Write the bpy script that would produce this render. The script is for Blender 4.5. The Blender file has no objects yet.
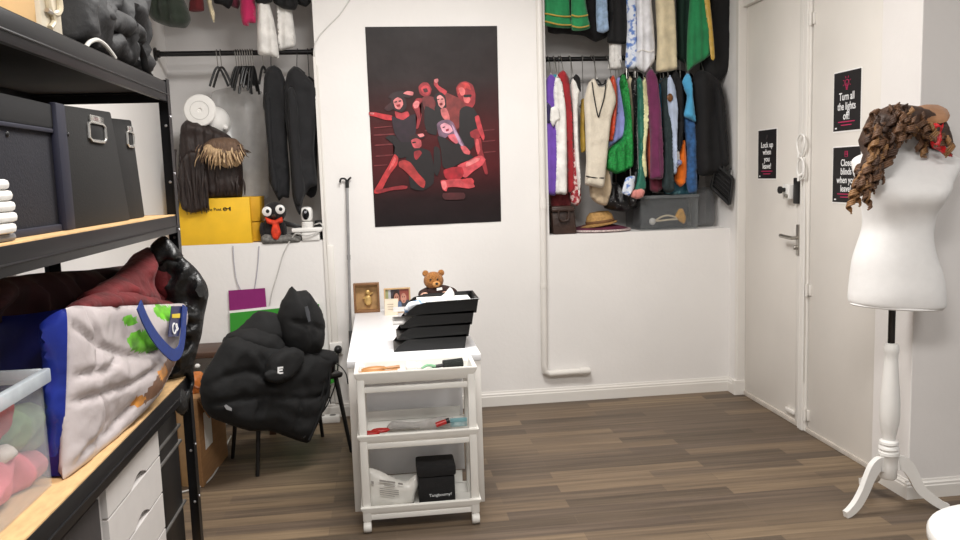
import bpy, bmesh, math, random
from mathutils import Vector, Matrix, noise, geometry
random.seed(7)
PI = math.pi
COL = bpy.context.scene.collection

# ---------------------------------------------------------------- materials
def lin(c):
    c /= 255.0
    return c/12.92 if c <= 0.04045 else ((c+0.055)/1.055)**2.4
def rgb(r, g, b): return (lin(r), lin(g), lin(b), 1.0)
MATS = {}
def mat(name, col, rough=0.6, metal=0.0, var=0.12, scale=14.0, bump=0.0, bscale=60.0, alpha=1.0, trans=0.0,
        sheen=0.0, emit=0.0, stretch=None, coat=0.0):
    """Principled material whose colour is varied by procedural noise."""
    if name in MATS: return MATS[name]
    m = bpy.data.materials.new(name); m.use_nodes = True
    nt = m.node_tree; b = nt.nodes['Principled BSDF']
    c = rgb(*col)
    b.inputs['Roughness'].default_value = rough
    b.inputs['Metallic'].default_value = metal
    b.inputs['Alpha'].default_value = alpha
    b.inputs['Transmission Weight'].default_value = trans
    b.inputs['Sheen Weight'].default_value = sheen
    b.inputs['Coat Weight'].default_value = coat
    tc = nt.nodes.new('ShaderNodeTexCoord')
    src = tc.outputs['Object']
    if stretch:
        mp = nt.nodes.new('ShaderNodeMapping'); mp.inputs['Scale'].default_value = stretch
        nt.links.new(src, mp.inputs['Vector']); src = mp.outputs['Vector']
    n = nt.nodes.new('ShaderNodeTexNoise'); n.inputs['Scale'].default_value = scale; n.inputs['Detail'].default_value = 4
    nt.links.new(src, n.inputs['Vector'])
    r = nt.nodes.new('ShaderNodeValToRGB')
    r.color_ramp.elements[0].position = 0.3; r.color_ramp.elements[1].position = 0.7
    r.color_ramp.elements[0].color = tuple(x*(1-var) for x in c[:3])+(1,)
    r.color_ramp.elements[1].color = tuple(min(1, x*(1+var)) for x in c[:3])+(1,)
    nt.links.new(n.outputs['Fac'], r.inputs['Fac'])
    nt.links.new(r.outputs['Color'], b.inputs['Base Color'])
    if bump > 0:
        n2 = nt.nodes.new('ShaderNodeTexNoise'); n2.inputs['Scale'].default_value = bscale; n2.inputs['Detail'].default_value = 5
        nt.links.new(src, n2.inputs['Vector'])
        bp = nt.nodes.new('ShaderNodeBump'); bp.inputs['Strength'].default_value = bump; bp.inputs['Distance'].default_value = 0.01
        nt.links.new(n2.outputs['Fac'], bp.inputs['Height']); nt.links.new(bp.outputs['Normal'], b.inputs['Normal'])
    if emit:
        b.inputs['Emission Strength'].default_value = emit; b.inputs['Emission Color'].default_value = c
    MATS[name] = m
    return m

def pattern_mat(name, col1, col2, scale, rough=0.7, thresh=0.5, kind='noise', metal=0.0):
    if name in MATS: return MATS[name]
    m = bpy.data.materials.new(name); m.use_nodes = True
    nt = m.node_tree; b = nt.nodes['Principled BSDF']; b.inputs['Roughness'].default_value = rough
    b.inputs['Metallic'].default_value = metal
    tc = nt.nodes.new('ShaderNodeTexCoord')
    if kind == 'voronoi':
        n = nt.nodes.new('ShaderNodeTexVoronoi'); out = n.outputs['Distance']
    elif kind == 'wave':
        n = nt.nodes.new('ShaderNodeTexWave'); n.bands_direction = 'X'; n.inputs['Distortion'].default_value = 1.0; out = n.outputs['Fac']
    else:
        n = nt.nodes.new('ShaderNodeTexNoise'); out = n.outputs['Fac']
    n.inputs['Scale'].default_value = scale
    nt.links.new(tc.outputs['Object'], n.inputs['Vector'])
    r = nt.nodes.new('ShaderNodeValToRGB')
    r.color_ramp.elements[0].position = max(0, thresh-0.06); r.color_ramp.elements[1].position = thresh+0.06
    r.color_ramp.elements[0].color = rgb(*col1); r.color_ramp.elements[1].color = rgb(*col2)
    nt.links.new(out, r.inputs['Fac']); nt.links.new(r.outputs['Color'], b.inputs['Base Color'])
    MATS[name] = m
    return m

# ---------------------------------------------------------------- object helpers
def woff(o):
    v = Vector((0, 0, 0))
    while o is not None:
        v += o.location; o = o.parent
    return v
def thing(name, label, cat, loc=(0, 0, 0), group=None):
    o = bpy.data.objects.new(name, None); COL.objects.link(o); o.location = loc
    o.empty_display_size = 0.05
    o['label'] = label; o['category'] = cat
    if group: o['group'] = group
    return o
def obj(name, bm, m, parent=None, smooth=True, label=None, sharp=40):
    me = bpy.data.meshes.new(name)
    if parent is not None:
        bmesh.ops.translate(bm, verts=bm.verts, vec=-woff(parent))
    bmesh.ops.recalc_face_normals(bm, faces=bm.faces)
    bm.to_mesh(me); bm.free()
    for mm in (m if isinstance(m, (list, tuple)) else [m]): me.materials.append(mm)
    if smooth:
        for p in me.polygons: p.use_smooth = True
        try: me.set_sharp_from_angle(angle=math.radians(sharp))
        except Exception: pass
    o = bpy.data.objects.new(name, me); COL.objects.link(o)
    if parent is not None: o.parent = parent
    if label: o['label'] = label
    return o
def tag(o, label, cat, group=None):
    o['label'] = label; o['category'] = cat
    if group: o['group'] = group
    return o
def struct(name, bm, m, smooth=False):
    o = obj(name, bm, m, None, smooth); o['kind'] = 'structure'; return o
def BM(): return bmesh.new()

def box(bm, a, b, bev=0.0, mi=0):
    x0, y0, z0 = [min(a[i], b[i]) for i in range(3)]; x1, y1, z1 = [max(a[i], b[i]) for i in range(3)]
    vs = [bm.verts.new(p) for p in ((x0,y0,z0),(x1,y0,z0),(x1,y1,z0),(x0,y1,z0),(x0,y0,z1),(x1,y0,z1),(x1,y1,z1),(x0,y1,z1))]
    fs = [bm.faces.new([vs[i] for i in q]) for q in ((0,3,2,1),(4,5,6,7),(0,1,5,4),(1,2,6,5),(2,3,7,6),(3,0,4,7))]
    for f in fs: f.material_index = mi
    if bev > 0:
        es = list({e for f in fs for e in f.edges})
        r = bmesh.ops.bevel(bm, geom=es, offset=bev, segments=2, affect='EDGES', profile=0.5)
        for f in r['faces']: f.material_index = mi
    return vs
def hexa(bm, bot, top, bev=0.0, mi=0):
    """solid from 4 bottom and 4 top points"""
    vs = [bm.verts.new(p) for p in list(bot)+list(top)]
    fs = [bm.faces.new([vs[i] for i in q]) for q in ((0,3,2,1),(4,5,6,7),(0,1,5,4),(1,2,6,5),(2,3,7,6),(3,0,4,7))]
    for f in fs: f.material_index = mi
    if bev > 0:
        es = list({e for f in fs for e in f.edges})
        bmesh.ops.bevel(bm, geom=es, offset=bev, segments=2, affect='EDGES', profile=0.5)
def catmull(pts, sub=6):
    P = [Vector(p) for p in pts]; out = []
    for i in range(len(P)-1):
        a = P[max(0, i-1)]; b = P[i]; c = P[i+1]; d = P[min(len(P)-1, i+2)]
        for k in range(sub):
            t = k/sub
            out.append(0.5*((2*b)+(c-a)*t+(2*a-5*b+4*c-d)*t*t+(3*b-a-3*c+d)*t**3))
    out.append(P[-1]); return out
def tube(bm, pts, r, seg=8, sub=0, taper=None, mi=0, flat=1.0):
    P = catmull(pts, sub) if sub else [Vector(p) for p in pts]
    n = len(P); rings = []
    up = Vector((0.13, 0.31, 0.94)).normalized()
    prev = None
    for i in range(n):
        t = (P[min(i+1, n-1)]-P[max(i-1, 0)])
        if t.length < 1e-9: t = Vector((0, 0, 1))
        t.normalize()
        if prev is None:
            a = t.cross(up)
            if a.length < 0.1: a = t.cross(Vector((1, 0, 0)))
        else:
            a = prev-t*prev.dot(t)
        a.normalize(); prev = a; b = t.cross(a)
        rr = r if taper is None else r*taper(i/(n-1))
        rings.append([bm.verts.new(P[i]+a*(rr*math.cos(2*PI*k/seg))+b*(rr*flat*math.sin(2*PI*k/seg))) for k in range(seg)])
    for i in range(n-1):
        for k in range(seg):
            f = bm.faces.new((rings[i][k], rings[i][(k+1) % seg], rings[i+1][(k+1) % seg], rings[i+1][k])); f.material_index = mi
    f = bm.faces.new(list(reversed(rings[0]))); f.material_index = mi
    f = bm.faces.new(rings[-1]); f.material_index = mi
def lathe(bm, prof, c, seg=28, axis='Z', sx=1.0, sy=1.0, mi=0):
    """profile of (radius, height); c the base centre"""
    rings = []
    for r, h in prof:
        ring = []
        for k in range(seg):
            a = 2*PI*k/seg
            u, v = r*sx*math.cos(a), r*sy*math.sin(a)
            if axis == 'Z': p = (c[0]+u, c[1]+v, c[2]+h)
            elif axis == 'Y': p = (c[0]+u, c[1]+h, c[2]+v)
            else: p = (c[0]+h, c[1]+u, c[2]+v)
            ring.append(bm.verts.new(p))
        rings.append(ring)
    for i in range(len(rings)-1):
        for k in range(seg):
            f = bm.faces.new((rings[i][k], rings[i][(k+1) % seg], rings[i+1][(k+1) % seg], rings[i+1][k])); f.material_index = mi
    f = bm.faces.new(list(reversed(rings[0]))); f.material_index = mi
    f = bm.faces.new(rings[-1]); f.material_index = mi
def ell(bm, c, r, seg=20, rings=12, mat3=None, mi=0):
    g = bmesh.ops.create_uvsphere(bm, u_segments=seg, v_segments=rings, radius=1.0)
    for v in g['verts']:
        p = Vector((v.co.x*r[0], v.co.y*r[1], v.co.z*r[2]))
        if mat3: p = mat3 @ p
        v.co = p+Vector(c)
        for f in v.link_faces: f.material_index = mi
    return g['verts']
def frame_of(N):
    N = Vector(N).normalized(); U = N.cross(Vector((0, 0, 1))).normalized()*-1
    V = N.cross(U)*-1
    if V.z < 0: V = -V
    return U, V, N
def flatpoly(bm, pts, thick=0.002, N=(0, -1, 0), mi=0):
    """thin solid slab from a planar outline"""
    N = Vector(N).normalized()
    a = [bm.verts.new(Vector(p)+N*thick) for p in pts]; b = [bm.verts.new(Vector(p)) for p in pts]
    fs = [bm.faces.new(a), bm.faces.new(list(reversed(b)))]
    n = len(pts)
    for i in range(n): fs.append(bm.faces.new((a[i], b[i], b[(i+1) % n], a[(i+1) % n])))
    for f in fs: f.material_index = mi
def inpoly(x, y, P):
    c = False; j = len(P)-1
    for i in range(len(P)):
        if (P[i][1] > y) != (P[j][1] > y) and x < (P[j][0]-P[i][0])*(y-P[i][1])/(P[j][1]-P[i][1])+P[i][0]: c = not c
        j = i
    return c
def segd(x, y, P):
    d = 1e9; j = len(P)-1
    for i in range(len(P)):
        ax, ay = P[j]; bx, by = P[i]; j = i
        dx, dy = bx-ax, by-ay; l = dx*dx+dy*dy
        t = 0 if l == 0 else max(0, min(1, ((x-ax)*dx+(y-ay)*dy)/l))
        d = min(d, math.hypot(x-ax-t*dx, y-ay-t*dy))
    return d
def polyd(x, y, L):
    d = 1e9
    for i in range(len(L)-1):
        ax, ay = L[i]; bx, by = L[i+1]; dx, dy = bx-ax, by-ay; l = dx*dx+dy*dy
        t = 0 if l == 0 else max(0, min(1, ((x-ax)*dx+(y-ay)*dy)/l)); d = min(d, math.hypot(x-ax-t*dx, y-ay-t*dy))
    return d
def puff(bm, pts, tf=0.05, tb=None, edge=0.05, res=0.02, N=(0, -1, 0), pleat=0.0, pfreq=60.0, rough=0.0, rscale=8.0,
         smooth=True, seed=0, mi=0, crease=0.0, shear=None, seams=None, sw=0.014, sd=0.018):
    """inflated cloth-like solid from a planar outline: tf bulge towards N, tb away from it"""
    if tb is None: tb = tf
    U, V, N = frame_of(N)
    P3 = [Vector(p) for p in pts]; w0 = sum(p.dot(N) for p in P3)/len(P3)
    P2 = [(p.dot(U), p.dot(V)) for p in P3]
    if smooth:                                    # round the outline
        Q = []
        n = len(P2)
        for i in range(n):
            a = P2[(i-1) % n]; b = P2[i]; c = P2[(i+1) % n]; d = P2[(i+2) % n]
            m = max(1, int(math.hypot(c[0]-b[0], c[1]-b[1])/res))
            for k in range(m):
                t = k/m; pt = []
                for q in (0, 1):
                    cr = 0.5*((2*b[q])+(c[q]-a[q])*t+(2*a[q]-5*b[q]+4*c[q]-d[q])*t*t+(3*b[q]-a[q]-3*c[q]+d[q])*t**3)
                    li = b[q]+(c[q]-b[q])*t
                    pt.append(0.5*cr+0.5*li)
                Q.append(tuple(pt))
        B = Q
    else:
        B = []
        n = len(P2)
        for i in range(n):
            b = P2[i]; c = P2[(i+1) % n]; m = max(1, int(math.hypot(c[0]-b[0], c[1]-b[1])/res))
            for k in range(m): t = k/m; B.append((b[0]+(c[0]-b[0])*t, b[1]+(c[1]-b[1])*t))
    x0 = min(p[0] for p in B); x1 = max(p[0] for p in B); y0 = min(p[1] for p in B); y1 = max(p[1] for p in B)
    pts2 = [Vector(p) for p in B]; nb = len(B)
    rs = random.Random(seed+11)
    r_ = min(res, max(0.004, (x1-x0)/5))
    yy = y0
    row = 0
    while yy < y1:
        xx = x0+(row % 2)*r_*0.5
        while xx < x1:
            px, py = xx+rs.uniform(-.12, .12)*r_, yy+rs.uniform(-.12, .12)*r_
            if inpoly(px, py, B) and segd(px, py, B) > r_*0.45: pts2.append(Vector((px, py)))
            xx += r_
        yy += r_*0.87*(1.0 if (x1-x0) > 0.05 else 1.6); row += 1
    res_ = geometry.delaunay_2d_cdt(pts2, [(i, (i+1) % nb) for i in range(nb)], [], 1, 1e-6)
    vv, faces = res_[0], res_[2]
    SE = [[(Vector(p).dot(U), Vector(p).dot(V)) for p in L] for L in (seams or [])]
    front = []; back = []
    off = seed*3.7
    for v in vv:
        x, y = v.x, v.y
        d = segd(x, y, B); t = min(1.0, d/edge); pr = math.sqrt(max(0, 1-(1-t)**2))
        h = pr
        nz = 0.0
        if pleat: nz += pleat*math.sin(x*pfreq+off+2.0*noise.noise((x*2+off, y*2.2, 1.3)))*(0.6+0.6*noise.noise((x*3, y*1.5+off, 4.1)))
        if rough: nz += rough*noise.fractal((x*rscale+off, y*rscale, off*.3), 0.9, 2.1, 4)
        if crease: nz += crease*(0.5-abs(noise.noise((x*rscale*.7+off, y*rscale*.7, 9.1)))*2.2)
        if seams:
            dm = min(polyd(x, y, L) for L in SE)
            if dm < sw*3: nz -= sd*math.exp(-(dm/sw)**2)
        sh = 0.0 if shear is None else shear(x, y)
        base = U*x+V*y+N*(w0+sh)
        if d < 1e-5:
            q = bm.verts.new(base+N*nz*0.25); front.append(q); back.append(q)
        else:
            front.append(bm.verts.new(base+N*(tf*h+nz*min(1, t*1.5+.15)))); back.append(bm.verts.new(base-N*(tb*h-nz*min(1, t*1.5)*0.5)))
    for f in faces:
        try: q = bm.faces.new([front[i] for i in f]); q.material_index = mi
        except ValueError: pass
        if all(front[i] is back[i] for i in f): continue
        try: q = bm.faces.new([back[i] for i in reversed(f)]); q.material_index = mi
        except ValueError: pass
def P1(name, m, parent, *a, **k):
    """one puff part"""
    sm = k.pop('label', None)
    bm = BM(); puff(bm, *a, **k); return obj(name, bm, m, parent, label=sm, sharp=75)
def text_bm(s, size, origin, U, V, N, depth=0.001, bold=0.0, align='CENTER', width=None, sxy=1.0, leading=1.0):
    """lettering as a mesh placed with its axes along U (reading direction) and V (up)"""
    cu = bpy.data.curves.new('lettering', 'FONT'); cu.body = s; cu.size = size; cu.align_x = align; cu.align_y = 'CENTER'
    cu.extrude = depth; cu.offset = bold; cu.space_line = leading
    o = bpy.data.objects.new('lettering', cu); COL.objects.link(o)
    bpy.context.view_layer.update()
    me = bpy.data.meshes.new_from_object(o.evaluated_get(bpy.context.evaluated_depsgraph_get()))
    bpy.data.objects.remove(o); bpy.data.curves.remove(cu)
    bm = BM(); bm.from_mesh(me); bpy.data.meshes.remove(me)
    if width:
        w = max(v.co.x for v in bm.verts)-min(v.co.x for v in bm.verts); sxy = width/w if w > 0 else 1
    U, V, N, O = Vector(U), Vector(V), Vector(N), Vector(origin)
    for v in bm.verts: v.co = O+U*(v.co.x*sxy)+V*v.co.y+N*v.co.z
    return bm
def merge(a, b, mi=0):
    """append bmesh b to a"""
    m = {}
    for v in b.verts: m[v] = a.verts.new(v.co)
    for f in b.faces:
        try: q = a.faces.new([m[v] for v in f.verts]); q.material_index = mi
        except ValueError: pass
    b.free()
def rot_about(bm, c, ang, axis='Z'):
    bmesh.ops.rotate(bm, verts=bm.verts, cent=c, matrix=Matrix.Rotation(ang, 3, axis))

# ================================================================ THE ROOM
# x to the right, y away from the camera, z up; the wall with the poster is y = 0
XL, XR, NB = -1.33, 2.285, 0.40          # left wall, right wall of the recess, recess depth
XD = 2.335                               # plane of the door wall
CEIL = 3.05
def wall_material(name, col, dirt=0.0):
    m = mat(name, col, rough=0.75, var=0.025, scale=2.2, bump=0.12, bscale=35)
    return m
M_wall = wall_material('white_wall_paint', (233, 230, 227))
M_white_gloss = mat('white_gloss_paint', (226, 222, 216), rough=0.42, var=0.03, scale=3, bump=0.06, bscale=18)
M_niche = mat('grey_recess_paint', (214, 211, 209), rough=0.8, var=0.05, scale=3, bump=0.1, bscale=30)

def floor_material():
    m = bpy.data.materials.new('wood_plank_floor'); m.use_nodes = True
    nt = m.node_tree; b = nt.nodes['Principled BSDF']; L = nt.links
    tc = nt.nodes.new('ShaderNodeTexCoord')
    br = nt.nodes.new('ShaderNodeTexBrick'); br.offset = 0.37; br.offset_frequency = 2; br.squash = 1.0
    br.inputs['Color1'].default_value = (0, 0, 0, 1); br.inputs['Color2'].default_value = (1, 1, 1, 1)
    br.inputs['Mortar'].default_value = (0.45, 0.45, 0.45, 1)
    br.inputs['Scale'].default_value = 1.0; br.inputs['Mortar Size'].default_value = 0.0012
    br.inputs['Brick Width'].default_value = 0.78; br.inputs['Row Height'].default_value = 0.088
    L.new(tc.outputs['Object'], br.inputs['Vector'])
    r = nt.nodes.new('ShaderNodeValToRGB'); e = r.color_ramp.elements
    e[0].position = 0.0; e[0].color = rgb(90, 78, 66); e[1].position = 1.0; e[1].color = rgb(128, 111, 91)
    k = r.color_ramp.elements.new(0.5); k.color = rgb(104, 90, 76)
    k = r.color_ramp.elements.new(0.25); k.color = rgb(98, 85, 74)
    k = r.color_ramp.elements.new(0.78); k.color = rgb(115, 99, 82)
    L.new(br.outputs['Color'], r.inputs['Fac'])
    mp = nt.nodes.new('ShaderNodeMapping'); mp.inputs['Scale'].default_value = (1.3, 34, 1)
    L.new(tc.outputs['Object'], mp.inputs['Vector'])
    n = nt.nodes.new('ShaderNodeTexNoise'); n.inputs['Scale'].default_value = 1.0; n.inputs['Detail'].default_value = 6; n.inputs['Roughness'].default_value = 0.6
    L.new(mp.outputs['Vector'], n.inputs['Vector'])
    r2 = nt.nodes.new('ShaderNodeValToRGB'); r2.color_ramp.elements[0].position = 0.3; r2.color_ramp.elements[1].position = 0.72
    r2.color_ramp.elements[0].color = (0.6, 0.58, 0.56, 1); r2.color_ramp.elements[1].color = (1.3, 1.27, 1.2, 1)
    L.new(n.outputs['Fac'], r2.inputs['Fac'])
    mx = nt.nodes.new('ShaderNodeMix'); mx.data_type = 'RGBA'; mx.blend_type = 'MULTIPLY'; mx.inputs['Factor'].default_value = 1.0
    L.new(r.outputs['Color'], mx.inputs['A']); L.new(r2.outputs['Color'], mx.inputs['B'])
    L.new(mx.outputs['Result'], b.inputs['Base Color'])
    b.inputs['Roughness'].default_value = 0.5; b.inputs['Specular IOR Level'].default_value = 0.3
    bp = nt.nodes.new('ShaderNodeBump'); bp.inputs['Strength'].default_value = 0.15; bp.inputs['Distance'].default_value = 0.004
    L.new(n.outputs['Fac'], bp.inputs['Height']); L.new(bp.outputs['Normal'], b.inputs['Normal'])
    return m
bm = BM(); box(bm, (-2.6, -6.2, -0.08), (4.2, NB+0.1, 0.0)); struct('floor', bm, floor_material())
bm = BM(); box(bm, (-2.6, -6.2, CEIL), (4.2, NB+0.1, CEIL+0.08)); struct('ceiling', bm, mat('ceiling_paint', (236, 235, 232), rough=0.9, var=0.02))

PX0, PX1 = -0.362, 1.066                 # pier between the two recesses
SH = 1.115                               # height of the parapet under the recesses
bm = BM(); box(bm, (PX0, 0, 0), (PX1, NB+0.1, CEIL)); struct('wall_back', bm, M_wall)                                  # pier carrying the poster
bm = BM(); box(bm, (XL-0.1, 0.0, 0), (PX0, NB+0.1, SH+0.02)); struct('wall_parapet_left', bm, M_wall)
bm = BM(); box(bm, (PX1, 0.0, 0), (XR+0.2, NB+0.1, SH-0.01)); struct('wall_parapet_right', bm, M_wall)
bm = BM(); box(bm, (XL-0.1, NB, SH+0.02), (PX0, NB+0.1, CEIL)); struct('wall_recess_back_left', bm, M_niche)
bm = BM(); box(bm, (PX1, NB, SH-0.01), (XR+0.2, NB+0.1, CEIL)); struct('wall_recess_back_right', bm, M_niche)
bm = BM(); box(bm, (XL-0.12, -6.2, 0), (XL, NB+0.1, CEIL)); struct('wall_left', bm, M_wall)
bm = BM(); box(bm, (XR, -0.1, 0), (XR+0.3, NB+0.1, CEIL)); struct('wall_recess_right', bm, M_wall)
bm = BM()
box(bm, (XD+0.03, -1.62, 0), (XD+0.25, -0.1, CEIL))
struct('wall_right', bm, M_wall)
CY, CX = -1.875, 2.285                   # corner of the chimney breast on the right
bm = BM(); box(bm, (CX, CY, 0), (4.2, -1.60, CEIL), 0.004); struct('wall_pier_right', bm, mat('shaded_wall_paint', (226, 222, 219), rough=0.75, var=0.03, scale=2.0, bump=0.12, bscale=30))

# skirting boards with a stepped top
def skirting(name, a, b, n, h=0.095, t=0.016):
    """board along a-b (2-D), n points into the room"""
    bm = BM(); a = Vector((a[0], a[1], 0)); b = Vector((b[0], b[1], 0)); n = Vector((n[0], n[1], 0))
    prof = [(0, 0), (t, 0), (t, h*0.66), (t*0.8, h*0.72), (t*0.8, h*0.82), (t*0.45, h*0.9), (t*0.3, h), (0, h)]
    A = [bm.verts.new(a+n*p[0]+Vector((0, 0, p[1]))) for p in prof]; B = [bm.verts.new(b+n*p[0]+Vector((0, 0, p[1]))) for p in prof]
    for i in range(len(prof)):
        j = (i+1) % len(prof); bm.faces.new((A[i], A[j], B[j], B[i]))
    bm.faces.new(A); bm.faces.new(list(reversed(B)))
    return struct(name, bm, M_white_gloss)
skirting('baseboard_back', (XL, 0), (XR, 0), (0, -1))
skirting('baseboard_right', (XR, 0), (XR, -0.1), (-1, 0))
skirting('baseboard_pier_side', (CX, -1.62), (CX, CY-0.0005), (-1, 0), h=0.085)
skirting('baseboard_pier_front', (CX-0.016, CY), (4.2, CY), (0, -1), h=0.085)

# door casing: the narrow face towards the camera, the lintel and the post between the two leaves
bm = BM(); box(bm, (XR-0.003, -0.128, 0), (XD+0.03, -0.09, 2.62), 0.004); box(bm, (XR-0.02, -0.132, 0), (XD+0.006, -0.088, 0.1), 0.003)
struct('trim_1', bm, M_white_gloss)
bm = BM(); box(bm, (XD-0.03, -0.93, 2.5), (XD+0.03, -0.128, 2.56), 0.006); box(bm, (XD-0.045, -0.95, 2.55), (XD+0.03, -0.128, 2.575), 0.004)
struct('trim_2', bm, M_white_gloss)
bm = BM(); box(bm, (XD-0.014, -0.925, 0), (XD+0.03, -0.83, 2.5), 0.006); box(bm, (XD-0.026, -0.912, 0), (XD, -0.868, 2.5), 0.008); box(bm, (XD-0.02, -0.86, 0), (XD, -0.845, 2.5), 0.004)
struct('trim_3', bm, M_white_gloss)
bm = BM(); box(bm, (XD-0.012, -1.62, 0), (XD+0.03, -1.575, CEIL), 0.004); struct('trim_4', bm, M_white_gloss)
# closed door leaf with the lever handle
M_door = mat('door_paint', (224, 219, 212), rough=0.45, var=0.035, scale=2.5, bump=0.08, bscale=14)
d1 = bpy.data.objects.new('door_1', None); COL.objects.link(d1); d1.location = (XD, -0.46, 0); d1['kind'] = 'structure'
bm = BM(); box(bm, (XD, -0.80, 0.03), (XD+0.03, -0.132, 2.5), 0.004); obj('door_leaf', bm, M_door, d1)
bm = BM(); box(bm, (XD-0.010, -0.835, 0.03), (XD+0.03, -0.80, 2.5), 0.004); obj('door_edge_strip', bm, M_white_gloss, d1)
bm = BM(); box(bm, (XD-0.008, -0.93, 0.0), (XD+0.03, -0.132, 0.03), 0.003); obj('threshold', bm, mat('worn_sill', (196, 188, 178), rough=0.7, var=0.15, scale=12), d1)
bm = BM(); box(bm, (XD-0.02, -0.80, 0.06), (XD+0.0, -0.70, 0.085), 0.006); obj('kick_bracket', bm, M_white_gloss, d1)
M_steel = mat('brushed_steel', (176, 172, 165), rough=0.35, metal=0.9, var=0.05)
hc = (2.320,-0.832,1.096)
hy, hz = -0.817, hc[2]
bm = BM(); box(bm, (XD-0.018, hy-0.017, hz-0.10), (XD-0.008, hy+0.017, hz+0.075), 0.004)
hp = obj('handle_plate', bm, M_steel, d1)
bm = BM()
tube(bm, [(XD-0.015, hy, hz), (XD-0.055, hy, hz)], 0.010, 10)
tube(bm, [(XD-0.052, hy-0.006, hz), (XD-0.056, hy+0.05, hz+0.002), (XD-0.054, hy+0.125, hz+0.006)], 0.0095, 10, sub=4, flat=1.2)
obj('lever', bm, M_steel, hp)
bm = BM(); lathe(bm, [(0.012, 0), (0.012, -0.02), (0.008, -0.024)], (XD-0.016, hy, hz-0.055), 14, axis='X'); obj('lock_cylinder', bm, M_steel, hp)
# second leaf, hinged on the post
d2 = bpy.data.objects.new('door_2', None); COL.objects.link(d2); d2.location = (XD, -1.25, 0); d2['kind'] = 'structure'
bm = BM(); box(bm, (XD-0.004, -1.575, 0.025), (XD+0.03, -0.93, CEIL), 0.003); obj('door_leaf', bm, M_door, d2)
bm = BM(); box(bm, (XD-0.012, -1.62, 0), (XD+0.03, -0.925, 0.025), 0.003); obj('threshold', bm, MATS['worn_sill'], d2)
for py in (291, 418, 20):
    q = (2.320,-0.967,0.814) if py == 291 else ((2.320,-0.989,0.101) if py == 418 else (2.320,-0.893,2.276))
    bm = BM()
    tube(bm, [(XD-0.02, -0.93, q[2]-0.035), (XD-0.02, -0.93, q[2]+0.035)], 0.008, 10)
    box(bm, (XD-0.012, -0.955, q[2]-0.03), (XD-0.003, -0.93, q[2]+0.03), 0.001)
    obj('hinge', bm, M_white_gloss, d2)

# ================================================================ CAMERA AND LIGHT
cam = bpy.data.objects.new('camera', bpy.data.cameras.new('camera')); COL.objects.link(cam)
cam.data.sensor_width = 36.0; cam.data.lens = 30.053; cam.data.clip_start = 0.02
r_, u_, b_ = [Vector(v) for v in [[0.991957, -0.12238, -0.032316], [0.046113, 0.111645, 0.992678], [-0.117876, -0.986184, 0.11639]]]
M = Matrix((r_, u_, b_)).transposed().to_4x4(); M.translation = Vector((0, -5.0784, 1.5)); cam.matrix_world = M
bpy.context.scene.camera = cam
def area(name, loc, size, power, rot=(0, 0, 0), col=(1, 0.975, 0.945), sy=None):
    l = bpy.data.lights.new(name, 'AREA'); l.energy = power; l.color = col; l.size = size
    if sy: l.shape = 'RECTANGLE'; l.size_y = sy
    o = bpy.data.objects.new(name, l); COL.objects.link(o); o.location = loc; o.rotation_euler = rot; return o
area('ceiling_lamp', (0.35, -1.75, CEIL-0.03), 1.0, 78, sy=0.6)
area('ceiling_lamp', (0.2, -4.3, CEIL-0.03), 1.2, 84, sy=0.6)
area('ceiling_lamp', (2.6, -4.2, CEIL-0.03), 1.0, 30, sy=0.6)
w = bpy.data.worlds.new('world'); bpy.context.scene.world = w; w.use_nodes = True
w.node_tree.nodes['Background'].inputs['Color'].default_value = (1.0, 0.985, 0.97, 1)
w.node_tree.nodes['Background'].inputs['Strength'].default_value = 0.32
vs = bpy.context.scene.view_settings; vs.view_transform = 'Standard'; vs.look = 'None'; vs.exposure = 0.0

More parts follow.
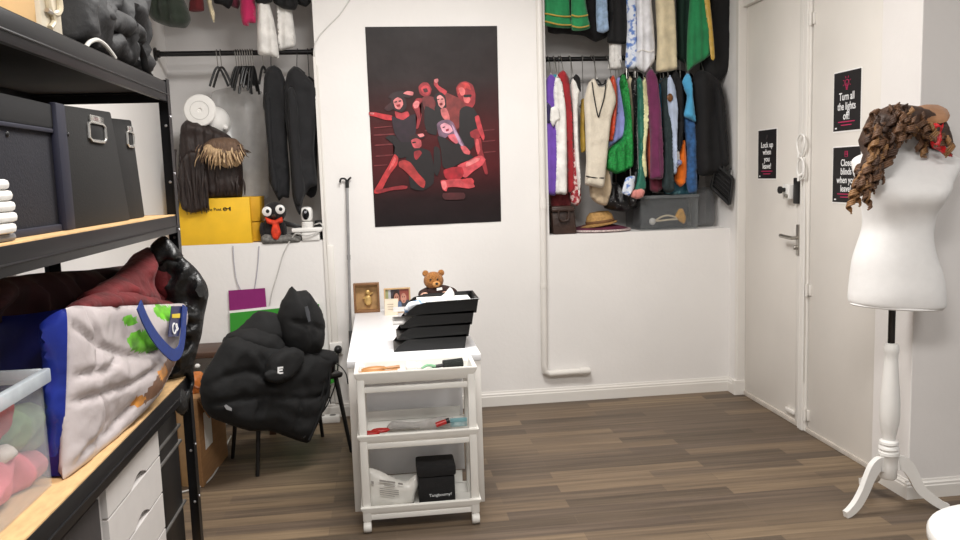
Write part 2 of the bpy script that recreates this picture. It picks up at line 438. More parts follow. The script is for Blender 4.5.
# ================================================================ NOTICES ON THE DOORS
M_black_card = mat('black_printed_card', (24, 22, 24), rough=0.5, var=0.1)
M_white_print = mat('white_print', (236, 236, 236), rough=0.6, var=0.01)
M_pink_print = mat('pink_print', (190, 40, 92), rough=0.6, var=0.02)
M_paper = mat('white_paper', (240, 238, 235), rough=0.8, var=0.02)
NX = (-1, 0, 0)
def notice(label, q0, q1, lines, pitch, tc, sx, icon, x, bars, ic_f=0.19):
    """card on the plane x between two corners (top far, bottom near); reading direction is -y"""
    y0, z1 = q0[1], q0[2]; y1, z0 = q1[1], q1[2]
    cy, cz = (y0+y1)/2, (z0+z1)/2; W = y0-y1; H = z1-z0
    t = thing('door_notice', label, 'notice', (x, cy, cz))
    bm = BM(); box(bm, (x-0.002, y1-0.006, z0-0.008), (x, y0+0.006, z1+0.006)); obj('paper_backing', bm, M_paper, t)
    bm = BM(); box(bm, (x-0.004, y1, z0), (x-0.002, y0, z1)); obj('card', bm, M_black_card, t)
    n = len(lines)
    for i, s in enumerate(lines):
        zz = z1-H*tc-(i-(n-1)/2)*pitch*H; size = pitch*H*1.12
        obj('lettering', text_bm(s, size, (x-0.0045, cy, zz), (0, -1, 0), (0, 0, 1), NX, 0.0006, bold=size*0.008, sxy=sx), M_white_print, t)
    bm = BM()
    for k in range(bars):                        # the small illegible pink lines
        wv = W*(0.62, 0.4)[k]
        zz = z0+H*(0.15-0.055*k)
        box(bm, (x-0.0048, cy-wv/2, zz-H*0.008), (x-0.004, cy+wv/2, zz+H*0.008))
    obj('small_print', bm, M_pink_print, t)
    bm = BM(); box(bm, (x-0.0048, y0-W*0.14, z0+H*0.035), (x-0.004, y0-W*0.07, z0+H*0.06)); obj('corner_mark', bm, M_white_print, t)
    ic = (x-0.0048, cy, z1-H*ic_f); s = H*(0.13 if icon == 'bulb' else 0.085)
    bm = BM()
    def P(u, v): return (ic[0], ic[1]-u*s, ic[2]+v*s)
    if icon == 'bulb':
        tube(bm, [P(-0.16, -0.45), P(-0.2, -0.2), P(-0.42, 0.1), P(-0.38, 0.45), P(0, 0.62), P(0.38, 0.45), P(0.42, 0.1), P(0.2, -0.2), P(0.16, -0.45)], s*0.05, 5, sub=4)
        for v in (-0.5, -0.66): tube(bm, [P(-0.17, v), P(0.17, v)], s*0.06, 5)
        tube(bm, [P(-0.12, -0.3), P(0, 0.2), P(0.12, -0.3)], s*0.03, 5)
        for a in range(-20, 201, 44):
            ca, sa = math.cos(math.radians(a)), math.sin(math.radians(a))
            tube(bm, [P(0.66*ca, 0.2+0.66*sa), P(0.92*ca, 0.2+0.92*sa)], s*0.045, 5)
        obj('bulb_icon', bm, M_pink_print, t)
    elif icon == 'blind':
        tube(bm, [P(-0.5, 0.55), P(0.5, 0.55), P(0.5, -0.6), P(-0.5, -0.6), P(-0.5, 0.55)], s*0.06, 5)
        for v in (0.35, 0.1, -0.15): tube(bm, [P(-0.42, v), P(0.42, v)], s*0.05, 5)
        tube(bm, [P(0.3, 0.3), P(0.3, -0.35)], s*0.04, 5)
        obj('blind_icon', bm, M_pink_print, t)
    else:
        tube(bm, [P(-0.25, -0.6), P(0.05, 0.1)], s*0.08, 5); tube(bm, [P(0.0, 0.1), P(0.1, 0.45), P(0.32, 0.5), P(0.3, 0.2), P(0.05, 0.1)], s*0.06, 5, sub=3)
        tube(bm, [P(-0.2, -0.5), P(-0.05, -0.58)], s*0.06, 5)
        obj('key_icon', bm, mat('dim_print', (62, 56, 58), rough=0.6), t)
    return t
X1 = XD-0.001; X2 = XD-0.0045
notice('black notice reading Lock up when you leave on the left door leaf', (2.334,-0.309,1.721), (2.334,-0.537,1.429), ['Lock up', 'when', 'you', 'leave!'], 0.145, 0.53, 1.0, 'key', X1, 2, 0.15)
notice('black notice with a pink light bulb reading Turn all the lights off', (2.330,-1.147,1.959), (2.330,-1.379,1.668), ['Turn all', 'the lights', 'off!'], 0.165, 0.59, 0.80, 'bulb', X2, 2, 0.22)
notice('black notice reading Close blinds when you leave, partly behind the curly wig', (2.330,-1.151,1.585), (2.330,-1.389,1.308), ['Close', 'blinds', 'when you', 'leave!'], 0.155, 0.52, 0.86, 'blind', X2, 2, 0.12)

# cord cleat with its cord on the post between the doors
c0 = (2.320,-0.896,1.486)
M_plastic = mat('white_plastic', (232, 230, 226), rough=0.35, var=0.02)
t = thing('cord_cleat', 'white plastic cleat with a looped blind cord on the post between the doors', 'cord cleat', (XD-0.026, c0[1], c0[2]))
bm = BM(); box(bm, (XD-0.036, c0[1]-0.014, c0[2]-0.05), (XD-0.026, c0[1]+0.014, c0[2]+0.06), 0.004)
tube(bm, [(XD-0.036, c0[1], c0[2]+0.045), (XD-0.06, c0[1], c0[2]+0.06), (XD-0.058, c0[1], c0[2]+0.085)], 0.007, 8)
tube(bm, [(XD-0.036, c0[1], c0[2]-0.03), (XD-0.06, c0[1], c0[2]-0.045), (XD-0.058, c0[1], c0[2]-0.07)], 0.007, 8)
obj('cleat_body', bm, M_plastic, t)
bm = BM()
loop = [(0, .05), (.03, .09), (.045, .14), (.02, .18), (-.025, .175), (-.035, .13), (-.005, .07), (.03, .03), (.035, -.02), (.0, -.06), (-.03, -.04), (-.03, .02), (.0, .06)]
tube(bm, [(XD-0.045, c0[1]+u, c0[2]+v) for u, v in loop], 0.0055, 7, sub=5)
tube(bm, [(XD-0.03, c0[1]-0.01, c0[2]-0.05), (XD-0.028, c0[1]-0.018, c0[2]-0.4), (XD-0.028, c0[1]-0.02, 0.6), (XD-0.028, c0[1]-0.02, 0.3)], 0.0035, 6, sub=3)
obj('cord', bm, M_plastic, t)

# rim lock with a turn knob
k0 = (2.320,-0.736,1.358); ky, kz = -0.79, k0[2]+0.0
t = thing('door_lock', 'white and black rim lock with a turning knob above the door handle', 'lock', (XD-0.01, ky, kz))
bm = BM(); box(bm, (XD-0.05, ky+0.012, kz-0.045), (XD-0.0005, ky+0.085, kz+0.04), 0.006); obj('lock_case', bm, M_plastic, t)
bm = BM(); box(bm, (XD-0.028, ky-0.042, kz-0.07), (XD-0.012, ky+0.008, kz+0.075), 0.004); obj('keep_plate', bm, mat('black_lock_metal', (26, 25, 25), rough=0.45), t)
bm = BM(); lathe(bm, [(0.012, 0), (0.012, -0.02), (0.021, -0.022), (0.021, -0.034), (0.012, -0.036)], (XD-0.05, ky+0.06, kz+0.008), 16, axis='X'); obj('knob', bm, MATS['black_lock_metal'], t)
bm = BM(); lathe(bm, [(0.011, 0), (0.011, -0.012), (0.006, -0.014)], (XD-0.05, ky+0.032, kz-0.026), 14, axis='X'); obj('key_cylinder', bm, M_steel, t)

# ================================================================ DRESS FORM
M_form = mat('white_jersey', (234, 232, 230), rough=0.85, var=0.02, scale=30, sheen=0.2, bump=0.05, bscale=220)
M_white_wood = mat('white_lacquered_wood', (232, 230, 226), rough=0.35, var=0.02)
FX, FY = 2.135, -1.965
form = thing('dress_form', 'white female dress form on a turned pole with three curved legs', 'dress form', (FX, FY, 0))
# torso sections: height, left x, right x, half depth front, half depth back, y shift
SEC = [(0.898, 1.945, 2.355, .118, .105, 0), (0.912, 1.932, 2.366, .125, .115, 0), (0.96, 1.932, 2.362, .128, .118, 0), (1.03, 1.938, 2.348, .12, .112, 0), (1.10, 1.946, 2.320, .110, .10, 0),
       (1.17, 1.966, 2.302, .10, .085, 0), (1.235, 1.985, 2.297, .095, .078, -.002), (1.29, 1.986, 2.290, .105, .08, -.006), (1.345, 1.976, 2.304, .128, .085, -.010), (1.39, 1.966, 2.324, .128, .088, -.012),
       (1.44, 1.952, 2.356, .108, .086, -.006), (1.48, 1.944, 2.390, .086, .08, 0), (1.505, 1.946, 2.397, .07, .07, .004), (1.525, 1.975, 2.382, .062, .062, .008), (1.545, 2.04, 2.30, .056, .058, .012),
       (1.562, 2.085, 2.25, .052, .055, .016), (1.585, 2.10, 2.225, .05, .052, .02), (1.62, 2.108, 2.212, .048, .05, .024), (1.645, 2.110, 2.208, .046, .048, .026), (1.652, 2.125, 2.19, .03, .03, .028)]
bm = BM(); rings = []; SEG = 44
TURN = math.radians(7)
FINE = []
for i in range(len(SEC)-1):
    a, b, c, d = SEC[max(0, i-1)], SEC[i], SEC[i+1], SEC[min(len(SEC)-1, i+2)]
    for k in range(4):
        t_ = k/4; FINE.append([0.5*((2*b[j])+(c[j]-a[j])*t_+(2*a[j]-5*b[j]+4*c[j]-d[j])*t_*t_+(3*b[j]-a[j]-3*c[j]+d[j])*t_**3) for j in range(6)])
FINE.append(list(SEC[-1]))
for z, xl, xr, df, db, ys in FINE:
    q_ = 0.865+0.135*max(0, min(1, (z-1.2)/.25)); xc = (xl+xr)/2-0.008*(1-q_)*8; hw_ = (xr-xl)/2*q_*(1 if z < 1.4 else .975); xl, xr = xc-hw_, xc+hw_
    cx = (xl+xr)/2; hw = (xr-xl)/2; ring = []
    for k in range(SEG):
        a = 2*PI*k/SEG; ca, sa = math.cos(a), math.sin(a)
        e = 0.82
        x = hw*math.copysign(abs(ca)**e, ca); y = (df if sa < 0 else db)*math.copysign(abs(sa)**0.9, sa)+ys
        # bust
        for sgn in (-1, 1):
            bx = sgn*0.082; dd = ((x-bx)/0.085)**2+((z-1.365)/0.075)**2
            if sa < 0: y -= 0.026*math.exp(-dd)
        zz = z
        if z < 0.95: zz = z-0.012*(x/0.2)+0.0
        if 1.42 < z < 1.54 : zz = z-0.01*(x/0.2)
        y2 = y+(-x*math.sin(TURN))*min(1, 1.0)
        ring.append(bm.verts.new((cx+x*1.0, FY+y2*1.0, zz)))
    rings.append(ring)
for i in range(len(rings)-1):
    for k in range(SEG): bm.faces.new((rings[i][k], rings[i][(k+1) % SEG], rings[i+1][(k+1) % SEG], rings[i+1][k]))
bm.faces.new(list(reversed(rings[0]))); bm.faces.new(rings[-1])
torso = obj('torso', bm, M_form, form, sharp=60)
bm = BM()                                          # base rim
tube(bm, [(FX+0.003+0.179*math.cos(2*PI*k/40), FY-.005+0.114*math.sin(2*PI*k/40)-0.179*math.cos(2*PI*k/40)*math.sin(TURN), 0.899-0.012*math.cos(2*PI*k/40)) for k in range(41)], 0.006, 6)
obj('hem_piping', bm, M_form, torso)
bm = BM(); tube(bm, [(FX-0.012, FY, 0.90), (FX-0.012, FY, 0.72)], 0.0145, 14); obj('steel_pole', bm, mat('dark_steel', (58, 54, 52), rough=0.3, metal=0.8), form)
bm = BM(); lathe(bm, [(.012, .74), (.026, .735), (.031, .72), (.03, .70), (.026, .685), (.027, .66), (.031, .60), (.036, .54), (.04, .48), (.041, .43), (.038, .39), (.031, .35), (.026, .325), (.026, .315),
    (.038, .308), (.040, .298), (.033, .292), (.040, .286), (.042, .276), (.034, .268), (.042, .262), (.043, .250), (.037, .242), (.036, .20), (.036, .15), (.03, .142)][::-1], (FX-0.01, FY, 0), 26)
obj('turned_post', bm, M_white_wood, form)
def curved_leg(ang, length):
    bm = BM(); c, s = math.cos(ang), math.sin(ang)
    path = [(0.025, .205, .03), (0.05, .213, .03), (0.078, .196, .027), (.105, .152, .023), (.132, .098, .021), (length*.74, .05, .02), (length*.9, .022, .017), (length, .014, .014)]
    P = catmull([(p[0], p[1], p[2]) for p in path], 4)
    t_ = 0.0125; L = []
    for i, p in enumerate(P):
        d = (P[min(i+1, len(P)-1)]-P[max(0, i-1)]); d = Vector((d.x, d.y, 0)).normalized(); n = Vector((-d.y, d.x, 0))
        a = Vector((p.x, p.y, 0))+n*p.z; b = Vector((p.x, p.y, 0))-n*p.z
        b.y = max(b.y, 0.0); a.y = max(a.y, 0.001)
        def W(q, side): return (FX-0.01+c*q.x-s*side*t_, FY+s*q.x+c*side*t_, q.y)
        L.append([bm.verts.new(W(a, -1)), bm.verts.new(W(a, 1)), bm.verts.new(W(b, 1)), bm.verts.new(W(b, -1))])
    for i in range(len(L)-1):
        for k in range(4): bm.faces.new((L[i][k], L[i][(k+1) % 4], L[i+1][(k+1) % 4], L[i+1][k]))
    bm.faces.new(list(reversed(L[0]))); bm.faces.new(L[-1])
    bmesh.ops.remove_doubles(bm, verts=bm.verts, dist=0.0004)
    return bm
for ang, ln in ((math.atan2(-2.005-FY, 1.93-FX)+PI*0, .225), (math.atan2(-2.02-FY, 2.37-FX), .25), (math.atan2(-1.66-FY, 2.2-FX), .29)):
    obj('leg', curved_leg(ang, ln), M_white_wood, form, sharp=50)

# ---------------------------------------------------------------- curly wig over the neck
M_curl = mat('brown_curls', (98, 68, 46), rough=0.5, var=0.3, scale=40, bump=0.25, bscale=140, stretch=(1, 1, 1))
M_curl_d = mat('dark_brown_hair', (66, 45, 33), rough=0.55, var=0.35, scale=25, bump=0.3, bscale=140)
M_curl_l = mat('honey_curls', (142, 104, 66), rough=0.5, var=0.25, scale=30, bump=0.25, bscale=140)
wig = thing('curly_wig', 'long brown ringlet wig hanging over the neck and shoulder of the dress form', 'wig', (2.12, FY, 1.62))
P1('hair_cap', M_curl_d, wig, [(1.984,-1.985,1.546),(1.965,-1.985,1.595),(1.990,-1.985,1.651),(2.014,-1.985,1.703),(2.066,-1.985,1.730),(2.118,-1.985,1.737),(2.189,-1.985,1.727),(2.252,-1.985,1.701),(2.298,-1.985,1.660),(2.328,-1.985,1.586),(2.311,-1.985,1.545),(2.258,-1.985,1.547),(2.221,-1.985,1.580),(2.176,-1.985,1.606),(2.122,-1.985,1.620),(2.079,-1.985,1.592),(2.037,-1.985,1.520),(2.002,-1.985,1.513)], tf=.075, tb=.09, edge=.04, res=.014, rough=.02, rscale=16, seed=3)
def ringlet(p, d, length, R, r, m, phase=0.0, bend=0.02):
    """a corkscrew curl: a ribbon of three locks of hair wound into a tapering tube"""
    bm = BM(); p = Vector(p); d = Vector(d).normalized(); rr_ = random.Random(int(phase*1000))
    a = d.cross(Vector((0.2, 1, 0.1))).normalized(); b = d.cross(a); turns = max(1.4, length/(r*4.6)); n = int(turns*9)
    for o in (-1, 0, 1):
        pts = []
        for i in range(n+1):
            t = i/n; an = phase+t*turns*2*PI+o*0.12; rr = R*min(1, .35+t*3)*(1-0.4*t*t)*(1+.08*o)
            pts.append(p+d*(length*t+o*r*.95)+a*(rr*math.cos(an)+bend*math.sin(t*3.5+phase))+b*(rr*math.sin(an)+bend*.6*math.sin(t*2.6+2*phase)))
        tube(bm, pts, r*.72, 5, taper=lambda t: min(1, .5+t*4)*(1-0.45*t))
    return obj('ringlet', bm, m, wig, sharp=80)
rw = random.Random(5)
HM = [M_curl, M_curl_d, M_curl, M_curl, M_curl_l]
path = [(2.009,-2.060,1.677),(1.976,-2.060,1.631),(1.952,-2.060,1.584),(1.936,-2.060,1.537),(1.920,-2.060,1.498),(1.899,-2.060,1.459),(1.883,-2.060,1.420)]
P1('hair_lock', M_curl_d, wig, [(1.977,-2.045,1.640),(2.021,-2.045,1.607),(2.040,-2.045,1.551),(2.015,-2.045,1.496),(1.982,-2.045,1.465),(1.948,-2.045,1.434),(1.914,-2.045,1.427),(1.900,-2.045,1.451),(1.921,-2.045,1.490),(1.937,-2.045,1.546),(1.952,-2.045,1.601)], tf=.045, tb=.05, edge=.035, res=.012, rough=.02, rscale=22, seed=8)
for i in range(40):
    t = (i+.5)/40; k = t*(len(path)-1)*0.86; j = min(len(path)-2, int(k)); f_ = k-j
    q = Vector(path[j]).lerp(Vector(path[j+1]), f_)
    q += Vector((rw.uniform(-.035, .075)*(1.1-t*.8), rw.uniform(-.06, .0), rw.uniform(-.015, .03)))
    ringlet(q, (rw.uniform(-.35, .12)-.1*t, rw.uniform(-.12, .1), -1), rw.uniform(.075, .125), rw.uniform(.011, .016), rw.uniform(.0075, .0105), HM[rw.randrange(5)], rw.uniform(0, 6))
for x, y, l in ((852, 180, .125), (857, 178, .105), (862, 170, .10)):
    ringlet(Vector(path[-1])+Vector(((x-855)*.0042, -.02, (184-y)*.0042)), (-.12, 0, -1), l, .015, .0095, M_curl_l, x*2.0, .006)
for q in [(2.000,-2.060,1.693),(2.025,-2.060,1.712),(2.050,-2.060,1.723),(2.085,-2.060,1.715),(2.120,-2.060,1.702),(2.155,-2.060,1.682),(2.190,-2.060,1.649),(2.217,-2.060,1.625),(2.025,-2.060,1.693),(2.068,-2.060,1.692),(2.112,-2.060,1.675),(2.147,-2.060,1.654),(2.183,-2.060,1.622),(2.043,-2.060,1.665),(2.087,-2.060,1.660),(2.130,-2.060,1.639),(2.175,-2.060,1.602),(2.219,-2.060,1.585),(2.001,-2.060,1.662),(2.019,-2.060,1.630),(2.053,-2.060,1.629),(1.985,-2.060,1.623),(2.002,-2.060,1.599),(1.978,-2.060,1.568),(2.246,-2.060,1.568),(2.202,-2.060,1.570),(2.158,-2.060,1.595),(2.105,-2.060,1.628)]:
    ringlet(Vector(q)+Vector((rw.uniform(-.012, .012), rw.uniform(-.03, .03), rw.uniform(-.0, .02))), (rw.uniform(-.7, .7), rw.uniform(-.3, .1), -rw.uniform(.5, 1)), rw.uniform(.045, .08), rw.uniform(.012, .017), rw.uniform(.007, .0095), HM[rw.randrange(5)], rw.uniform(0, 6))
for q in [(2.307,-2.000,1.585),(2.326,-2.000,1.573),(2.313,-2.000,1.553),(2.286,-2.000,1.558)]:
    ringlet(q, (.3, -.1, -1), .05, .013, .006, M_curl, rw.uniform(0, 6))
# ---------------------------------------------------------------- brown hat with a red bow
hat = thing('brown_hat', 'tan brown hat brim tilted on top of the curly wig with a red bow', 'hat', (2.27, -1.93, 1.70))
P1('brim', mat('tan_felt', (140, 98, 64), rough=0.9, var=0.15, scale=25, bump=0.1, sheen=.3), hat, [(2.136,-1.982,1.676),(2.160,-1.990,1.707),(2.191,-2.001,1.726),(2.229,-2.015,1.733),(2.267,-2.029,1.729),(2.292,-2.038,1.708),(2.293,-2.038,1.680),(2.276,-2.032,1.657),(2.245,-2.021,1.649),(2.203,-2.006,1.653),(2.161,-1.991,1.655)], tf=.012, tb=.012, edge=.03, res=.012, N=(-.34,-.94,0), shear=lambda x, y: (y-1.7)*-1.2)
M_red = mat('red_ribbon', (196, 22, 30), rough=0.4, var=0.2, scale=20)
bow = P1('bow', M_red, hat, [(2.190,-2.085,1.648),(2.211,-2.085,1.651),(2.229,-2.085,1.639),(2.241,-2.085,1.654),(2.238,-2.085,1.623),(2.226,-2.085,1.607),(2.240,-2.085,1.575),(2.267,-2.085,1.535),(2.286,-2.085,1.515),(2.255,-2.085,1.519),(2.219,-2.085,1.544),(2.193,-2.085,1.553),(2.183,-2.085,1.585),(2.200,-2.085,1.608),(2.186,-2.085,1.628)], tf=.018, tb=.012, edge=.02, res=.008, rough=.02, rscale=30, seed=2)
# ================================================================ WHITE STOOL
sc = (1.752, -3.16)
st = thing('round_stool', 'white stool with a rounded seat at the lower right', 'stool', (sc[0], sc[1], 0))
bm = BM(); lathe(bm, [(.10, .400), (.235, .403), (.252, .408), (.262, .420), (.262, .440), (.257, .448), (.244, .451), (.0, .452)], (sc[0], sc[1], 0), 48); obj('seat', bm, M_white_wood, st)
for k in range(4):
    a = PI/4+k*PI/2; c, s = math.cos(a), math.sin(a)
    bm = BM(); tube(bm, [(sc[0]+c*.16, sc[1]+s*.16, .41), (sc[0]+c*.22, sc[1]+s*.22, 0.0)], .019, 12, taper=lambda t: 1-.3*t); obj('leg', bm, M_white_wood, st)
bm = BM(); tube(bm, [(sc[0]+.192*math.cos(2*PI*k/32), sc[1]+.192*math.sin(2*PI*k/32), .2) for k in range(33)], .008, 8); obj('foot_ring', bm, M_white_wood, st)

# ================================================================ THE POSTER
def flat(name, c, r=0.55): return mat(name, tuple(v*.95 for v in c), rough=r, var=0.35, scale=26, bump=0.0)
def poster_ground():
    m = bpy.data.materials.new('poster_ground'); m.use_nodes = True; nt = m.node_tree; b = nt.nodes['Principled BSDF']; L = nt.links
    tc = nt.nodes.new('ShaderNodeTexCoord'); sp = nt.nodes.new('ShaderNodeSeparateXYZ'); L.new(tc.outputs['Object'], sp.inputs['Vector'])
    mr = nt.nodes.new('ShaderNodeMapRange'); mr.inputs['From Min'].default_value = 1.2; mr.inputs['From Max'].default_value = 2.43
    L.new(sp.outputs['Z'], mr.inputs['Value'])
    r = nt.nodes.new('ShaderNodeValToRGB'); e = r.color_ramp.elements
    e[0].position = 0; e[0].color = rgb(30, 22, 24); e[1].position = 1; e[1].color = rgb(48, 43, 43)
    for p, c in ((.14, (40, 20, 22)), (.3, (88, 26, 30)), (.5, (84, 28, 30)), (.62, (66, 34, 34)), (.75, (52, 42, 42))):
        k = r.color_ramp.elements.new(p); k.color = rgb(*c)
    L.new(mr.outputs['Result'], r.inputs['Fac'])
    n = nt.nodes.new('ShaderNodeTexNoise'); n.inputs['Scale'].default_value = 6; n.inputs['Detail'].default_value = 5; L.new(tc.outputs['Object'], n.inputs['Vector'])
    mx = nt.nodes.new('ShaderNodeMix'); mx.data_type = 'RGBA'; mx.blend_type = 'MULTIPLY'; mx.inputs['Factor'].default_value = .55
    L.new(r.outputs['Color'], mx.inputs['A']); L.new(n.outputs['Fac'], mx.inputs['B']); L.new(mx.outputs['Result'], b.inputs['Base Color'])
    b.inputs['Roughness'].default_value = 0.55; b.inputs['Specular IOR Level'].default_value = .25
    n2 = nt.nodes.new('ShaderNodeTexNoise'); n2.inputs['Scale'].default_value = 9; L.new(tc.outputs['Object'], n2.inputs['Vector'])
    bp = nt.nodes.new('ShaderNodeBump'); bp.inputs['Strength'].default_value = .35; bp.inputs['Distance'].default_value = .01
    L.new(n2.outputs['Fac'], bp.inputs['Height']); L.new(bp.outputs['Normal'], b.inputs['Normal'])
    return m
PM = [poster_ground()]; PI_ = {}
def pc(c):
    if c not in PI_:
        PI_[c] = len(PM); PM.append(flat('poster_ink_%02d%02d%02d' % tuple(int(v/2.6) for v in c), c))
    return PI_[c]
bm = BM()
corners = [(-0.051,0.000,2.426),(0.763,0.000,2.424),(0.753,0.000,1.207),(-0.048,0.000,1.203)]
a, b, c, d = [Vector(p) for p in corners]            # gently buckled sheet
nx, nz = 24, 36; G = []
for j in range(nz+1):
    row = []
    for i in range(nx+1):
        u, v = i/nx, j/nz; p = a.lerp(b, u).lerp(d.lerp(c, u), v)
        p.y = -0.0035-0.0025*noise.noise((u*5, v*7, 2.2)); row.append(bm.verts.new(p))
    G.append(row)
for j in range(nz):
    for i in range(nx): bm.faces.new((G[j][i], G[j+1][i], G[j+1][i+1], G[j][i+1]))
LAY = [0]
def ink(c, pts):
    LAY[0] += 1
    P = [Vector(p) for p in pts]; n = len(P); Q = []
    for i in range(n):
        a_, b_, c_, d_ = P[(i-1) % n], P[i], P[(i+1) % n], P[(i+2) % n]
        for k in range(3):
            t = k/3; cr = 0.5*((2*b_)+(c_-a_)*t+(2*a_-5*b_+4*c_-d_)*t*t+(3*b_-a_-3*c_+d_)*t**3); Q.append(cr*.6+b_.lerp(c_, t)*.4)
    y = -0.0068-LAY[0]*0.00006
    v = [bm.verts.new((p.x, y, p.z)) for p in Q]
    try: f = bm.faces.new(v); f.material_index = pc(c)
    except ValueError: return
    bmesh.ops.triangulate(bm, faces=[f])
# ink shapes were measured on the poster
BR = (112, 34, 38)
for s_ in ([(-0.024,0.000,1.777),(0.095,0.000,1.780),(0.095,0.000,1.772),(-0.024,0.000,1.768)], [(-0.019,0.000,1.715),(0.100,0.000,1.719),(0.100,0.000,1.711),(-0.020,0.000,1.706)], [(-0.018,0.000,1.648),(0.082,0.000,1.652),(0.082,0.000,1.645),(-0.018,0.000,1.639)], [(-0.022,0.000,1.821),(0.083,0.000,1.827),(0.082,0.000,1.821),(-0.022,0.000,1.814)],
           [(0.647,0.000,1.787),(0.724,0.000,1.791),(0.724,0.000,1.785),(0.647,0.000,1.779)], [(0.652,0.000,1.719),(0.726,0.000,1.724),(0.726,0.000,1.717),(0.652,0.000,1.711)], [(0.658,0.000,1.651),(0.727,0.000,1.655),(0.727,0.000,1.648),(0.658,0.000,1.643)], [(0.291,0.000,1.796),(0.366,0.000,1.800),(0.366,0.000,1.794),(0.291,0.000,1.788)], [(-0.033,0.000,1.589),(0.042,0.000,1.591),(0.042,0.000,1.585),(-0.033,0.000,1.581)]):
    ink(BR, s_)
SK, SKD, SKL, DK, DK2 = (196, 58, 66), (150, 36, 44), (228, 130, 132), (20, 10, 13), (42, 17, 21)
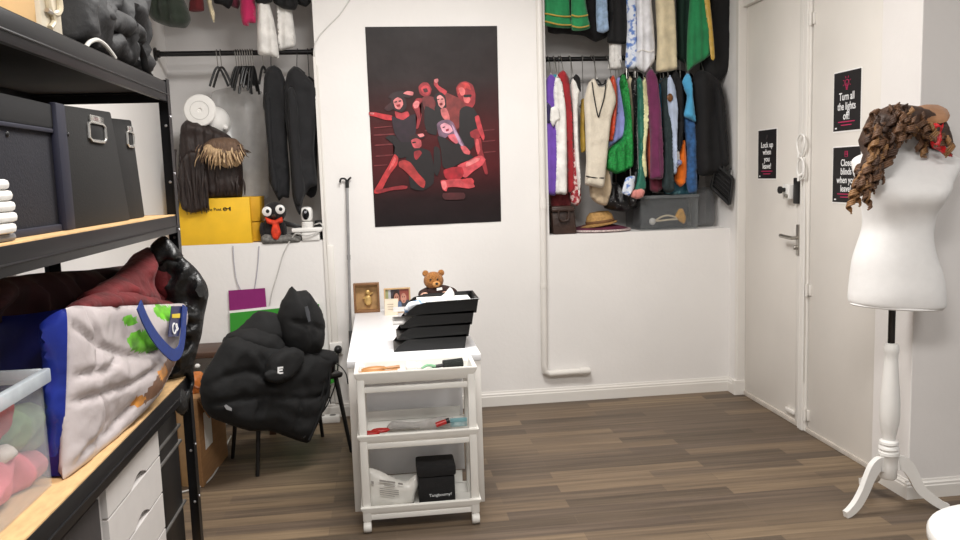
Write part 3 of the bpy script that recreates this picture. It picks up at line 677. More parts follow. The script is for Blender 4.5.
FIG = [
 (SKD, [(0.260,0.000,2.062),(0.288,0.000,2.088),(0.320,0.000,2.083),(0.340,0.000,2.046),(0.329,0.000,2.010),(0.299,0.000,1.999),(0.267,0.000,2.018)]), (SK, [(0.274,0.000,2.053),(0.302,0.000,2.070),(0.328,0.000,2.058),(0.330,0.000,2.028),(0.311,0.000,2.011),(0.285,0.000,2.020)]), ((70,24,28), [(0.286,0.000,2.047),(0.310,0.000,2.052),(0.318,0.000,2.031),(0.297,0.000,2.026)]),
 ((110,36,38), [(0.278,0.000,1.991),(0.317,0.000,2.005),(0.359,0.000,1.989),(0.365,0.000,1.927),(0.325,0.000,1.898),(0.290,0.000,1.920)]),
 ((126,44,42), [(0.376,0.000,2.048),(0.420,0.000,2.029),(0.494,0.000,1.995),(0.560,0.000,1.973),(0.568,0.000,1.923),(0.541,0.000,1.849),(0.487,0.000,1.791),(0.435,0.000,1.845),(0.425,0.000,1.926),(0.407,0.000,2.000)]),
 (SK, [(0.360,0.000,2.104),(0.381,0.000,2.109),(0.377,0.000,2.086),(0.386,0.000,2.065),(0.435,0.000,2.032),(0.420,0.000,2.009),(0.382,0.000,2.039),(0.356,0.000,2.072)]), (SKL, [(0.357,0.000,2.101),(0.381,0.000,2.109),(0.384,0.000,2.092),(0.368,0.000,2.080)]),
 (DK, [(0.350,0.000,1.989),(0.369,0.000,2.019),(0.402,0.000,2.024),(0.425,0.000,1.997),(0.429,0.000,1.941),(0.415,0.000,1.896),(0.370,0.000,1.897),(0.353,0.000,1.927),(0.366,0.000,1.957)]), ((236,150,148), [(0.371,0.000,1.995),(0.392,0.000,2.009),(0.416,0.000,1.988),(0.420,0.000,1.950),(0.401,0.000,1.926),(0.381,0.000,1.945)]), ((130,30,40), [(0.384,0.000,1.956),(0.403,0.000,1.962),(0.405,0.000,1.947),(0.390,0.000,1.944)]), (DK, [(0.373,0.000,1.983),(0.386,0.000,1.986),(0.385,0.000,1.980),(0.373,0.000,1.977)]), (DK, [(0.398,0.000,1.986),(0.411,0.000,1.987),(0.411,0.000,1.981),(0.397,0.000,1.980)]),
 ((206,108,108), [(0.392,0.000,1.921),(0.426,0.000,1.929),(0.445,0.000,1.881),(0.444,0.000,1.851),(0.414,0.000,1.858),(0.397,0.000,1.882)]), (DK, [(0.297,0.000,1.943),(0.356,0.000,1.913),(0.397,0.000,1.882),(0.408,-0.000,1.852),(0.367,0.000,1.823),(0.359,0.000,1.764),(0.305,0.000,1.780),(0.287,0.000,1.840)]),
 (SKD, [(0.493,0.000,2.049),(0.516,0.000,2.081),(0.555,0.000,2.089),(0.597,0.000,2.067),(0.613,0.000,2.011),(0.608,0.000,1.951),(0.583,0.000,1.922),(0.553,0.000,1.938),(0.524,0.000,1.971),(0.501,0.000,2.001)]), ((206,60,58), [(0.503,0.000,2.057),(0.534,0.000,2.083),(0.573,0.000,2.074),(0.587,0.000,2.035),(0.557,0.000,2.047),(0.520,0.000,2.024),(0.504,0.000,2.013)]), ((232,112,110), [(0.508,0.000,2.045),(0.533,0.000,2.054),(0.550,0.000,2.033),(0.543,0.000,2.006),(0.522,0.000,2.004)]), ((232,112,110), [(0.537,0.000,1.994),(0.564,0.000,2.003),(0.582,0.000,1.979),(0.566,0.000,1.955),(0.542,0.000,1.962)]), (DK, [(0.540,0.000,2.006),(0.586,0.000,2.008),(0.585,0.000,1.993),(0.543,0.000,1.991)]),
 (DK, [(0.510,0.000,1.909),(0.553,0.000,1.938),(0.598,0.000,1.922),(0.624,0.000,1.877),(0.630,0.000,1.787),(0.616,0.000,1.727),(0.574,0.000,1.668),(0.525,0.000,1.670),(0.504,0.000,1.745)]), (SK, [(0.605,0.000,1.868),(0.630,0.000,1.877),(0.646,0.000,1.816),(0.663,0.000,1.747),(0.653,0.000,1.720),(0.635,0.000,1.757),(0.618,0.000,1.802)]), (SKD, [(0.572,0.000,1.776),(0.618,0.000,1.796),(0.635,0.000,1.748),(0.610,0.000,1.731),(0.577,0.000,1.746)]),
 (SKD, [(0.595,0.000,1.737),(0.638,0.000,1.736),(0.645,0.000,1.666),(0.664,0.000,1.590),(0.677,0.000,1.514),(0.658,0.000,1.512),(0.639,0.000,1.576),(0.613,0.000,1.637)]), ((216,84,88), [(0.604,0.000,1.728),(0.622,0.000,1.730),(0.632,0.000,1.667),(0.619,0.000,1.637),(0.605,0.000,1.668)]),
 ((58,20,24), [(0.043,0.000,1.934),(0.074,0.000,1.963),(0.119,0.000,1.980),(0.102,0.000,1.933),(0.066,0.000,1.916)]), (DK2, [(0.070,0.000,2.001),(0.101,0.000,2.030),(0.151,0.000,2.037),(0.199,0.000,2.028),(0.225,0.000,2.013),(0.200,0.000,1.995),(0.150,0.000,2.002),(0.105,0.000,1.989)]), (SKL, [(0.163,0.000,2.023),(0.190,0.000,2.037),(0.226,0.000,2.030),(0.222,0.000,2.010),(0.195,0.000,2.013)]), ((40,16,20), [(0.087,0.000,1.989),(0.121,0.000,2.009),(0.165,0.000,2.002),(0.181,-0.000,1.966),(0.177,0.000,1.931),(0.146,0.000,1.908),(0.102,0.000,1.924),(0.088,0.000,1.954)]),
 ((236,136,136), [(0.101,0.000,1.980),(0.129,0.000,2.000),(0.155,0.000,1.985),(0.160,0.000,1.955),(0.138,0.000,1.926),(0.111,0.000,1.936)]), ((150,24,36), [(0.118,0.000,1.953),(0.142,0.000,1.958),(0.141,0.000,1.944),(0.123,0.000,1.941)]), (DK, [(0.107,0.000,1.974),(0.122,0.000,1.977),(0.122,0.000,1.969),(0.107,0.000,1.967)]), (DK, [(0.134,0.000,1.979),(0.149,0.000,1.982),(0.149,0.000,1.974),(0.134,0.000,1.972)]),
 (SK, [(0.107,0.000,1.915),(0.146,0.000,1.903),(0.185,0.000,1.913),(0.196,0.000,1.887),(0.159,0.000,1.861),(0.117,0.000,1.868)]), ((200,46,54), [(-0.053,0.000,1.913),(-0.017,0.000,1.912),(0.041,0.000,1.899),(0.088,0.000,1.889),(0.093,0.000,1.862),(0.046,0.000,1.864),(-0.018,0.000,1.886),(-0.048,0.000,1.892)]), (SKL, [(-0.047,0.000,1.911),(-0.020,0.000,1.909),(-0.024,0.000,1.898),(-0.044,0.000,1.901)]),
 ((38,18,32), [(0.085,0.000,1.883),(0.118,0.000,1.874),(0.156,0.000,1.861),(0.199,0.000,1.887),(0.241,0.000,1.894),(0.238,0.000,1.826),(0.223,0.000,1.753),(0.192,0.000,1.724),(0.138,0.000,1.725),(0.099,0.000,1.783)]), (SKD, [(0.216,0.000,1.945),(0.242,0.000,1.989),(0.275,0.000,1.991),(0.280,0.000,1.973),(0.258,0.000,1.944),(0.273,0.000,1.885),(0.249,0.000,1.811),(0.234,0.000,1.806),(0.243,0.000,1.871),(0.230,0.000,1.915)]), (SKL, [(0.220,0.000,1.957),(0.241,0.000,1.977),(0.262,0.000,1.968),(0.252,0.000,1.936),(0.230,0.000,1.930)]),
 (DK, [(0.041,0.000,1.757),(0.077,0.000,1.771),(0.107,0.000,1.762),(0.138,0.000,1.725),(0.213,0.000,1.723),(0.204,0.000,1.649),(0.134,0.000,1.627),(0.086,0.000,1.637),(0.098,0.000,1.697),(0.064,0.000,1.736)]),
 (DK2, [(0.190,0.000,1.759),(0.227,0.000,1.770),(0.275,0.000,1.775),(0.289,0.000,1.760),(0.274,0.000,1.745),(0.235,0.000,1.743),(0.198,0.000,1.738)]), (SKL, [(0.242,0.000,1.770),(0.275,0.000,1.775),(0.283,0.000,1.760),(0.256,0.000,1.752)]), ((204,86,92), [(0.201,0.000,1.735),(0.232,0.000,1.747),(0.261,0.000,1.734),(0.263,0.000,1.698),(0.235,0.000,1.678),(0.209,0.000,1.697)]), (DK, [(0.207,0.000,1.723),(0.228,0.000,1.726),(0.228,0.000,1.718),(0.208,0.000,1.716)]),
 (DK, [(0.174,0.000,1.665),(0.211,0.000,1.685),(0.271,0.000,1.683),(0.316,0.000,1.661),(0.336,0.000,1.570),(0.329,0.000,1.465),(0.261,0.000,1.422),(0.186,0.000,1.440),(0.175,0.000,1.545),(0.163,0.000,1.620)]), (SKD, [(0.216,0.000,1.664),(0.250,0.000,1.672),(0.264,0.000,1.653),(0.229,0.000,1.612),(0.215,0.000,1.631)]),
 ((188,50,54), [(0.093,0.000,1.652),(0.116,0.000,1.628),(0.105,0.000,1.583),(0.064,0.000,1.534),(0.028,0.000,1.475),(-0.005,0.000,1.416),(-0.041,0.000,1.414),(-0.043,0.000,1.432),(-0.014,0.000,1.476),(0.022,0.000,1.535),(0.057,0.000,1.588)]), ((216,92,92), [(0.092,0.000,1.634),(0.103,0.000,1.619),(0.084,0.000,1.584),(0.052,0.000,1.549),(0.063,0.000,1.579)]), ((176,52,52), [(0.118,0.000,1.604),(0.154,0.000,1.615),(0.192,0.000,1.596),(0.238,0.000,1.528),(0.278,0.000,1.479),(0.267,0.000,1.437),(0.238,0.000,1.453),(0.189,0.000,1.509),(0.145,0.000,1.555),(0.119,0.000,1.574)]), (SKD, [(-0.034,0.000,1.432),(0.051,0.000,1.447),(0.126,0.000,1.457),(0.165,0.000,1.452),(0.155,0.000,1.435),(0.065,0.000,1.429),(-0.011,0.000,1.413)]),
 ((116,88,108), [(0.364,0.000,1.829),(0.393,0.000,1.852),(0.438,0.000,1.857),(0.468,0.000,1.836),(0.493,0.000,1.775),(0.524,0.000,1.715),(0.535,0.000,1.685),(0.507,0.000,1.679),(0.473,0.000,1.731),(0.443,0.000,1.759),(0.403,0.000,1.739),(0.374,0.000,1.761)]), ((190,150,178), [(0.458,0.000,1.827),(0.481,0.000,1.791),(0.515,0.000,1.715),(0.526,0.000,1.688),(0.508,0.000,1.697),(0.477,0.000,1.752)]), ((240,164,180), [(0.385,0.000,1.820),(0.413,0.000,1.837),(0.446,0.000,1.821),(0.463,0.000,1.788),(0.438,0.000,1.771),(0.402,0.000,1.781)]), ((150,40,60), [(0.418,0.000,1.795),(0.436,0.000,1.801),(0.439,0.000,1.789),(0.423,0.000,1.783)]), (DK, [(0.400,0.000,1.811),(0.415,0.000,1.815),(0.415,0.000,1.809),(0.400,0.000,1.805)]),
 ((214,100,112), [(0.431,0.000,1.759),(0.471,0.000,1.767),(0.494,0.000,1.716),(0.478,0.000,1.707),(0.446,0.000,1.732)]), (DK, [(0.365,0.000,1.755),(0.410,0.000,1.745),(0.463,0.000,1.707),(0.499,0.000,1.707),(0.522,0.000,1.670),(0.573,0.000,1.635),(0.588,0.000,1.608),(0.510,0.000,1.589),(0.433,0.000,1.549),(0.391,0.000,1.569),(0.383,0.000,1.674)]),
 ((210,92,98), [(0.508,0.000,1.688),(0.538,0.000,1.690),(0.568,0.000,1.654),(0.561,0.000,1.636),(0.528,0.000,1.646)]), ((206,74,82), [(0.485,0.000,1.569),(0.557,0.000,1.600),(0.603,0.000,1.622),(0.640,0.000,1.627),(0.664,0.000,1.603),(0.641,0.000,1.567),(0.585,0.000,1.532),(0.538,0.000,1.494),(0.510,0.000,1.504)]), ((232,130,130), [(0.541,0.000,1.585),(0.597,0.000,1.611),(0.628,0.000,1.613),(0.618,0.000,1.595),(0.571,0.000,1.572),(0.540,0.000,1.561)]),
 ((168,26,40), [(0.396,0.000,1.544),(0.454,0.000,1.561),(0.512,0.000,1.559),(0.523,0.000,1.519),(0.501,0.000,1.487),(0.439,0.000,1.473),(0.403,0.000,1.499)]), ((206,74,80), [(0.375,0.000,1.479),(0.415,0.000,1.483),(0.492,0.000,1.487),(0.567,0.000,1.466),(0.591,0.000,1.435),(0.551,0.000,1.424),(0.474,0.000,1.436),(0.419,0.000,1.435),(0.409,0.000,1.411),(0.385,0.000,1.424)]), ((232,120,122), [(0.378,0.000,1.472),(0.406,0.000,1.475),(0.413,0.000,1.441),(0.397,0.000,1.420),(0.383,0.000,1.436)]), ((200,60,66), [(0.500,0.000,1.481),(0.568,0.000,1.490),(0.586,0.000,1.469),(0.576,0.000,1.445),(0.530,0.000,1.458)]),
 ((74,20,24), [(0.387,0.000,1.400),(0.519,0.000,1.398),(0.518,0.000,1.358),(0.395,0.000,1.360)]), (DK, [(0.341,0.000,1.690),(0.377,0.000,1.674),(0.379,0.000,1.569),(0.355,0.000,1.509),(0.335,0.000,1.540)]),
]
for c_, p_ in FIG: ink(c_, p_)
po = obj('poster', bm, PM, None)
tag(po, 'tall dark theatre poster of six costumed dancers lit red on the white wall', 'poster')

# ================================================================ PIPES AND CABLES ON THE WALL
def mesh_thing(name, bm, m, label, cat, group=None, **k):
    o = obj(name, bm, m, None, **k); return tag(o, label, cat, group)
bm = BM()
a = Vector((1.03, -0.032, 2.95)); x0 = 1.012
tube(bm, [(1.028, -0.03, 2.95), (1.022, -0.03, 1.32), (1.006, -0.03, 0.26), (1.012, -0.03, 0.215), (1.04, -0.03, 0.20), (1.30, -0.03, 0.203)], 0.021, 14)
tube(bm, [(1.022, -0.03, 1.34), (1.022, -0.03, 1.28)], 0.024, 14); tube(bm, [(1.014, -0.03, 0.80), (1.014, -0.03, 0.77)], 0.0235, 14)
tube(bm, [(1.24, -0.03, 0.203), (1.30, -0.03, 0.203), (1.312, -0.03, 0.204)], 0.0245, 14, taper=lambda t: 1.0 if t < .8 else .8)
mesh_thing('wall_pipe', bm, M_white_gloss, 'white painted pipe running down the wall and turning right above the skirting', 'pipe')
bm = BM()
tube(bm, [(-0.352, -0.008, 2.2), (-0.348, -0.008, 1.1), (-0.36, -0.008, 0.5)], 0.008, 6); box(bm, (-0.372, -0.016, 0.1), (-0.356, 0, 2.25)); 
mesh_thing('cable_duct', bm, M_white_gloss, 'thin white cable duct up the wall beside the left recess', 'cable duct')
bm = BM(); box(bm, (-0.352, -0.02, 0.09), (-0.312, 0, 1.1), 0.004); mesh_thing('wall_trunking', bm, M_white_gloss, 'white vertical trunking above the wall socket', 'trunking')
bm = BM(); tube(bm, [(-0.120,-0.006,2.609),(-0.198,-0.006,2.503),(-0.273,-0.006,2.433),(-0.337,-0.006,2.363),(-0.365,-0.006,2.292),(-0.366,-0.006,2.162)], 0.004, 6, sub=5)
mesh_thing('wall_cable', bm, mat('pale_cable', (206, 204, 200), rough=.5), 'thin pale cable curving over the wall to the left of the poster', 'cable')

# ================================================================ RAILS
M_rail = mat('black_rail', (22, 21, 22), rough=0.35, metal=.3)
RZL, RZR = (-0.824,0.130,2.302)[2], (1.321,0.130,2.234)[2]
t = thing('clothes_rail', 'black clothes rail fixed across the left recess', 'rail', (XL, .13, RZL))
bm = BM(); tube(bm, [(XL+.005, .13, RZL), (PX0-.004, .13, RZL)], .016, 14); obj('rod', bm, M_rail, t)
for x, s in ((XL, 1), (PX0, -1)):
    bm = BM(); lathe(bm, [(.04, 0.001*s), (.04, .008*s), (.024, .014*s), (.022, .03*s)][::s], (x, .13, RZL), 20, axis='X'); obj('flange', bm, M_rail, t)
t = thing('clothes_rail', 'black clothes rail crowded with costumes across the right recess', 'rail', (PX1, .13, RZR))
bm = BM(); tube(bm, [(PX1+.004, .13, RZR), (XR-.004, .13, RZR)], .015, 14); obj('rod', bm, M_rail, t)
for x, s in ((PX1, 1), (XR, -1)):
    bm = BM(); lathe(bm, [(.036, 0.001*s), (.036, .008*s), (.02, .014*s), (.02, .03*s)][::s], (x, .13, RZR), 20, axis='X'); obj('flange', bm, M_rail, t)

# ================================================================ COSTUMES IN THE RIGHT RECESS
def cloth(name, c, rough=.85, var=.16, scale=16, sheen=.25, **k): return mat('cloth_'+name, c, rough=rough, var=var, scale=scale, sheen=sheen, bump=k.pop('bump', .25), bscale=k.pop('bscale', 40), **k)
C_purple = cloth('purple', (104, 66, 164)); C_navy = cloth('dark_violet', (44, 34, 78)); C_teal = cloth('teal', (40, 138, 160)); C_white = cloth('white', (232, 229, 224))
C_red = cloth('red', (156, 24, 34)); C_cream = cloth('cream_knit', (216, 206, 188), var=.08, bscale=120, bump=.4); C_black = cloth('black', (13, 12, 14), sheen=0.02); C_ora = cloth('rust', (196, 62, 24), rough=.4)
C_lav = cloth('lavender', (140, 146, 206)); C_green = mat('cloth_green_sequin', (28, 140, 62), rough=.28, metal=.35, var=.55, scale=90, bump=.9, bscale=150)
C_dgreen = cloth('bottle_green', (20, 104, 84), rough=.45); C_satin = cloth('pale_satin', (226, 222, 170), rough=.35); C_coral = cloth('coral', (214, 92, 60)); C_plum = cloth('plum', (106, 34, 78))
C_slate = cloth('slate', (36, 50, 52), sheen=.05); C_pale = cloth('pale_blue', (186, 200, 224)); C_orange = cloth('orange', (238, 116, 16)); C_sky = cloth('sky_blue', (76, 164, 208)); C_denim = cloth('denim', (44, 88, 138), var=.4, scale=40)
C_beige = cloth('beige', (186, 166, 138)); C_floral = pattern_mat('cloth_floral', (150, 30, 42), (222, 196, 190), 46, thresh=.52); C_blueprint = pattern_mat('cloth_blue_print', (224, 230, 240), (96, 132, 200), 26, thresh=.55)
C_pink = cloth('pink', (206, 132, 124)); C_mar = cloth('maroon', (110, 32, 36)); C_gold = cloth('gold', (206, 168, 70), rough=.4); C_stud = pattern_mat('cloth_studs', (226, 226, 222), (20, 19, 21), 60, rough=.4, thresh=.12, kind='voronoi')
C_emer = cloth('emerald', (30, 132, 78)); C_forest = cloth('forest', (16, 46, 36), sheen=.05); C_jeans = cloth('pale_denim', (152, 178, 208), var=.3, scale=30); C_ivory = cloth('ivory', (220, 206, 172)); C_silk = cloth('white_satin', (226, 226, 230), rough=.35)
C_tan = cloth('tan', (176, 132, 84)); C_dteal = pattern_mat('cloth_teal_print', (30, 78, 92), (110, 160, 170), 30, thresh=.62); C_wine = cloth('wine', (92, 24, 44)); C_magenta = cloth('magenta', (184, 30, 86)); C_olive = cloth('dark_olive', (34, 44, 32))
M_hanger = mat('black_hanger_plastic', (20, 20, 21), rough=.4)
M_wire = mat('hanger_wire', (150, 148, 144), rough=.3, metal=.9)
G_LOW = 'costumes on the lower rail'; G_UP = 'costumes hanging from the upper rail'
def hanger(x, y, ztop, zrail, label, group, span=.045, m=None, ang=0.0):
    """hook over the rail and two sloping arms, turned so that the arms run mostly into the recess"""
    t = thing('coat_hanger', label, 'hanger', (x, y, zrail), group)
    bm = BM(); yr = .13
    r = .021
    pts = [(x, yr+r*math.cos(a), zrail+r*math.sin(a)) for a in [PI*(-.15+k*1.15/9) for k in range(10)]]
    tube(bm, [Vector(p) for p in pts]+[Vector((x, (y+yr)/2-.004, zrail-.022)), Vector((x, y, ztop+.02)), Vector((x, y, ztop-.004))], .0026, 6)
    obj('hook', bm, m or M_wire, t)
    bm = BM(); c, s = math.cos(ang), math.sin(ang)
    tube(bm, [(x-c*span, y-s*span, ztop-.035), (x-c*span*.3, y-s*span*.3, ztop-.006), (x, y, ztop), (x+c*span*.3, y+s*span*.3, ztop-.006), (x+c*span, y+s*span, ztop-.035)], .006, 7, sub=3)
    obj('arms', bm, m or M_hanger, t)
    return t
def costume(name, label, cat, m, pts, tf=.03, tb=.03, edge=.02, res=.013, pleat=.010, pf=120, rough=.007, seed=1, group=G_LOW, hang=None, low=True, crease=.0, part='body'):
    z = max(p[2] for p in pts); zs = [p for p in pts if p[2] > z-.05]; x = sum(p[0] for p in zs)/len(zs); y = pts[0][1]
    t = thing(name, label, cat, (x, y, z), group)
    bm = BM(); puff(bm, pts, tf=tf, tb=tb, edge=edge, res=res, pleat=pleat, pfreq=pf, rough=rough, rscale=10, seed=seed, crease=crease); obj(part, bm, m, t, sharp=75)
    if low: hanger(x, y, z-.012, RZR, 'hanger carrying the '+(hang or label.split(' hanging')[0]), 'hangers on the right recess rail', span=min(.03, .4*(max(p[0] for p in zs)-min(p[0] for p in zs))+.012))
    return t
# lower rail, from the left end to the right end
t = costume('tee_shirt', 'purple T-shirt hanging at the left end of the lower rail', 'shirt', C_purple, [(1.075,0.040,2.094),(1.108,0.040,2.131),(1.140,0.040,2.093),(1.141,0.040,1.841),(1.131,0.040,1.381),(1.084,0.040,1.363),(1.045,0.040,1.384),(1.058,0.040,1.653),(1.056,0.040,1.843),(1.066,0.040,1.981)], seed=1, hang='purple T-shirt')
P1('sleeve', C_navy, t, [(1.072,0.012,1.953),(1.097,0.012,1.928),(1.102,0.012,1.852),(1.082,0.012,1.809),(1.063,0.012,1.835),(1.064,0.012,1.903)], tf=.016, tb=.01, edge=.012, res=.009, label='dark violet sleeve')
costume('blouse', 'teal blouse squeezed between the purple T-shirt and a white shirt', 'shirt', C_teal, [(1.112,0.090,2.112),(1.145,0.090,2.136),(1.177,0.090,2.098),(1.177,0.090,1.780),(1.170,0.090,1.457),(1.117,0.090,1.452),(1.119,0.090,1.845)], seed=2, hang='teal blouse')
t = costume('white_shirt', 'white short-sleeved shirt between the teal blouse and the red dress', 'shirt', C_white, [(1.115,0.020,2.066),(1.142,0.020,2.115),(1.174,0.020,2.077),(1.196,0.020,1.901),(1.198,0.020,1.648),(1.192,0.020,1.373),(1.152,0.020,1.368),(1.113,0.020,1.382),(1.126,0.020,1.650),(1.117,0.020,1.840)], seed=3, tf=.026, hang='white short-sleeved shirt')
P1('sleeve', C_white, t, [(1.093,-0.008,1.914),(1.132,-0.008,1.925),(1.150,-0.008,1.887),(1.150,-0.008,1.844),(1.123,-0.008,1.825),(1.103,-0.008,1.795),(1.085,-0.008,1.839)], tf=.014, tb=.01, edge=.012, res=.009)
t = costume('red_dress', 'dark red dress hanging beside the white shirts on the lower rail', 'dress', C_red, [(1.144,0.060,2.107),(1.191,0.060,2.157),(1.229,0.060,2.106),(1.250,0.060,1.840),(1.251,0.060,1.519),(1.248,0.060,1.390),(1.208,0.060,1.378),(1.200,0.060,1.649),(1.179,0.060,1.905)], seed=4, hang='dark red dress')
costume('floral_skirt', 'red and white floral skirt under the red dress', 'skirt', C_floral, [(1.236,0.070,1.649),(1.269,0.070,1.661),(1.293,0.070,1.518),(1.297,0.070,1.323),(1.269,0.070,1.285),(1.229,0.070,1.306),(1.219,0.070,1.456)], seed=5, hang='red and white floral skirt')
t = costume('white_blouse', 'long white blouse to the right of the red dress', 'shirt', C_white, [(1.235,0.030,2.077),(1.262,0.030,2.114),(1.293,0.030,2.064),(1.277,0.030,1.900),(1.279,0.030,1.646),(1.289,0.030,1.453),(1.274,0.030,1.350),(1.257,0.030,1.519),(1.247,0.030,1.711),(1.244,0.030,1.901)], seed=6, hang='long white blouse')
P1('collar', C_black, t, [(1.241,0.000,2.098),(1.261,0.000,2.123),(1.286,0.000,2.098),(1.291,0.000,2.010),(1.272,0.000,2.036),(1.260,0.000,2.073)], tf=.008, tb=.006, edge=.008, res=.008, label='dark collar edge')
costume('maroon_skirt', 'maroon skirt low behind the white shirt above the brown bag', 'skirt', C_mar, [(1.108,0.140,1.459),(1.188,0.140,1.470),(1.242,0.140,1.428),(1.245,0.140,1.276),(1.184,0.140,1.265),(1.110,0.140,1.275)], seed=7, hang='maroon skirt', tf=.03)
costume('mustard_strap', 'mustard yellow strap in the gap left of the cream jumper', 'strap', C_gold, [(1.321,0.120,1.971),(1.348,0.120,1.970),(1.344,0.120,1.790),(1.349,0.120,1.647),(1.315,0.120,1.635),(1.311,0.120,1.791)], seed=8, hang='mustard yellow strap', tf=.01, tb=.01, edge=.008, res=.008)
SWP = [(1.334,-0.015,2.058),(1.373,-0.015,2.094),(1.405,-0.015,2.044),(1.438,-0.015,2.043),(1.471,-0.015,2.093),(1.509,-0.015,2.004),(1.515,-0.015,1.942),(1.481,-0.015,1.829),(1.458,-0.015,1.639),(1.443,-0.015,1.512),(1.429,-0.015,1.410),(1.402,-0.015,1.398),(1.349,-0.015,1.413),(1.303,-0.015,1.427),(1.313,-0.015,1.580),(1.310,-0.015,1.833),(1.306,-0.015,1.958)]
t = costume('knit_jumper', 'cream knitted V-neck jumper facing out with dark trim', 'jumper', C_cream, SWP, tf=.035, tb=.025, edge=.03, seed=9, pleat=.004, pf=90, hang='cream V-neck jumper')
bm = BM(); tube(bm, [(1.349,-0.056,2.065),(1.360,-0.056,1.978),(1.378,-0.056,1.878),(1.388,-0.056,1.847),(1.398,-0.056,1.878),(1.425,-0.056,1.964),(1.440,-0.056,2.063)], .0042, 6, sub=4); obj('neck_trim', bm, M_hanger, t, label='dark V-shaped neck trim')
bm = BM(); tube(bm, [(1.301,-0.052,1.478),(1.340,-0.052,1.468),(1.379,-0.052,1.463),(1.419,-0.052,1.462)], .0042, 6, sub=3); obj('hem_stripe', bm, M_hanger, t, label='dark hem stripe')
bm = BM(); tube(bm, [(1.369,-0.030,2.074),(1.382,-0.030,2.055),(1.408,-0.030,2.048),(1.434,-0.030,2.054),(1.447,-0.030,2.079)], .005, 6, sub=4); obj('back_neck', bm, M_hanger, t)
costume('beige_trousers', 'beige trousers showing below the cream jumper', 'trousers', C_beige, [(1.352,0.060,1.581),(1.466,0.060,1.577),(1.504,0.060,1.407),(1.468,0.060,1.284),(1.408,0.060,1.293),(1.355,0.060,1.347)], seed=10, rough=.01, hang='beige trousers')
costume('rust_jacket', 'rust red satin top beside the cream jumper', 'top', C_ora, [(1.481,0.020,2.072),(1.508,0.020,2.115),(1.534,0.020,2.058),(1.539,0.020,1.957),(1.524,0.020,1.830),(1.502,0.020,1.697),(1.469,0.020,1.704),(1.478,0.020,1.832),(1.506,0.020,1.932)], seed=11, hang='rust red top')
costume('lavender_top', 'lavender blue top with a slanting hem', 'top', C_lav, [(1.529,0.050,2.062),(1.557,0.050,2.112),(1.589,0.050,2.048),(1.594,0.050,1.895),(1.585,0.050,1.728),(1.477,0.050,1.654),(1.471,0.050,1.680),(1.513,0.050,1.833),(1.534,0.050,1.934)], seed=12, hang='lavender top')
costume('sequin_dress', 'bright green sequin dress with a flared hem', 'dress', C_green, [(1.544,0.010,2.069),(1.571,0.010,2.125),(1.603,0.010,2.056),(1.621,0.010,1.891),(1.633,0.010,1.700),(1.631,0.010,1.533),(1.523,0.010,1.484),(1.451,0.010,1.525),(1.466,0.010,1.640),(1.559,0.010,1.714),(1.581,0.010,1.828),(1.562,0.010,1.955)], seed=13, tf=.04, rough=.012, hang='green sequin dress')
costume('cream_cardigan', 'narrow cream cardigan between the green sequin dress and a black studded coat', 'cardigan', C_ivory, [(1.622,0.090,2.077),(1.642,0.090,2.115),(1.669,0.090,2.064),(1.666,0.090,1.832),(1.658,0.090,1.638),(1.624,0.090,1.704),(1.633,0.090,1.897)], seed=14, hang='narrow cream cardigan')
costume('studded_coat', 'black coat with silver studs down its edge', 'coat', C_stud, [(1.629,0.030,2.057),(1.650,0.030,2.108),(1.676,0.030,2.044),(1.667,0.030,1.828),(1.671,0.030,1.571),(1.662,0.030,1.311),(1.614,0.030,1.273),(1.588,0.030,1.379),(1.637,0.030,1.507),(1.647,0.030,1.828)], seed=15, hang='black studded coat')
costume('bottle_green_dress', 'bottle green satin dress gathered at the hem', 'dress', C_dgreen, [(1.660,0.020,2.068),(1.680,0.020,2.106),(1.713,0.020,2.055),(1.717,0.020,1.826),(1.702,0.020,1.569),(1.714,0.020,1.465),(1.720,0.020,1.387),(1.666,0.020,1.343),(1.626,0.020,1.364),(1.654,0.020,1.467),(1.669,0.020,1.635),(1.664,0.020,1.891)], seed=16, tf=.034, hang='bottle green satin dress')
costume('satin_scarf', 'pale yellow satin gown falling in a narrow strip', 'gown', C_satin, [(1.693,0.000,2.065),(1.713,0.000,2.096),(1.732,0.000,2.039),(1.737,0.000,1.824),(1.716,0.000,1.633),(1.721,0.000,1.465),(1.694,0.000,1.453),(1.682,0.000,1.569),(1.697,0.000,1.761)], seed=17, tf=.02, edge=.014, hang='pale yellow satin gown')
costume('coral_dress', 'coral dress left of the plum coat', 'dress', C_coral, [(1.732,0.060,2.021),(1.753,0.060,2.059),(1.773,0.060,2.007),(1.770,0.060,1.633),(1.776,0.060,1.490),(1.755,0.060,1.451),(1.743,0.060,1.634)], seed=18, hang='coral dress')
costume('plum_coat', 'wide plum purple coat in the middle of the lower rail', 'coat', C_plum, [(1.716,-0.010,2.101),(1.750,-0.010,2.151),(1.789,-0.010,2.088),(1.814,-0.010,1.885),(1.826,-0.010,1.629),(1.825,-0.010,1.449),(1.771,-0.010,1.444),(1.738,-0.010,1.452),(1.740,-0.010,1.696),(1.728,-0.010,1.887)], seed=19, tf=.045, edge=.03, pleat=.009, hang='plum purple coat')
costume('wine_skirt', 'dark wine skirt hanging below the plum coat', 'skirt', C_wine, [(1.762,0.060,1.503),(1.844,0.060,1.514),(1.857,0.060,1.395),(1.809,0.060,1.351),(1.761,0.060,1.372)], seed=20, hang='dark wine skirt')
costume('blue_shirt', 'thin blue shirt right of the plum coat', 'shirt', C_sky, [(1.823,0.050,2.056),(1.844,0.050,2.094),(1.864,0.050,2.043),(1.862,0.050,1.760),(1.868,0.050,1.630),(1.841,0.050,1.631),(1.835,0.050,1.825)], seed=21, hang='thin blue shirt')
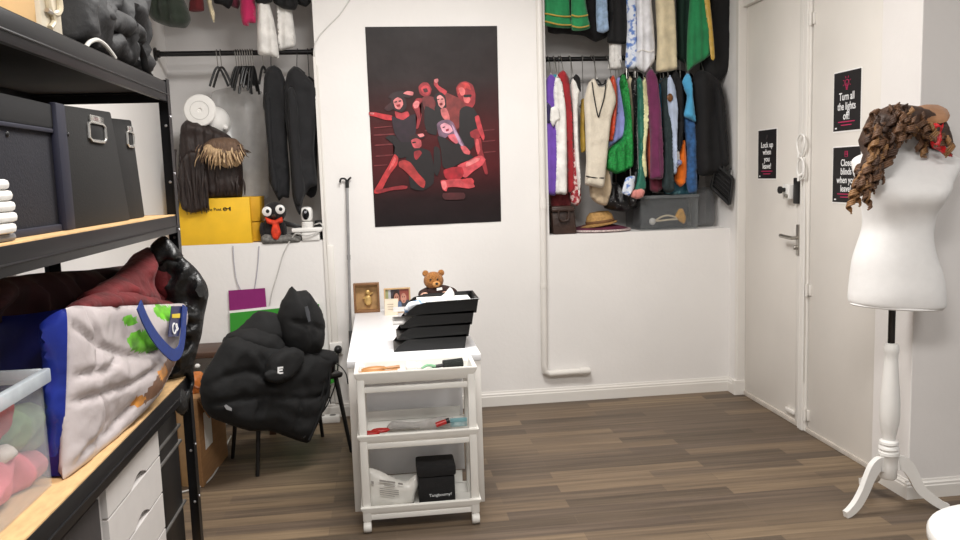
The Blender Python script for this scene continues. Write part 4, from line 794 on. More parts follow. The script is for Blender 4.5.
costume('slate_coat', 'dark slate green coat reaching down to the plastic box', 'coat', C_slate, [(1.823,0.010,2.052),(1.856,0.010,2.101),(1.889,0.010,2.038),(1.895,0.010,1.757),(1.901,0.010,1.563),(1.907,0.010,1.368),(1.859,0.010,1.350),(1.825,0.010,1.397),(1.833,0.010,1.630),(1.828,0.010,1.886)], seed=22, hang='dark slate green coat')
t = costume('pale_blue_shirt', 'pale blue shirt with a round brown badge', 'shirt', C_pale, [(1.849,-0.010,2.061),(1.876,-0.010,2.105),(1.909,-0.010,2.035),(1.928,-0.010,1.882),(1.921,-0.010,1.627),(1.920,-0.010,1.485),(1.893,-0.010,1.473),(1.887,-0.010,1.692),(1.861,-0.010,1.884)], seed=23, hang='pale blue shirt')
bm = BM(); bp_ = Vector((1.861,-0.048,1.959)); ell(bm, bp_, (.020, .007, .026), 16, 10); obj('badge', bm, mat('brown_badge', (110, 66, 22), rough=.4, var=.6, scale=60), t, label='round brown badge')
costume('black_waistcoat', 'black waistcoat between the pale blue shirt and the sky blue T-shirt', 'waistcoat', C_black, [(1.893,0.020,2.077),(1.927,0.020,2.139),(1.967,0.020,2.063),(1.980,0.020,1.884),(1.973,0.020,1.691),(1.952,0.020,1.614),(1.911,0.020,1.621),(1.933,0.020,1.821)], seed=24, hang='black waistcoat')
t = costume('orange_costume', 'bright orange costume piece under the black waistcoat', 'costume', C_orange, [(1.957,0.050,1.654),(1.998,0.050,1.692),(2.011,0.050,1.522),(2.004,0.050,1.417),(1.963,0.050,1.385),(1.922,0.050,1.433),(1.936,0.050,1.524)], seed=25, hang='bright orange costume')
P1('cuff', C_white, t, [(1.908,0.010,1.628),(1.942,0.010,1.633),(1.948,0.010,1.536),(1.921,0.010,1.511),(1.907,0.010,1.563)], tf=.012, tb=.01, edge=.01, res=.008, label='white sleeve end')
bm = BM(); ell(bm, (1.934,-0.010,1.546), (.020, .018, .018), 14, 10); obj('pompom', bm, mat('blue_white_ball', (150, 156, 196), rough=.6, var=.6, scale=40), t, label='blue and white ball')
costume('denim_dress', 'patterned dark blue denim dress under the sky blue T-shirt', 'dress', C_denim, [(1.988,0.040,1.885),(2.042,0.040,1.897),(2.070,0.040,1.754),(2.076,0.040,1.559),(2.076,0.040,1.355),(2.021,0.040,1.344),(2.000,0.040,1.430),(2.008,0.040,1.626),(1.988,0.040,1.769)], seed=26, hang='dark blue denim dress')
t = costume('sky_blue_tee', 'sky blue T-shirt with its sleeve hanging out near the right end', 'shirt', C_sky, [(1.954,-0.015,2.059),(1.994,-0.015,2.121),(2.021,-0.015,2.045),(2.034,-0.015,1.918),(2.047,-0.015,1.803),(2.014,-0.015,1.816),(1.966,-0.015,1.843),(1.980,-0.015,1.919),(1.987,-0.015,1.970)], seed=27, hang='sky blue T-shirt')
t = costume('black_coat', 'wide black coat at the right end of the lower rail', 'coat', C_black, [(2.021,0.020,2.049),(2.075,0.020,2.137),(2.143,0.020,2.123),(2.211,0.020,2.071),(2.252,0.020,1.942),(2.267,0.020,1.748),(2.261,0.020,1.553),(2.226,0.020,1.475),(2.144,0.020,1.452),(2.075,0.020,1.467),(2.061,0.020,1.689),(2.048,0.020,1.882)], seed=28, tf=.06, tb=.05, edge=.06, pleat=.012, pf=50, hang='wide black coat')
P1('sleeve', C_black, t, [(2.167,-0.050,2.038),(2.208,-0.050,1.962),(2.242,-0.050,1.744),(2.257,-0.050,1.525),(2.209,-0.050,1.514),(2.188,-0.050,1.682),(2.168,-0.050,1.874)], tf=.03, tb=.03, edge=.03, res=.014, pleat=.005)
costume('print_dress', 'teal printed dress hem above the plastic box', 'dress', C_dteal, [(1.872,0.100,1.447),(1.941,0.100,1.458),(2.052,0.100,1.442),(2.093,0.100,1.427),(2.093,0.100,1.334),(2.010,0.100,1.323),(1.926,0.100,1.333),(1.871,0.100,1.348)], seed=29, hang='teal printed dress')
costume('print_scarf', 'pale blue printed cloth corner below the studded coat', 'cloth', C_blueprint, [(1.577,-0.010,1.457),(1.637,-0.010,1.468),(1.630,-0.010,1.391),(1.596,-0.010,1.340),(1.549,-0.010,1.367)], seed=30, tf=.012, tb=.01, edge=.012, res=.009, hang='pale blue printed cloth')
costume('pink_bonnet', 'pale pink cloth bundle below the bottle green dress', 'bonnet', C_pink, [(1.618,-0.005,1.372),(1.672,-0.005,1.389),(1.705,-0.005,1.369),(1.691,-0.005,1.330),(1.651,-0.005,1.318),(1.611,-0.005,1.333)], seed=31, tf=.022, tb=.02, edge=.02, res=.01, rough=.012, hang='pale pink bonnet')
costume('sequin_bag', 'black sequinned cape bunched up behind the straw hat', 'cape', C_stud, [(1.464,0.160,1.381),(1.561,0.160,1.431),(1.670,0.160,1.374),(1.711,0.160,1.265),(1.613,0.160,1.229),(1.476,0.160,1.261)], seed=32, tf=.06, tb=.05, edge=.05, rough=.02, hang='black sequinned cape')

costume('black_gown', 'long black gown filling the gap behind the green sequin and studded costumes', 'gown', C_black, [(1.568,0.250,2.031),(1.610,0.250,2.122),(1.666,0.250,2.161),(1.763,0.250,2.159),(1.818,0.250,2.106),(1.845,0.250,1.973),(1.856,0.250,1.638),(1.840,0.250,1.326),(1.726,0.250,1.276),(1.600,0.250,1.307),(1.560,0.250,1.444),(1.577,0.250,1.712)], seed=33, tf=.04, edge=.04, hang='long black gown')
costume('black_robe', 'black robe filling the gap behind the plum coat and pale blue shirt', 'robe', C_black, [(1.821,0.260,2.041),(1.863,0.260,2.132),(1.934,0.260,2.171),(2.046,0.260,2.169),(2.131,0.260,2.141),(2.173,0.260,2.034),(2.187,0.260,1.697),(2.172,0.260,1.369),(2.072,0.260,1.345),(1.900,0.260,1.351),(1.830,0.260,1.408)], seed=34, tf=.04, edge=.04, hang='black robe')
# upper rail (above the picture): hems hanging into view
RZU = 2.93
t = thing('clothes_rail', 'upper black clothes rail above the right recess costumes', 'rail', (PX1, .13, RZU))
bm = BM(); tube(bm, [(PX1+.004, .13, RZU), (XR-.004, .13, RZU)], .015, 12); obj('rod', bm, M_rail, t)
def upper(name, label, cat, m, pts, **k):
    zb = max(p[2] for p in pts); top = [p for p in pts if p[2] > zb-.06]; xa = min(p[0] for p in top); xb = max(p[0] for p in top); xc = (xa+xb)/2; y = pts[0][1]
    lo = [p for p in pts if p[2] <= zb-.06]
    # outline: right side up to the rail, back down to the left side
    i0 = [i for i, p in enumerate(pts) if p[2] > zb-.06]
    w = min(.05, (xb-xa)/2)
    body = [p for p in pts]
    lft = min(top, key=lambda p: p[0]); rgt = max(top, key=lambda p: p[0])
    il, ir = pts.index(lft), pts.index(rgt)
    # outlines are listed from top left, clockwise seen from the room: top left first, top right second
    body = [(xc-w*.5, y, RZU+.012), (xc+w*.5, y, RZU+.012), (xc+w, y, RZU-.06)]+[tuple(p) for p in pts[1:]]+[tuple(pts[0]), (xc-w, y, RZU-.06)]
    return costume(name, label, cat, m, body, group=G_UP, low=False, **k)
t = upper('green_skirt', 'emerald skirt with two gold bands at the left end of the upper rail', 'skirt', C_emer, [(1.076,0.050,2.626),(1.237,0.050,2.626),(1.247,0.050,2.465),(1.253,0.050,2.416),(1.162,0.050,2.417),(1.065,0.050,2.436),(1.074,0.050,2.516)], seed=41, pleat=.010, pf=70)
for n_, ys in (('gold_band', (14, 16)), ('gold_band', (21.5, 23.5))):
    bm = BM(); tube(bm, [Vector(p)+Vector((0, 0, 0)) for p in ([(1.065,0.012,2.500),(1.110,0.012,2.493),(1.155,0.012,2.484),(1.200,0.012,2.480),(1.238,0.012,2.480)] if ys[0] == 14 else [(1.061,0.012,2.454),(1.103,0.012,2.444),(1.154,0.012,2.432),(1.199,0.012,2.428),(1.240,0.012,2.428)])], .008, 6, sub=4, flat=.5); obj(n_, bm, C_gold, t, label='gold trim')
t = upper('green_skirt', 'emerald skirt with gold bands second from the left on the upper rail', 'skirt', C_emer, [(1.243,0.020,2.619),(1.333,0.020,2.618),(1.350,0.020,2.483),(1.362,0.020,2.409),(1.297,0.020,2.392),(1.245,0.020,2.398),(1.241,0.020,2.509)], seed=42, pleat=.008, pf=80)
for k in (0, 1):
    bm = BM(); tube(bm, [(1.234,-0.018,2.483),(1.269,-0.018,2.474),(1.308,-0.018,2.476),(1.340,-0.018,2.482)] if k == 0 else [(1.236,-0.018,2.416),(1.275,-0.018,2.407),(1.313,-0.018,2.409),(1.346,-0.018,2.418)], .008, 6, sub=4, flat=.5); obj('gold_band', bm, C_gold, t, label='gold trim')
upper('black_costume', 'black costume behind the green skirts and pale jeans', 'costume', C_black, [(1.121,0.140,2.646),(1.651,0.140,2.643),(1.649,0.140,2.479),(1.540,0.140,2.391),(1.433,0.140,2.342),(1.353,0.140,2.381),(1.234,0.140,2.395),(1.116,0.140,2.409)], seed=43, tf=.05, tb=.05, edge=.05, rough=.02)
upper('pale_jeans', 'pale blue jeans leg on the upper rail', 'jeans', C_jeans, [(1.407,0.030,2.620),(1.479,0.030,2.620),(1.483,0.030,2.460),(1.488,0.030,2.398),(1.449,0.030,2.379),(1.410,0.030,2.392),(1.405,0.030,2.497)], seed=44)
upper('black_dress', 'black dress between the pale jeans and the blue patterned skirt', 'dress', C_black, [(1.494,0.060,2.626),(1.612,0.060,2.626),(1.617,0.060,2.464),(1.609,0.060,2.320),(1.542,0.060,2.315),(1.483,0.060,2.328),(1.498,0.060,2.465)], seed=45)
upper('pleated_petticoat', 'white pleated petticoat showing below the black dress', 'petticoat', C_white, [(1.510,0.100,2.473),(1.589,0.100,2.472),(1.593,0.100,2.219),(1.592,0.100,2.162),(1.545,0.100,2.156),(1.499,0.100,2.163),(1.507,0.100,2.246)], seed=46, pleat=.008, pf=260)
upper('blue_pattern_skirt', 'light blue and white patterned skirt on the upper rail', 'skirt', C_blueprint, [(1.603,0.030,2.619),(1.668,0.030,2.619),(1.673,0.030,2.396),(1.671,0.030,2.208),(1.664,0.030,2.158),(1.624,0.030,2.152),(1.591,0.030,2.171),(1.607,0.030,2.396)], seed=47)
t = upper('white_satin_gown', 'white satin gown with a pointed lace hem', 'gown', C_silk, [(1.659,0.000,2.612),(1.757,0.000,2.612),(1.775,0.000,2.389),(1.780,0.000,2.240),(1.773,0.000,2.190),(1.713,0.000,2.122),(1.654,0.000,2.166),(1.662,0.000,2.328)], seed=48, tf=.035, edge=.03)
bm = BM(); tube(bm, [(1.648,-0.040,2.248),(1.688,-0.040,2.260),(1.727,-0.040,2.247),(1.760,-0.040,2.259)], .004, 6, sub=3); obj('lace_edge', bm, C_white, t)
upper('cream_trousers', 'cream trousers with a turned-up hem on the upper rail', 'trousers', C_ivory, [(1.787,0.010,2.614),(1.912,0.010,2.613),(1.924,0.010,2.389),(1.930,0.010,2.201),(1.930,0.010,2.144),(1.856,0.010,2.127),(1.790,0.010,2.134),(1.798,0.010,2.328)], seed=49, tf=.04, edge=.035, pleat=.008, pf=60)
upper('forest_coat', 'dark forest green coat behind the bright green robe', 'coat', C_forest, [(1.952,0.080,2.628),(2.060,0.080,2.628),(2.073,0.080,2.400),(2.059,0.080,2.235),(2.018,0.080,2.184),(1.964,0.080,2.224),(1.958,0.080,2.402)], seed=50)
t = upper('green_robe', 'bright green robe with a slanting hem and gold edge', 'robe', C_emer, [(2.012,-0.005,2.609),(2.119,-0.005,2.609),(2.139,-0.005,2.447),(2.159,-0.005,2.246),(2.105,-0.005,2.196),(2.038,-0.005,2.160),(1.991,-0.005,2.129),(1.992,-0.005,2.324),(1.999,-0.005,2.448)], seed=51, tf=.04, edge=.03)
P1('gold_edge', C_gold, t, [(2.087,-0.050,2.587),(2.120,-0.050,2.586),(2.140,-0.050,2.438),(2.160,-0.050,2.202),(2.134,-0.050,2.196),(2.113,-0.050,2.377)], tf=.010, tb=.012, edge=.012, res=.012, label='gold edge')
upper('black_cloak', 'long black cloak at the right end of the upper rail', 'cloak', C_black, [(2.154,0.080,2.627),(2.338,0.080,2.626),(2.339,0.080,2.398),(2.333,0.080,2.218),(2.292,0.080,2.116),(2.210,0.080,2.052),(2.113,0.080,2.080),(2.127,0.080,2.336)], seed=52, tf=.06, tb=.06, edge=.06, pleat=.012, pf=45)

# ---------------------------------------------------------------- things on the ledge of the right recess
LZ = SH-.01
def ledge_z(): return LZ
t = thing('leather_bag', 'tall dark brown leather bag at the left end of the right ledge', 'bag', (1.17, .08, LZ))
M_brown = mat('brown_leather', (50, 30, 21), rough=.5, var=.3, scale=12, bump=.3, bscale=50)
a, b = (1.094,0.050,1.122), (1.261,0.050,1.115)
zt = (1.177,0.050,1.289)[2]
bm = BM(); hexa(bm, [(a[0]+.005, .03, LZ), (b[0]-.004, .03, LZ), (b[0], .17, LZ), (a[0], .17, LZ)], [(a[0], .045, zt), (b[0]-.02, .045, zt), (b[0]-.02, .15, zt), (a[0], .15, zt)], .012); obj('bag_body', bm, M_brown, t)
bm = BM(); box(bm, (a[0]-.003, .022, zt-.035), (b[0]-.018, .155, zt-.012), .006); obj('rim_band', bm, M_brown, t)
bm = BM(); tube(bm, [(a[0]+.04, .025, zt-.03), (a[0]+.05, .02, zt-.09), (a[0]+.10, .02, zt-.09), (a[0]+.11, .025, zt-.03)], .006, 8, sub=5); obj('handle', bm, M_brown, t)
# burgundy sequin-edged hat lying flat, straw hat on it
M_burg = mat('burgundy_felt', (92, 34, 56), rough=.8, var=.3, scale=20, bump=.3)
hx = Vector((1.448,0.020,1.116)); hr = (Vector((1.657,0.020,1.108))-hx).length
t = thing('burgundy_hat', 'flat burgundy hat with a pale beaded edge lying at the front of the ledge', 'hat', (hx.x, .21, LZ))
bm = BM(); lathe(bm, [(hr, 0.004), (hr*.99, .012), (hr*.8, .028), (hr*.5, .043), (hr*.2, .048), (.001, .049)], (hx.x, .185, LZ), 40, sy=.87); obj('hat_body', bm, M_burg, t)
bm = BM(); tube(bm, [(hx.x+hr*.985*math.cos(2*PI*k/60), .185+hr*.855*math.sin(2*PI*k/60), LZ+.012) for k in range(61)], .007, 7); obj('beaded_edge', bm, mat('beads', (196, 180, 176), rough=.3, var=.6, scale=120), t)
sx = Vector((1.435,0.140,1.196))
t = thing('straw_hat', 'tan straw hat with a rounded crown lying on the burgundy hat', 'hat', (sx.x, .16, LZ+.05))
M_straw = mat('straw', (178, 138, 82), rough=.8, var=.25, scale=60, bump=.6, bscale=120)
bm = BM(); lathe(bm, [(.128, .0), (.130, .006), (.09, .010), (.001, .010)], (sx.x, .17, LZ+.045), 36); 
rot_about(bm, (sx.x, .17, LZ+.05), math.radians(-8), 'Y'); obj('brim', bm, M_straw, t)
bm = BM(); lathe(bm, [(.094, .0), (.096, .02), (.086, .055), (.065, .078), (.03, .082), (.001, .074)], (sx.x+.015, .17, LZ+.05), 30, sy=.85); rot_about(bm, (sx.x, .17, LZ+.05), math.radians(-6), 'Y'); obj('crown', bm, M_straw, t)
bm = BM(); lathe(bm, [(.0965, .008), (.0985, .012), (.0975, .024), (.0955, .026)], (sx.x+.015, .17, LZ+.05), 30, sy=.85); rot_about(bm, (sx.x, .17, LZ+.05), math.radians(-6), 'Y'); obj('hat_band', bm, mat('dark_straw', (110, 76, 44), rough=.8), t)
# clear storage box and what it holds
M_clear = mat('clear_grey_plastic', (150, 154, 156), rough=.15, alpha=.16, var=.02)
q0, q1 = Vector((1.687,0.030,1.113)), Vector((2.079,0.030,1.104)); zt = (1.887,0.030,1.336)[2]
t = thing('storage_box', 'clear grey plastic storage box standing on the right ledge', 'box', ((q0.x+q1.x)/2, .2, LZ))
bm = BM(); th = .004
x0, x1 = q0.x, q1.x; y0, y1 = .03, .36
box(bm, (x0+.01, y0+.01, LZ), (x1-.01, y1-.01, LZ+th))
for A, B in (((x0, y0, LZ+th), (x1, y0+th, zt-.012)), ((x0, y1-th, LZ+th), (x1, y1, zt-.012)), ((x0, y0+th, LZ+th), (x0+th, y1-th, zt-.012)), ((x1-th, y0+th, LZ+th), (x1, y1-th, zt-.012))): box(bm, A, B)
obj('box_body', bm, M_clear, t)
bm = BM()
for A, B in (((x0-.008, y0-.008, zt-.022), (x1+.008, y0+.006, zt)), ((x0-.008, y1-.006, zt-.022), (x1+.008, y1+.008, zt)), ((x0-.008, y0+.006, zt-.022), (x0+.006, y1-.006, zt)), ((x1-.006, y0+.006, zt-.022), (x1+.008, y1-.006, zt))): box(bm, A, B, .003)
obj('rim', bm, mat('grey_plastic_rim', (120, 124, 126), rough=.3, alpha=.5), t)
t = thing('black_costume_bundle', 'dark cloth bundle lying inside the clear box on the ledge', 'cloth', ((x0+x1)/2, .24, LZ+.005))
P1('folded_cloth', mat('charcoal_cloth', (32, 32, 36), rough=.9, var=.3), t, [(x0+.02, .2, LZ+.01), (x1-.02, .2, LZ+.01), (x1-.02, .2, zt-.03), (x1-.1, .2, zt-.02), (x0+.12, .2, zt-.035), (x0+.02, .2, zt-.03)], tf=.10, tb=.10, edge=.05, res=.02, rough=.02)
t = thing('feather_duster', 'yellow-tipped brush with a looped pale handle inside the clear box', 'brush', (1.8, .07, LZ+.01))
bm = BM(); ell(bm, (1.776,0.060,1.164), (.022, .018, .024), 16, 10); obj('ball_end', bm, mat('grey_ball', (206, 204, 200), rough=.4), t)
bm = BM(); tube(bm, [(1.794,0.060,1.166),(1.828,0.060,1.188),(1.876,0.060,1.200),(1.932,0.060,1.188),(1.952,0.060,1.180)], .006, 7, sub=4); tube(bm, [(1.794,0.060,1.166),(1.842,0.060,1.168),(1.897,0.060,1.172),(1.952,0.060,1.173)], .006, 7, sub=4); obj('handle', bm, mat('pale_cord', (206, 190, 160), rough=.6), t)
P1('bristles', mat('yellow_bristles', (206, 150, 40), rough=.7, var=.3, scale=60), t, [(1.932,0.060,1.194),(1.959,0.060,1.240),(1.987,0.060,1.239),(2.008,0.060,1.178),(1.994,0.060,1.139),(1.966,0.060,1.153)], tf=.02, tb=.02, edge=.015, res=.008)
# tall clear bag right of the box
t = thing('plastic_bag', 'grey translucent plastic bag standing between the storage box and the recess wall', 'bag', (2.17, .16, LZ))
P1('bag_body', mat('grey_film', (130, 132, 134), rough=.2, alpha=.38, var=.25, scale=8), t, [(x1+.02, .19, LZ+.004), (2.25, .19, LZ+.004), (2.26, .19, LZ+.12), (2.245, .19, LZ+.27), (x1+.03, .19, LZ+.25)], tf=.07, tb=.07, edge=.06, res=.018, rough=.012, crease=.012)
# black slatted rack on the recess wall
rk = [(2.265,0.241,1.558),(2.265,0.174,1.556),(2.265,0.141,1.535),(2.265,0.046,1.527),(2.265,0.015,1.559),(2.265,-0.032,1.526),(2.265,-0.063,1.473),(2.265,-0.123,1.422),(2.265,-0.080,1.259),(2.265,-0.034,1.271),(2.265,0.223,1.380)]
t = thing('slatted_rack', 'black slatted plastic rack hanging on the right wall of the recess', 'rack', rk[3])
N_ = Vector((-1, 0, 0))
pp = [(2.170,-0.030,1.522),(2.252,-0.030,1.532),(2.294,-0.030,1.421),(2.270,-0.030,1.264),(2.146,-0.030,1.383)]; 
def lerpq(a, b, t): return tuple(Vector(a).lerp(Vector(b), t))
A_, B_, C_, D_ = [Vector(v) for v in [(2.187,-0.006,1.528),(2.258,-0.101,1.435),(2.246,-0.084,1.264),(2.168,0.020,1.379)]]
bm = BM()
for P, Q in ((A_, B_), (B_, C_), (C_, D_), (D_, A_)): tube(bm, [P, Q], .011, 8)
obj('rack_frame', bm, M_hanger, t)
for k in range(1, 6):
    bm = BM(); f = k/6; tube(bm, [A_.lerp(D_, f), B_.lerp(C_, f)], .0095, 8, flat=.6); obj('slat', bm, M_hanger, t)
P1('back_panel', mat('smoke_panel', (44, 42, 42), rough=.5), t, [tuple(v+Vector((.012, .012, 0))) for v in (A_, B_, C_, D_)], tf=.003, tb=.003, edge=.01, res=.03, N=(-.8,-.6,0), smooth=False)
for px in (0.12, .5, .8):
    bm = BM(); tube(bm, [A_.lerp(B_, px), A_.lerp(B_, px)+Vector((0, 0, .03)), A_.lerp(B_, px)+Vector((.02, .02, .04))], .007, 8); obj('hook', bm, M_hanger, t)

# ================================================================ LEFT RECESS
LL = SH+.02                                   # height of the left ledge
C_char = cloth('charcoal', (17, 17, 20), sheen=.05, var=.3, scale=10)
def hang_coat(name, label, m, pts, **k):
    t = costume(name, label, 'jacket', m, pts, group=None, low=False, **k); return t
for nm, lab, m, pts, sd, tf in (('black_jacket', 'black jacket with pointed hem left of another black jacket in the left recess', C_char, [(-0.680,0.060,2.139),(-0.652,0.060,2.199),(-0.615,0.060,2.216),(-0.575,0.060,2.186),(-0.545,0.060,2.089),(-0.534,0.060,1.967),(-0.560,0.060,1.834),(-0.562,0.060,1.699),(-0.560,0.060,1.526),(-0.573,0.060,1.402),(-0.610,0.060,1.410),(-0.635,0.060,1.386),(-0.663,0.060,1.443),(-0.688,0.060,1.518),(-0.683,0.060,1.702),(-0.677,0.060,1.898),(-0.697,0.060,1.971)], 61, .04),
                            ('black_jacket', 'wide black jacket nearest the poster in the left recess', C_char, [(-0.559,0.020,2.073),(-0.530,0.020,2.168),(-0.492,0.020,2.203),(-0.457,0.020,2.184),(-0.406,0.020,2.130),(-0.355,0.020,2.063),(-0.368,0.020,1.936),(-0.400,0.020,1.693),(-0.393,0.020,1.484),(-0.437,0.020,1.460),(-0.478,0.020,1.400),(-0.508,0.020,1.295),(-0.530,0.020,1.333),(-0.549,0.020,1.427),(-0.551,0.020,1.697),(-0.564,0.020,1.892)], 62, .05),
                            ('black_coat', 'black coat with a dark red streak behind the two black jackets', C_black, [(-0.471,0.120,2.106),(-0.413,0.120,2.154),(-0.373,0.120,2.105),(-0.379,0.120,1.883),(-0.403,0.120,1.445),(-0.443,0.120,1.396),(-0.484,0.120,1.448),(-0.485,0.120,1.761)], 63, .03)):
    t = hang_coat(nm, lab, m, pts, seed=sd, tf=tf, edge=.04, pleat=.010, pf=55, crease=.006)
    if sd == 62:
        P1('sleeve', C_char, t, [(-0.537,-0.030,2.043),(-0.506,-0.030,2.078),(-0.480,-0.030,2.006),(-0.479,-0.030,1.814),(-0.474,-0.030,1.584),(-0.464,-0.030,1.450),(-0.500,-0.030,1.353),(-0.528,-0.030,1.390),(-0.538,-0.030,1.635),(-0.541,-0.030,1.876)], tf=.03, tb=.03, edge=.03, res=.012, pleat=.004, seed=4)
    if sd == 61:
        P1('sleeve', C_char, t, [(-0.681,0.020,2.027),(-0.650,0.020,2.062),(-0.639,0.020,1.942),(-0.642,0.020,1.700),(-0.625,0.020,1.479),(-0.646,0.020,1.430),(-0.672,0.020,1.493),(-0.678,0.020,1.701),(-0.684,0.020,1.883)], tf=.025, tb=.03, edge=.03, res=.012, pleat=.004, seed=5)
    if sd == 63:
        P1('red_lining', mat('dark_red_lining', (84, 16, 22)), t, [(-0.444,0.075,1.979),(-0.419,0.075,1.991),(-0.414,0.075,1.850),(-0.428,0.075,1.708),(-0.450,0.075,1.758),(-0.449,0.075,1.881)], tf=.012, tb=.01, edge=.012, res=.01, label='dark red streak')
    z = max(p[2] for p in pts); tp = [p for p in pts if p[2] > z-.03]; x = sum(p[0] for p in tp)/len(tp)
    hanger(x, pts[0][1], z-.012, RZL, 'hanger carrying the '+{61: 'black jacket with the pointed hem', 62: 'wide black jacket nearest the poster', 63: 'black coat with the red streak'}[sd], 'coat hangers in the left recess', m=M_hanger)
# empty black hangers, seen almost edge on
def empty_hanger(px_x, spread, droop, ang, label, group):
    x = px_x; t = thing('coat_hanger', label, 'hanger', (x, .13, RZL), group)
    r = .022; bm = BM()
    zt = RZL-.085
    pts = [(x+.0*k, .13+r*math.cos(a), RZL+r*math.sin(a)) for k, a in enumerate([PI*(-.15+j*1.15/9) for j in range(10)])]
    tube(bm, [Vector(p) for p in pts]+[Vector((x, .122, RZL-.03)), Vector((x, .13, zt+.02)), Vector((x, .13, zt))], .003, 6); obj('hook', bm, M_wire, t)
    bm = BM(); c, s = math.cos(ang), math.sin(ang)
    P = [(-1, -1), (-.8, -.72), (-.35, -.18), (0, 0), (.35, -.18), (.8, -.72), (1, -1)]
    tube(bm, [(x+c*u*spread, .13+s*u*spread, zt+v*droop) for u, v in P], .0075, 8, sub=4); obj('arms', bm, M_hanger, t)
hx0 = (-0.953,0.130,2.261)[0]
empty_hanger(hx0-.01, .055, .115, .25, 'leftmost empty black hanger, apart from the bunch on the left rail', 'empty hangers on the left rail')
empty_hanger(hx0+.012, .06, .12, -.2, 'second empty black hanger just left of the bunch on the left rail', 'empty hangers on the left rail')
hx1 = (-0.851,0.130,2.260)[0]
for k in range(8):
    empty_hanger(hx1+k*.0145, .045+.006*(k % 3), .11+.018*(k % 4), .35+.12*k % .9, 'black plastic hanger in the tight bunch of empty hangers on the left rail', 'bunched empty hangers on the left rail')
empty_hanger((-0.689,0.130,2.257)[0], .045, .11, .9, 'empty black hanger between the bunch and the first black jacket', 'empty hangers on the left rail')
# translucent plastic drape at the back
M_film = mat('clear_film', (214, 212, 210), rough=.22, alpha=.5, var=.1)
t = thing('garment_cover', 'translucent plastic garment cover hanging behind the wigs and hangers', 'cover', (-.85, .3, 1.9))
P1('film', M_film, t, [(-1.041,0.300,2.087),(-0.865,0.300,2.122),(-0.730,0.300,2.081),(-0.694,0.300,1.839),(-0.734,0.300,1.402),(-0.943,0.300,1.410),(-1.004,0.300,1.720),(-1.078,0.300,1.912)], tf=.02, tb=.02, edge=.04, res=.02, pleat=.016, pfreq=42, crease=.01)

# yellow postal carton
M_yel = mat('yellow_carton', (240, 190, 34), rough=.65, var=.06, scale=10)
M_yel2 = mat('yellow_carton_edge', (206, 154, 20), rough=.7, var=.08)
a, b = Vector((-1.232,-0.005,1.134)), Vector((-0.806,-0.005,1.129)); zt = (-0.979,-0.005,1.418)[2]
t = thing('postal_carton', 'yellow postal carton with small black lettering on the left ledge', 'box', ((a.x+b.x)/2, .12, LL))
bm = BM(); box(bm, (a.x, .0, LL), (b.x, .27, zt), .003); obj('carton_body', bm, M_yel, t)
bm = BM(); hexa(bm, [(b.x+.001, .05, LL+.005), (b.x+.045, .07, LL+.005), (b.x+.045, .25, LL+.005), (b.x+.001, .25, LL+.005)], [(b.x+.001, .03, LL+.125), (b.x+.06, .06, LL+.125), (b.x+.06, .25, LL+.125), (b.x+.001, .25, LL+.125)], .002); obj('lower_flap', bm, M_yel2, t)
bm = BM(); hexa(bm, [(b.x+.001, .03, LL+.13), (b.x+.05, .05, LL+.13), (b.x+.05, .25, LL+.13), (b.x+.001, .25, LL+.13)], [(b.x+.001, .03, zt), (b.x+.055, .06, zt), (b.x+.055, .25, zt), (b.x+.001, .25, zt)], .002); obj('upper_flap', bm, M_yel2, t)
tp = Vector((-1.008,0.000,1.349)); 
obj('lettering', text_bm('Deutsche Post', .026, (tp.x-.045, -.0008, tp.z), (1, 0, -.01), (0, 0, 1), (0, -1, 0), .0006, bold=.0004), M_hanger, t)
hp_ = Vector((-0.942,0.000,1.349))
bm = BM(); tube(bm, [(hp_.x-.02, -.001, hp_.z), (hp_.x+.018, -.001, hp_.z+.004)], .003, 6)
tube(bm, [(hp_.x-.012+.011*math.cos(2*PI*k/14), -.001, hp_.z+.009*math.sin(2*PI*k/14)) for k in range(15)], .0025, 6)
flatpoly(bm, [(hp_.x+.012, -.0002, hp_.z-.008), (hp_.x+.022, -.0002, hp_.z-.012), (hp_.x+.022, -.0002, hp_.z+.014), (hp_.x+.012, -.0002, hp_.z+.010)], .0012); obj('horn_emblem', bm, M_hanger, t)
# long dark wig, hanging over the carton
M_dkhair = mat('dark_brown_wig', (40, 27, 23), rough=.5, var=.5, scale=30, bump=.5, bscale=30, stretch=(9, 9, .6))
t = thing('long_dark_wig', 'long dark brown wig spilling over the front of the yellow carton', 'wig', (-1.1, .08, zt))
P1('hair_mass', M_dkhair, t, [(-1.190,0.055,1.861),(-1.146,0.055,1.902),(-1.076,0.055,1.889),(-0.985,0.055,1.844),(-0.905,0.055,1.794),(-0.846,0.055,1.695),(-0.842,0.055,1.572),(-0.858,0.055,1.419),(-0.954,0.055,1.416),(-1.026,0.055,1.412),(-1.062,0.055,1.420),(-1.134,0.055,1.416),(-1.217,0.055,1.419),(-1.236,0.055,1.475),(-1.213,0.055,1.717)], tf=.08, tb=.10, edge=.06, res=.014, pleat=.012, pfreq=120, rough=.012, seed=71)
P1('hair_fringe', M_dkhair, t, [(-1.191,-0.030,1.654),(-1.129,-0.030,1.712),(-1.050,-0.030,1.674),(-1.037,-0.030,1.529),(-1.042,-0.030,1.372),(-1.085,-0.030,1.344),(-1.144,-0.030,1.334),(-1.201,-0.030,1.360),(-1.213,-0.030,1.439),(-1.204,-0.030,1.559)], tf=.022, tb=.02, edge=.03, res=.011, pleat=.010, pfreq=170, seed=72)
rh = random.Random(3)
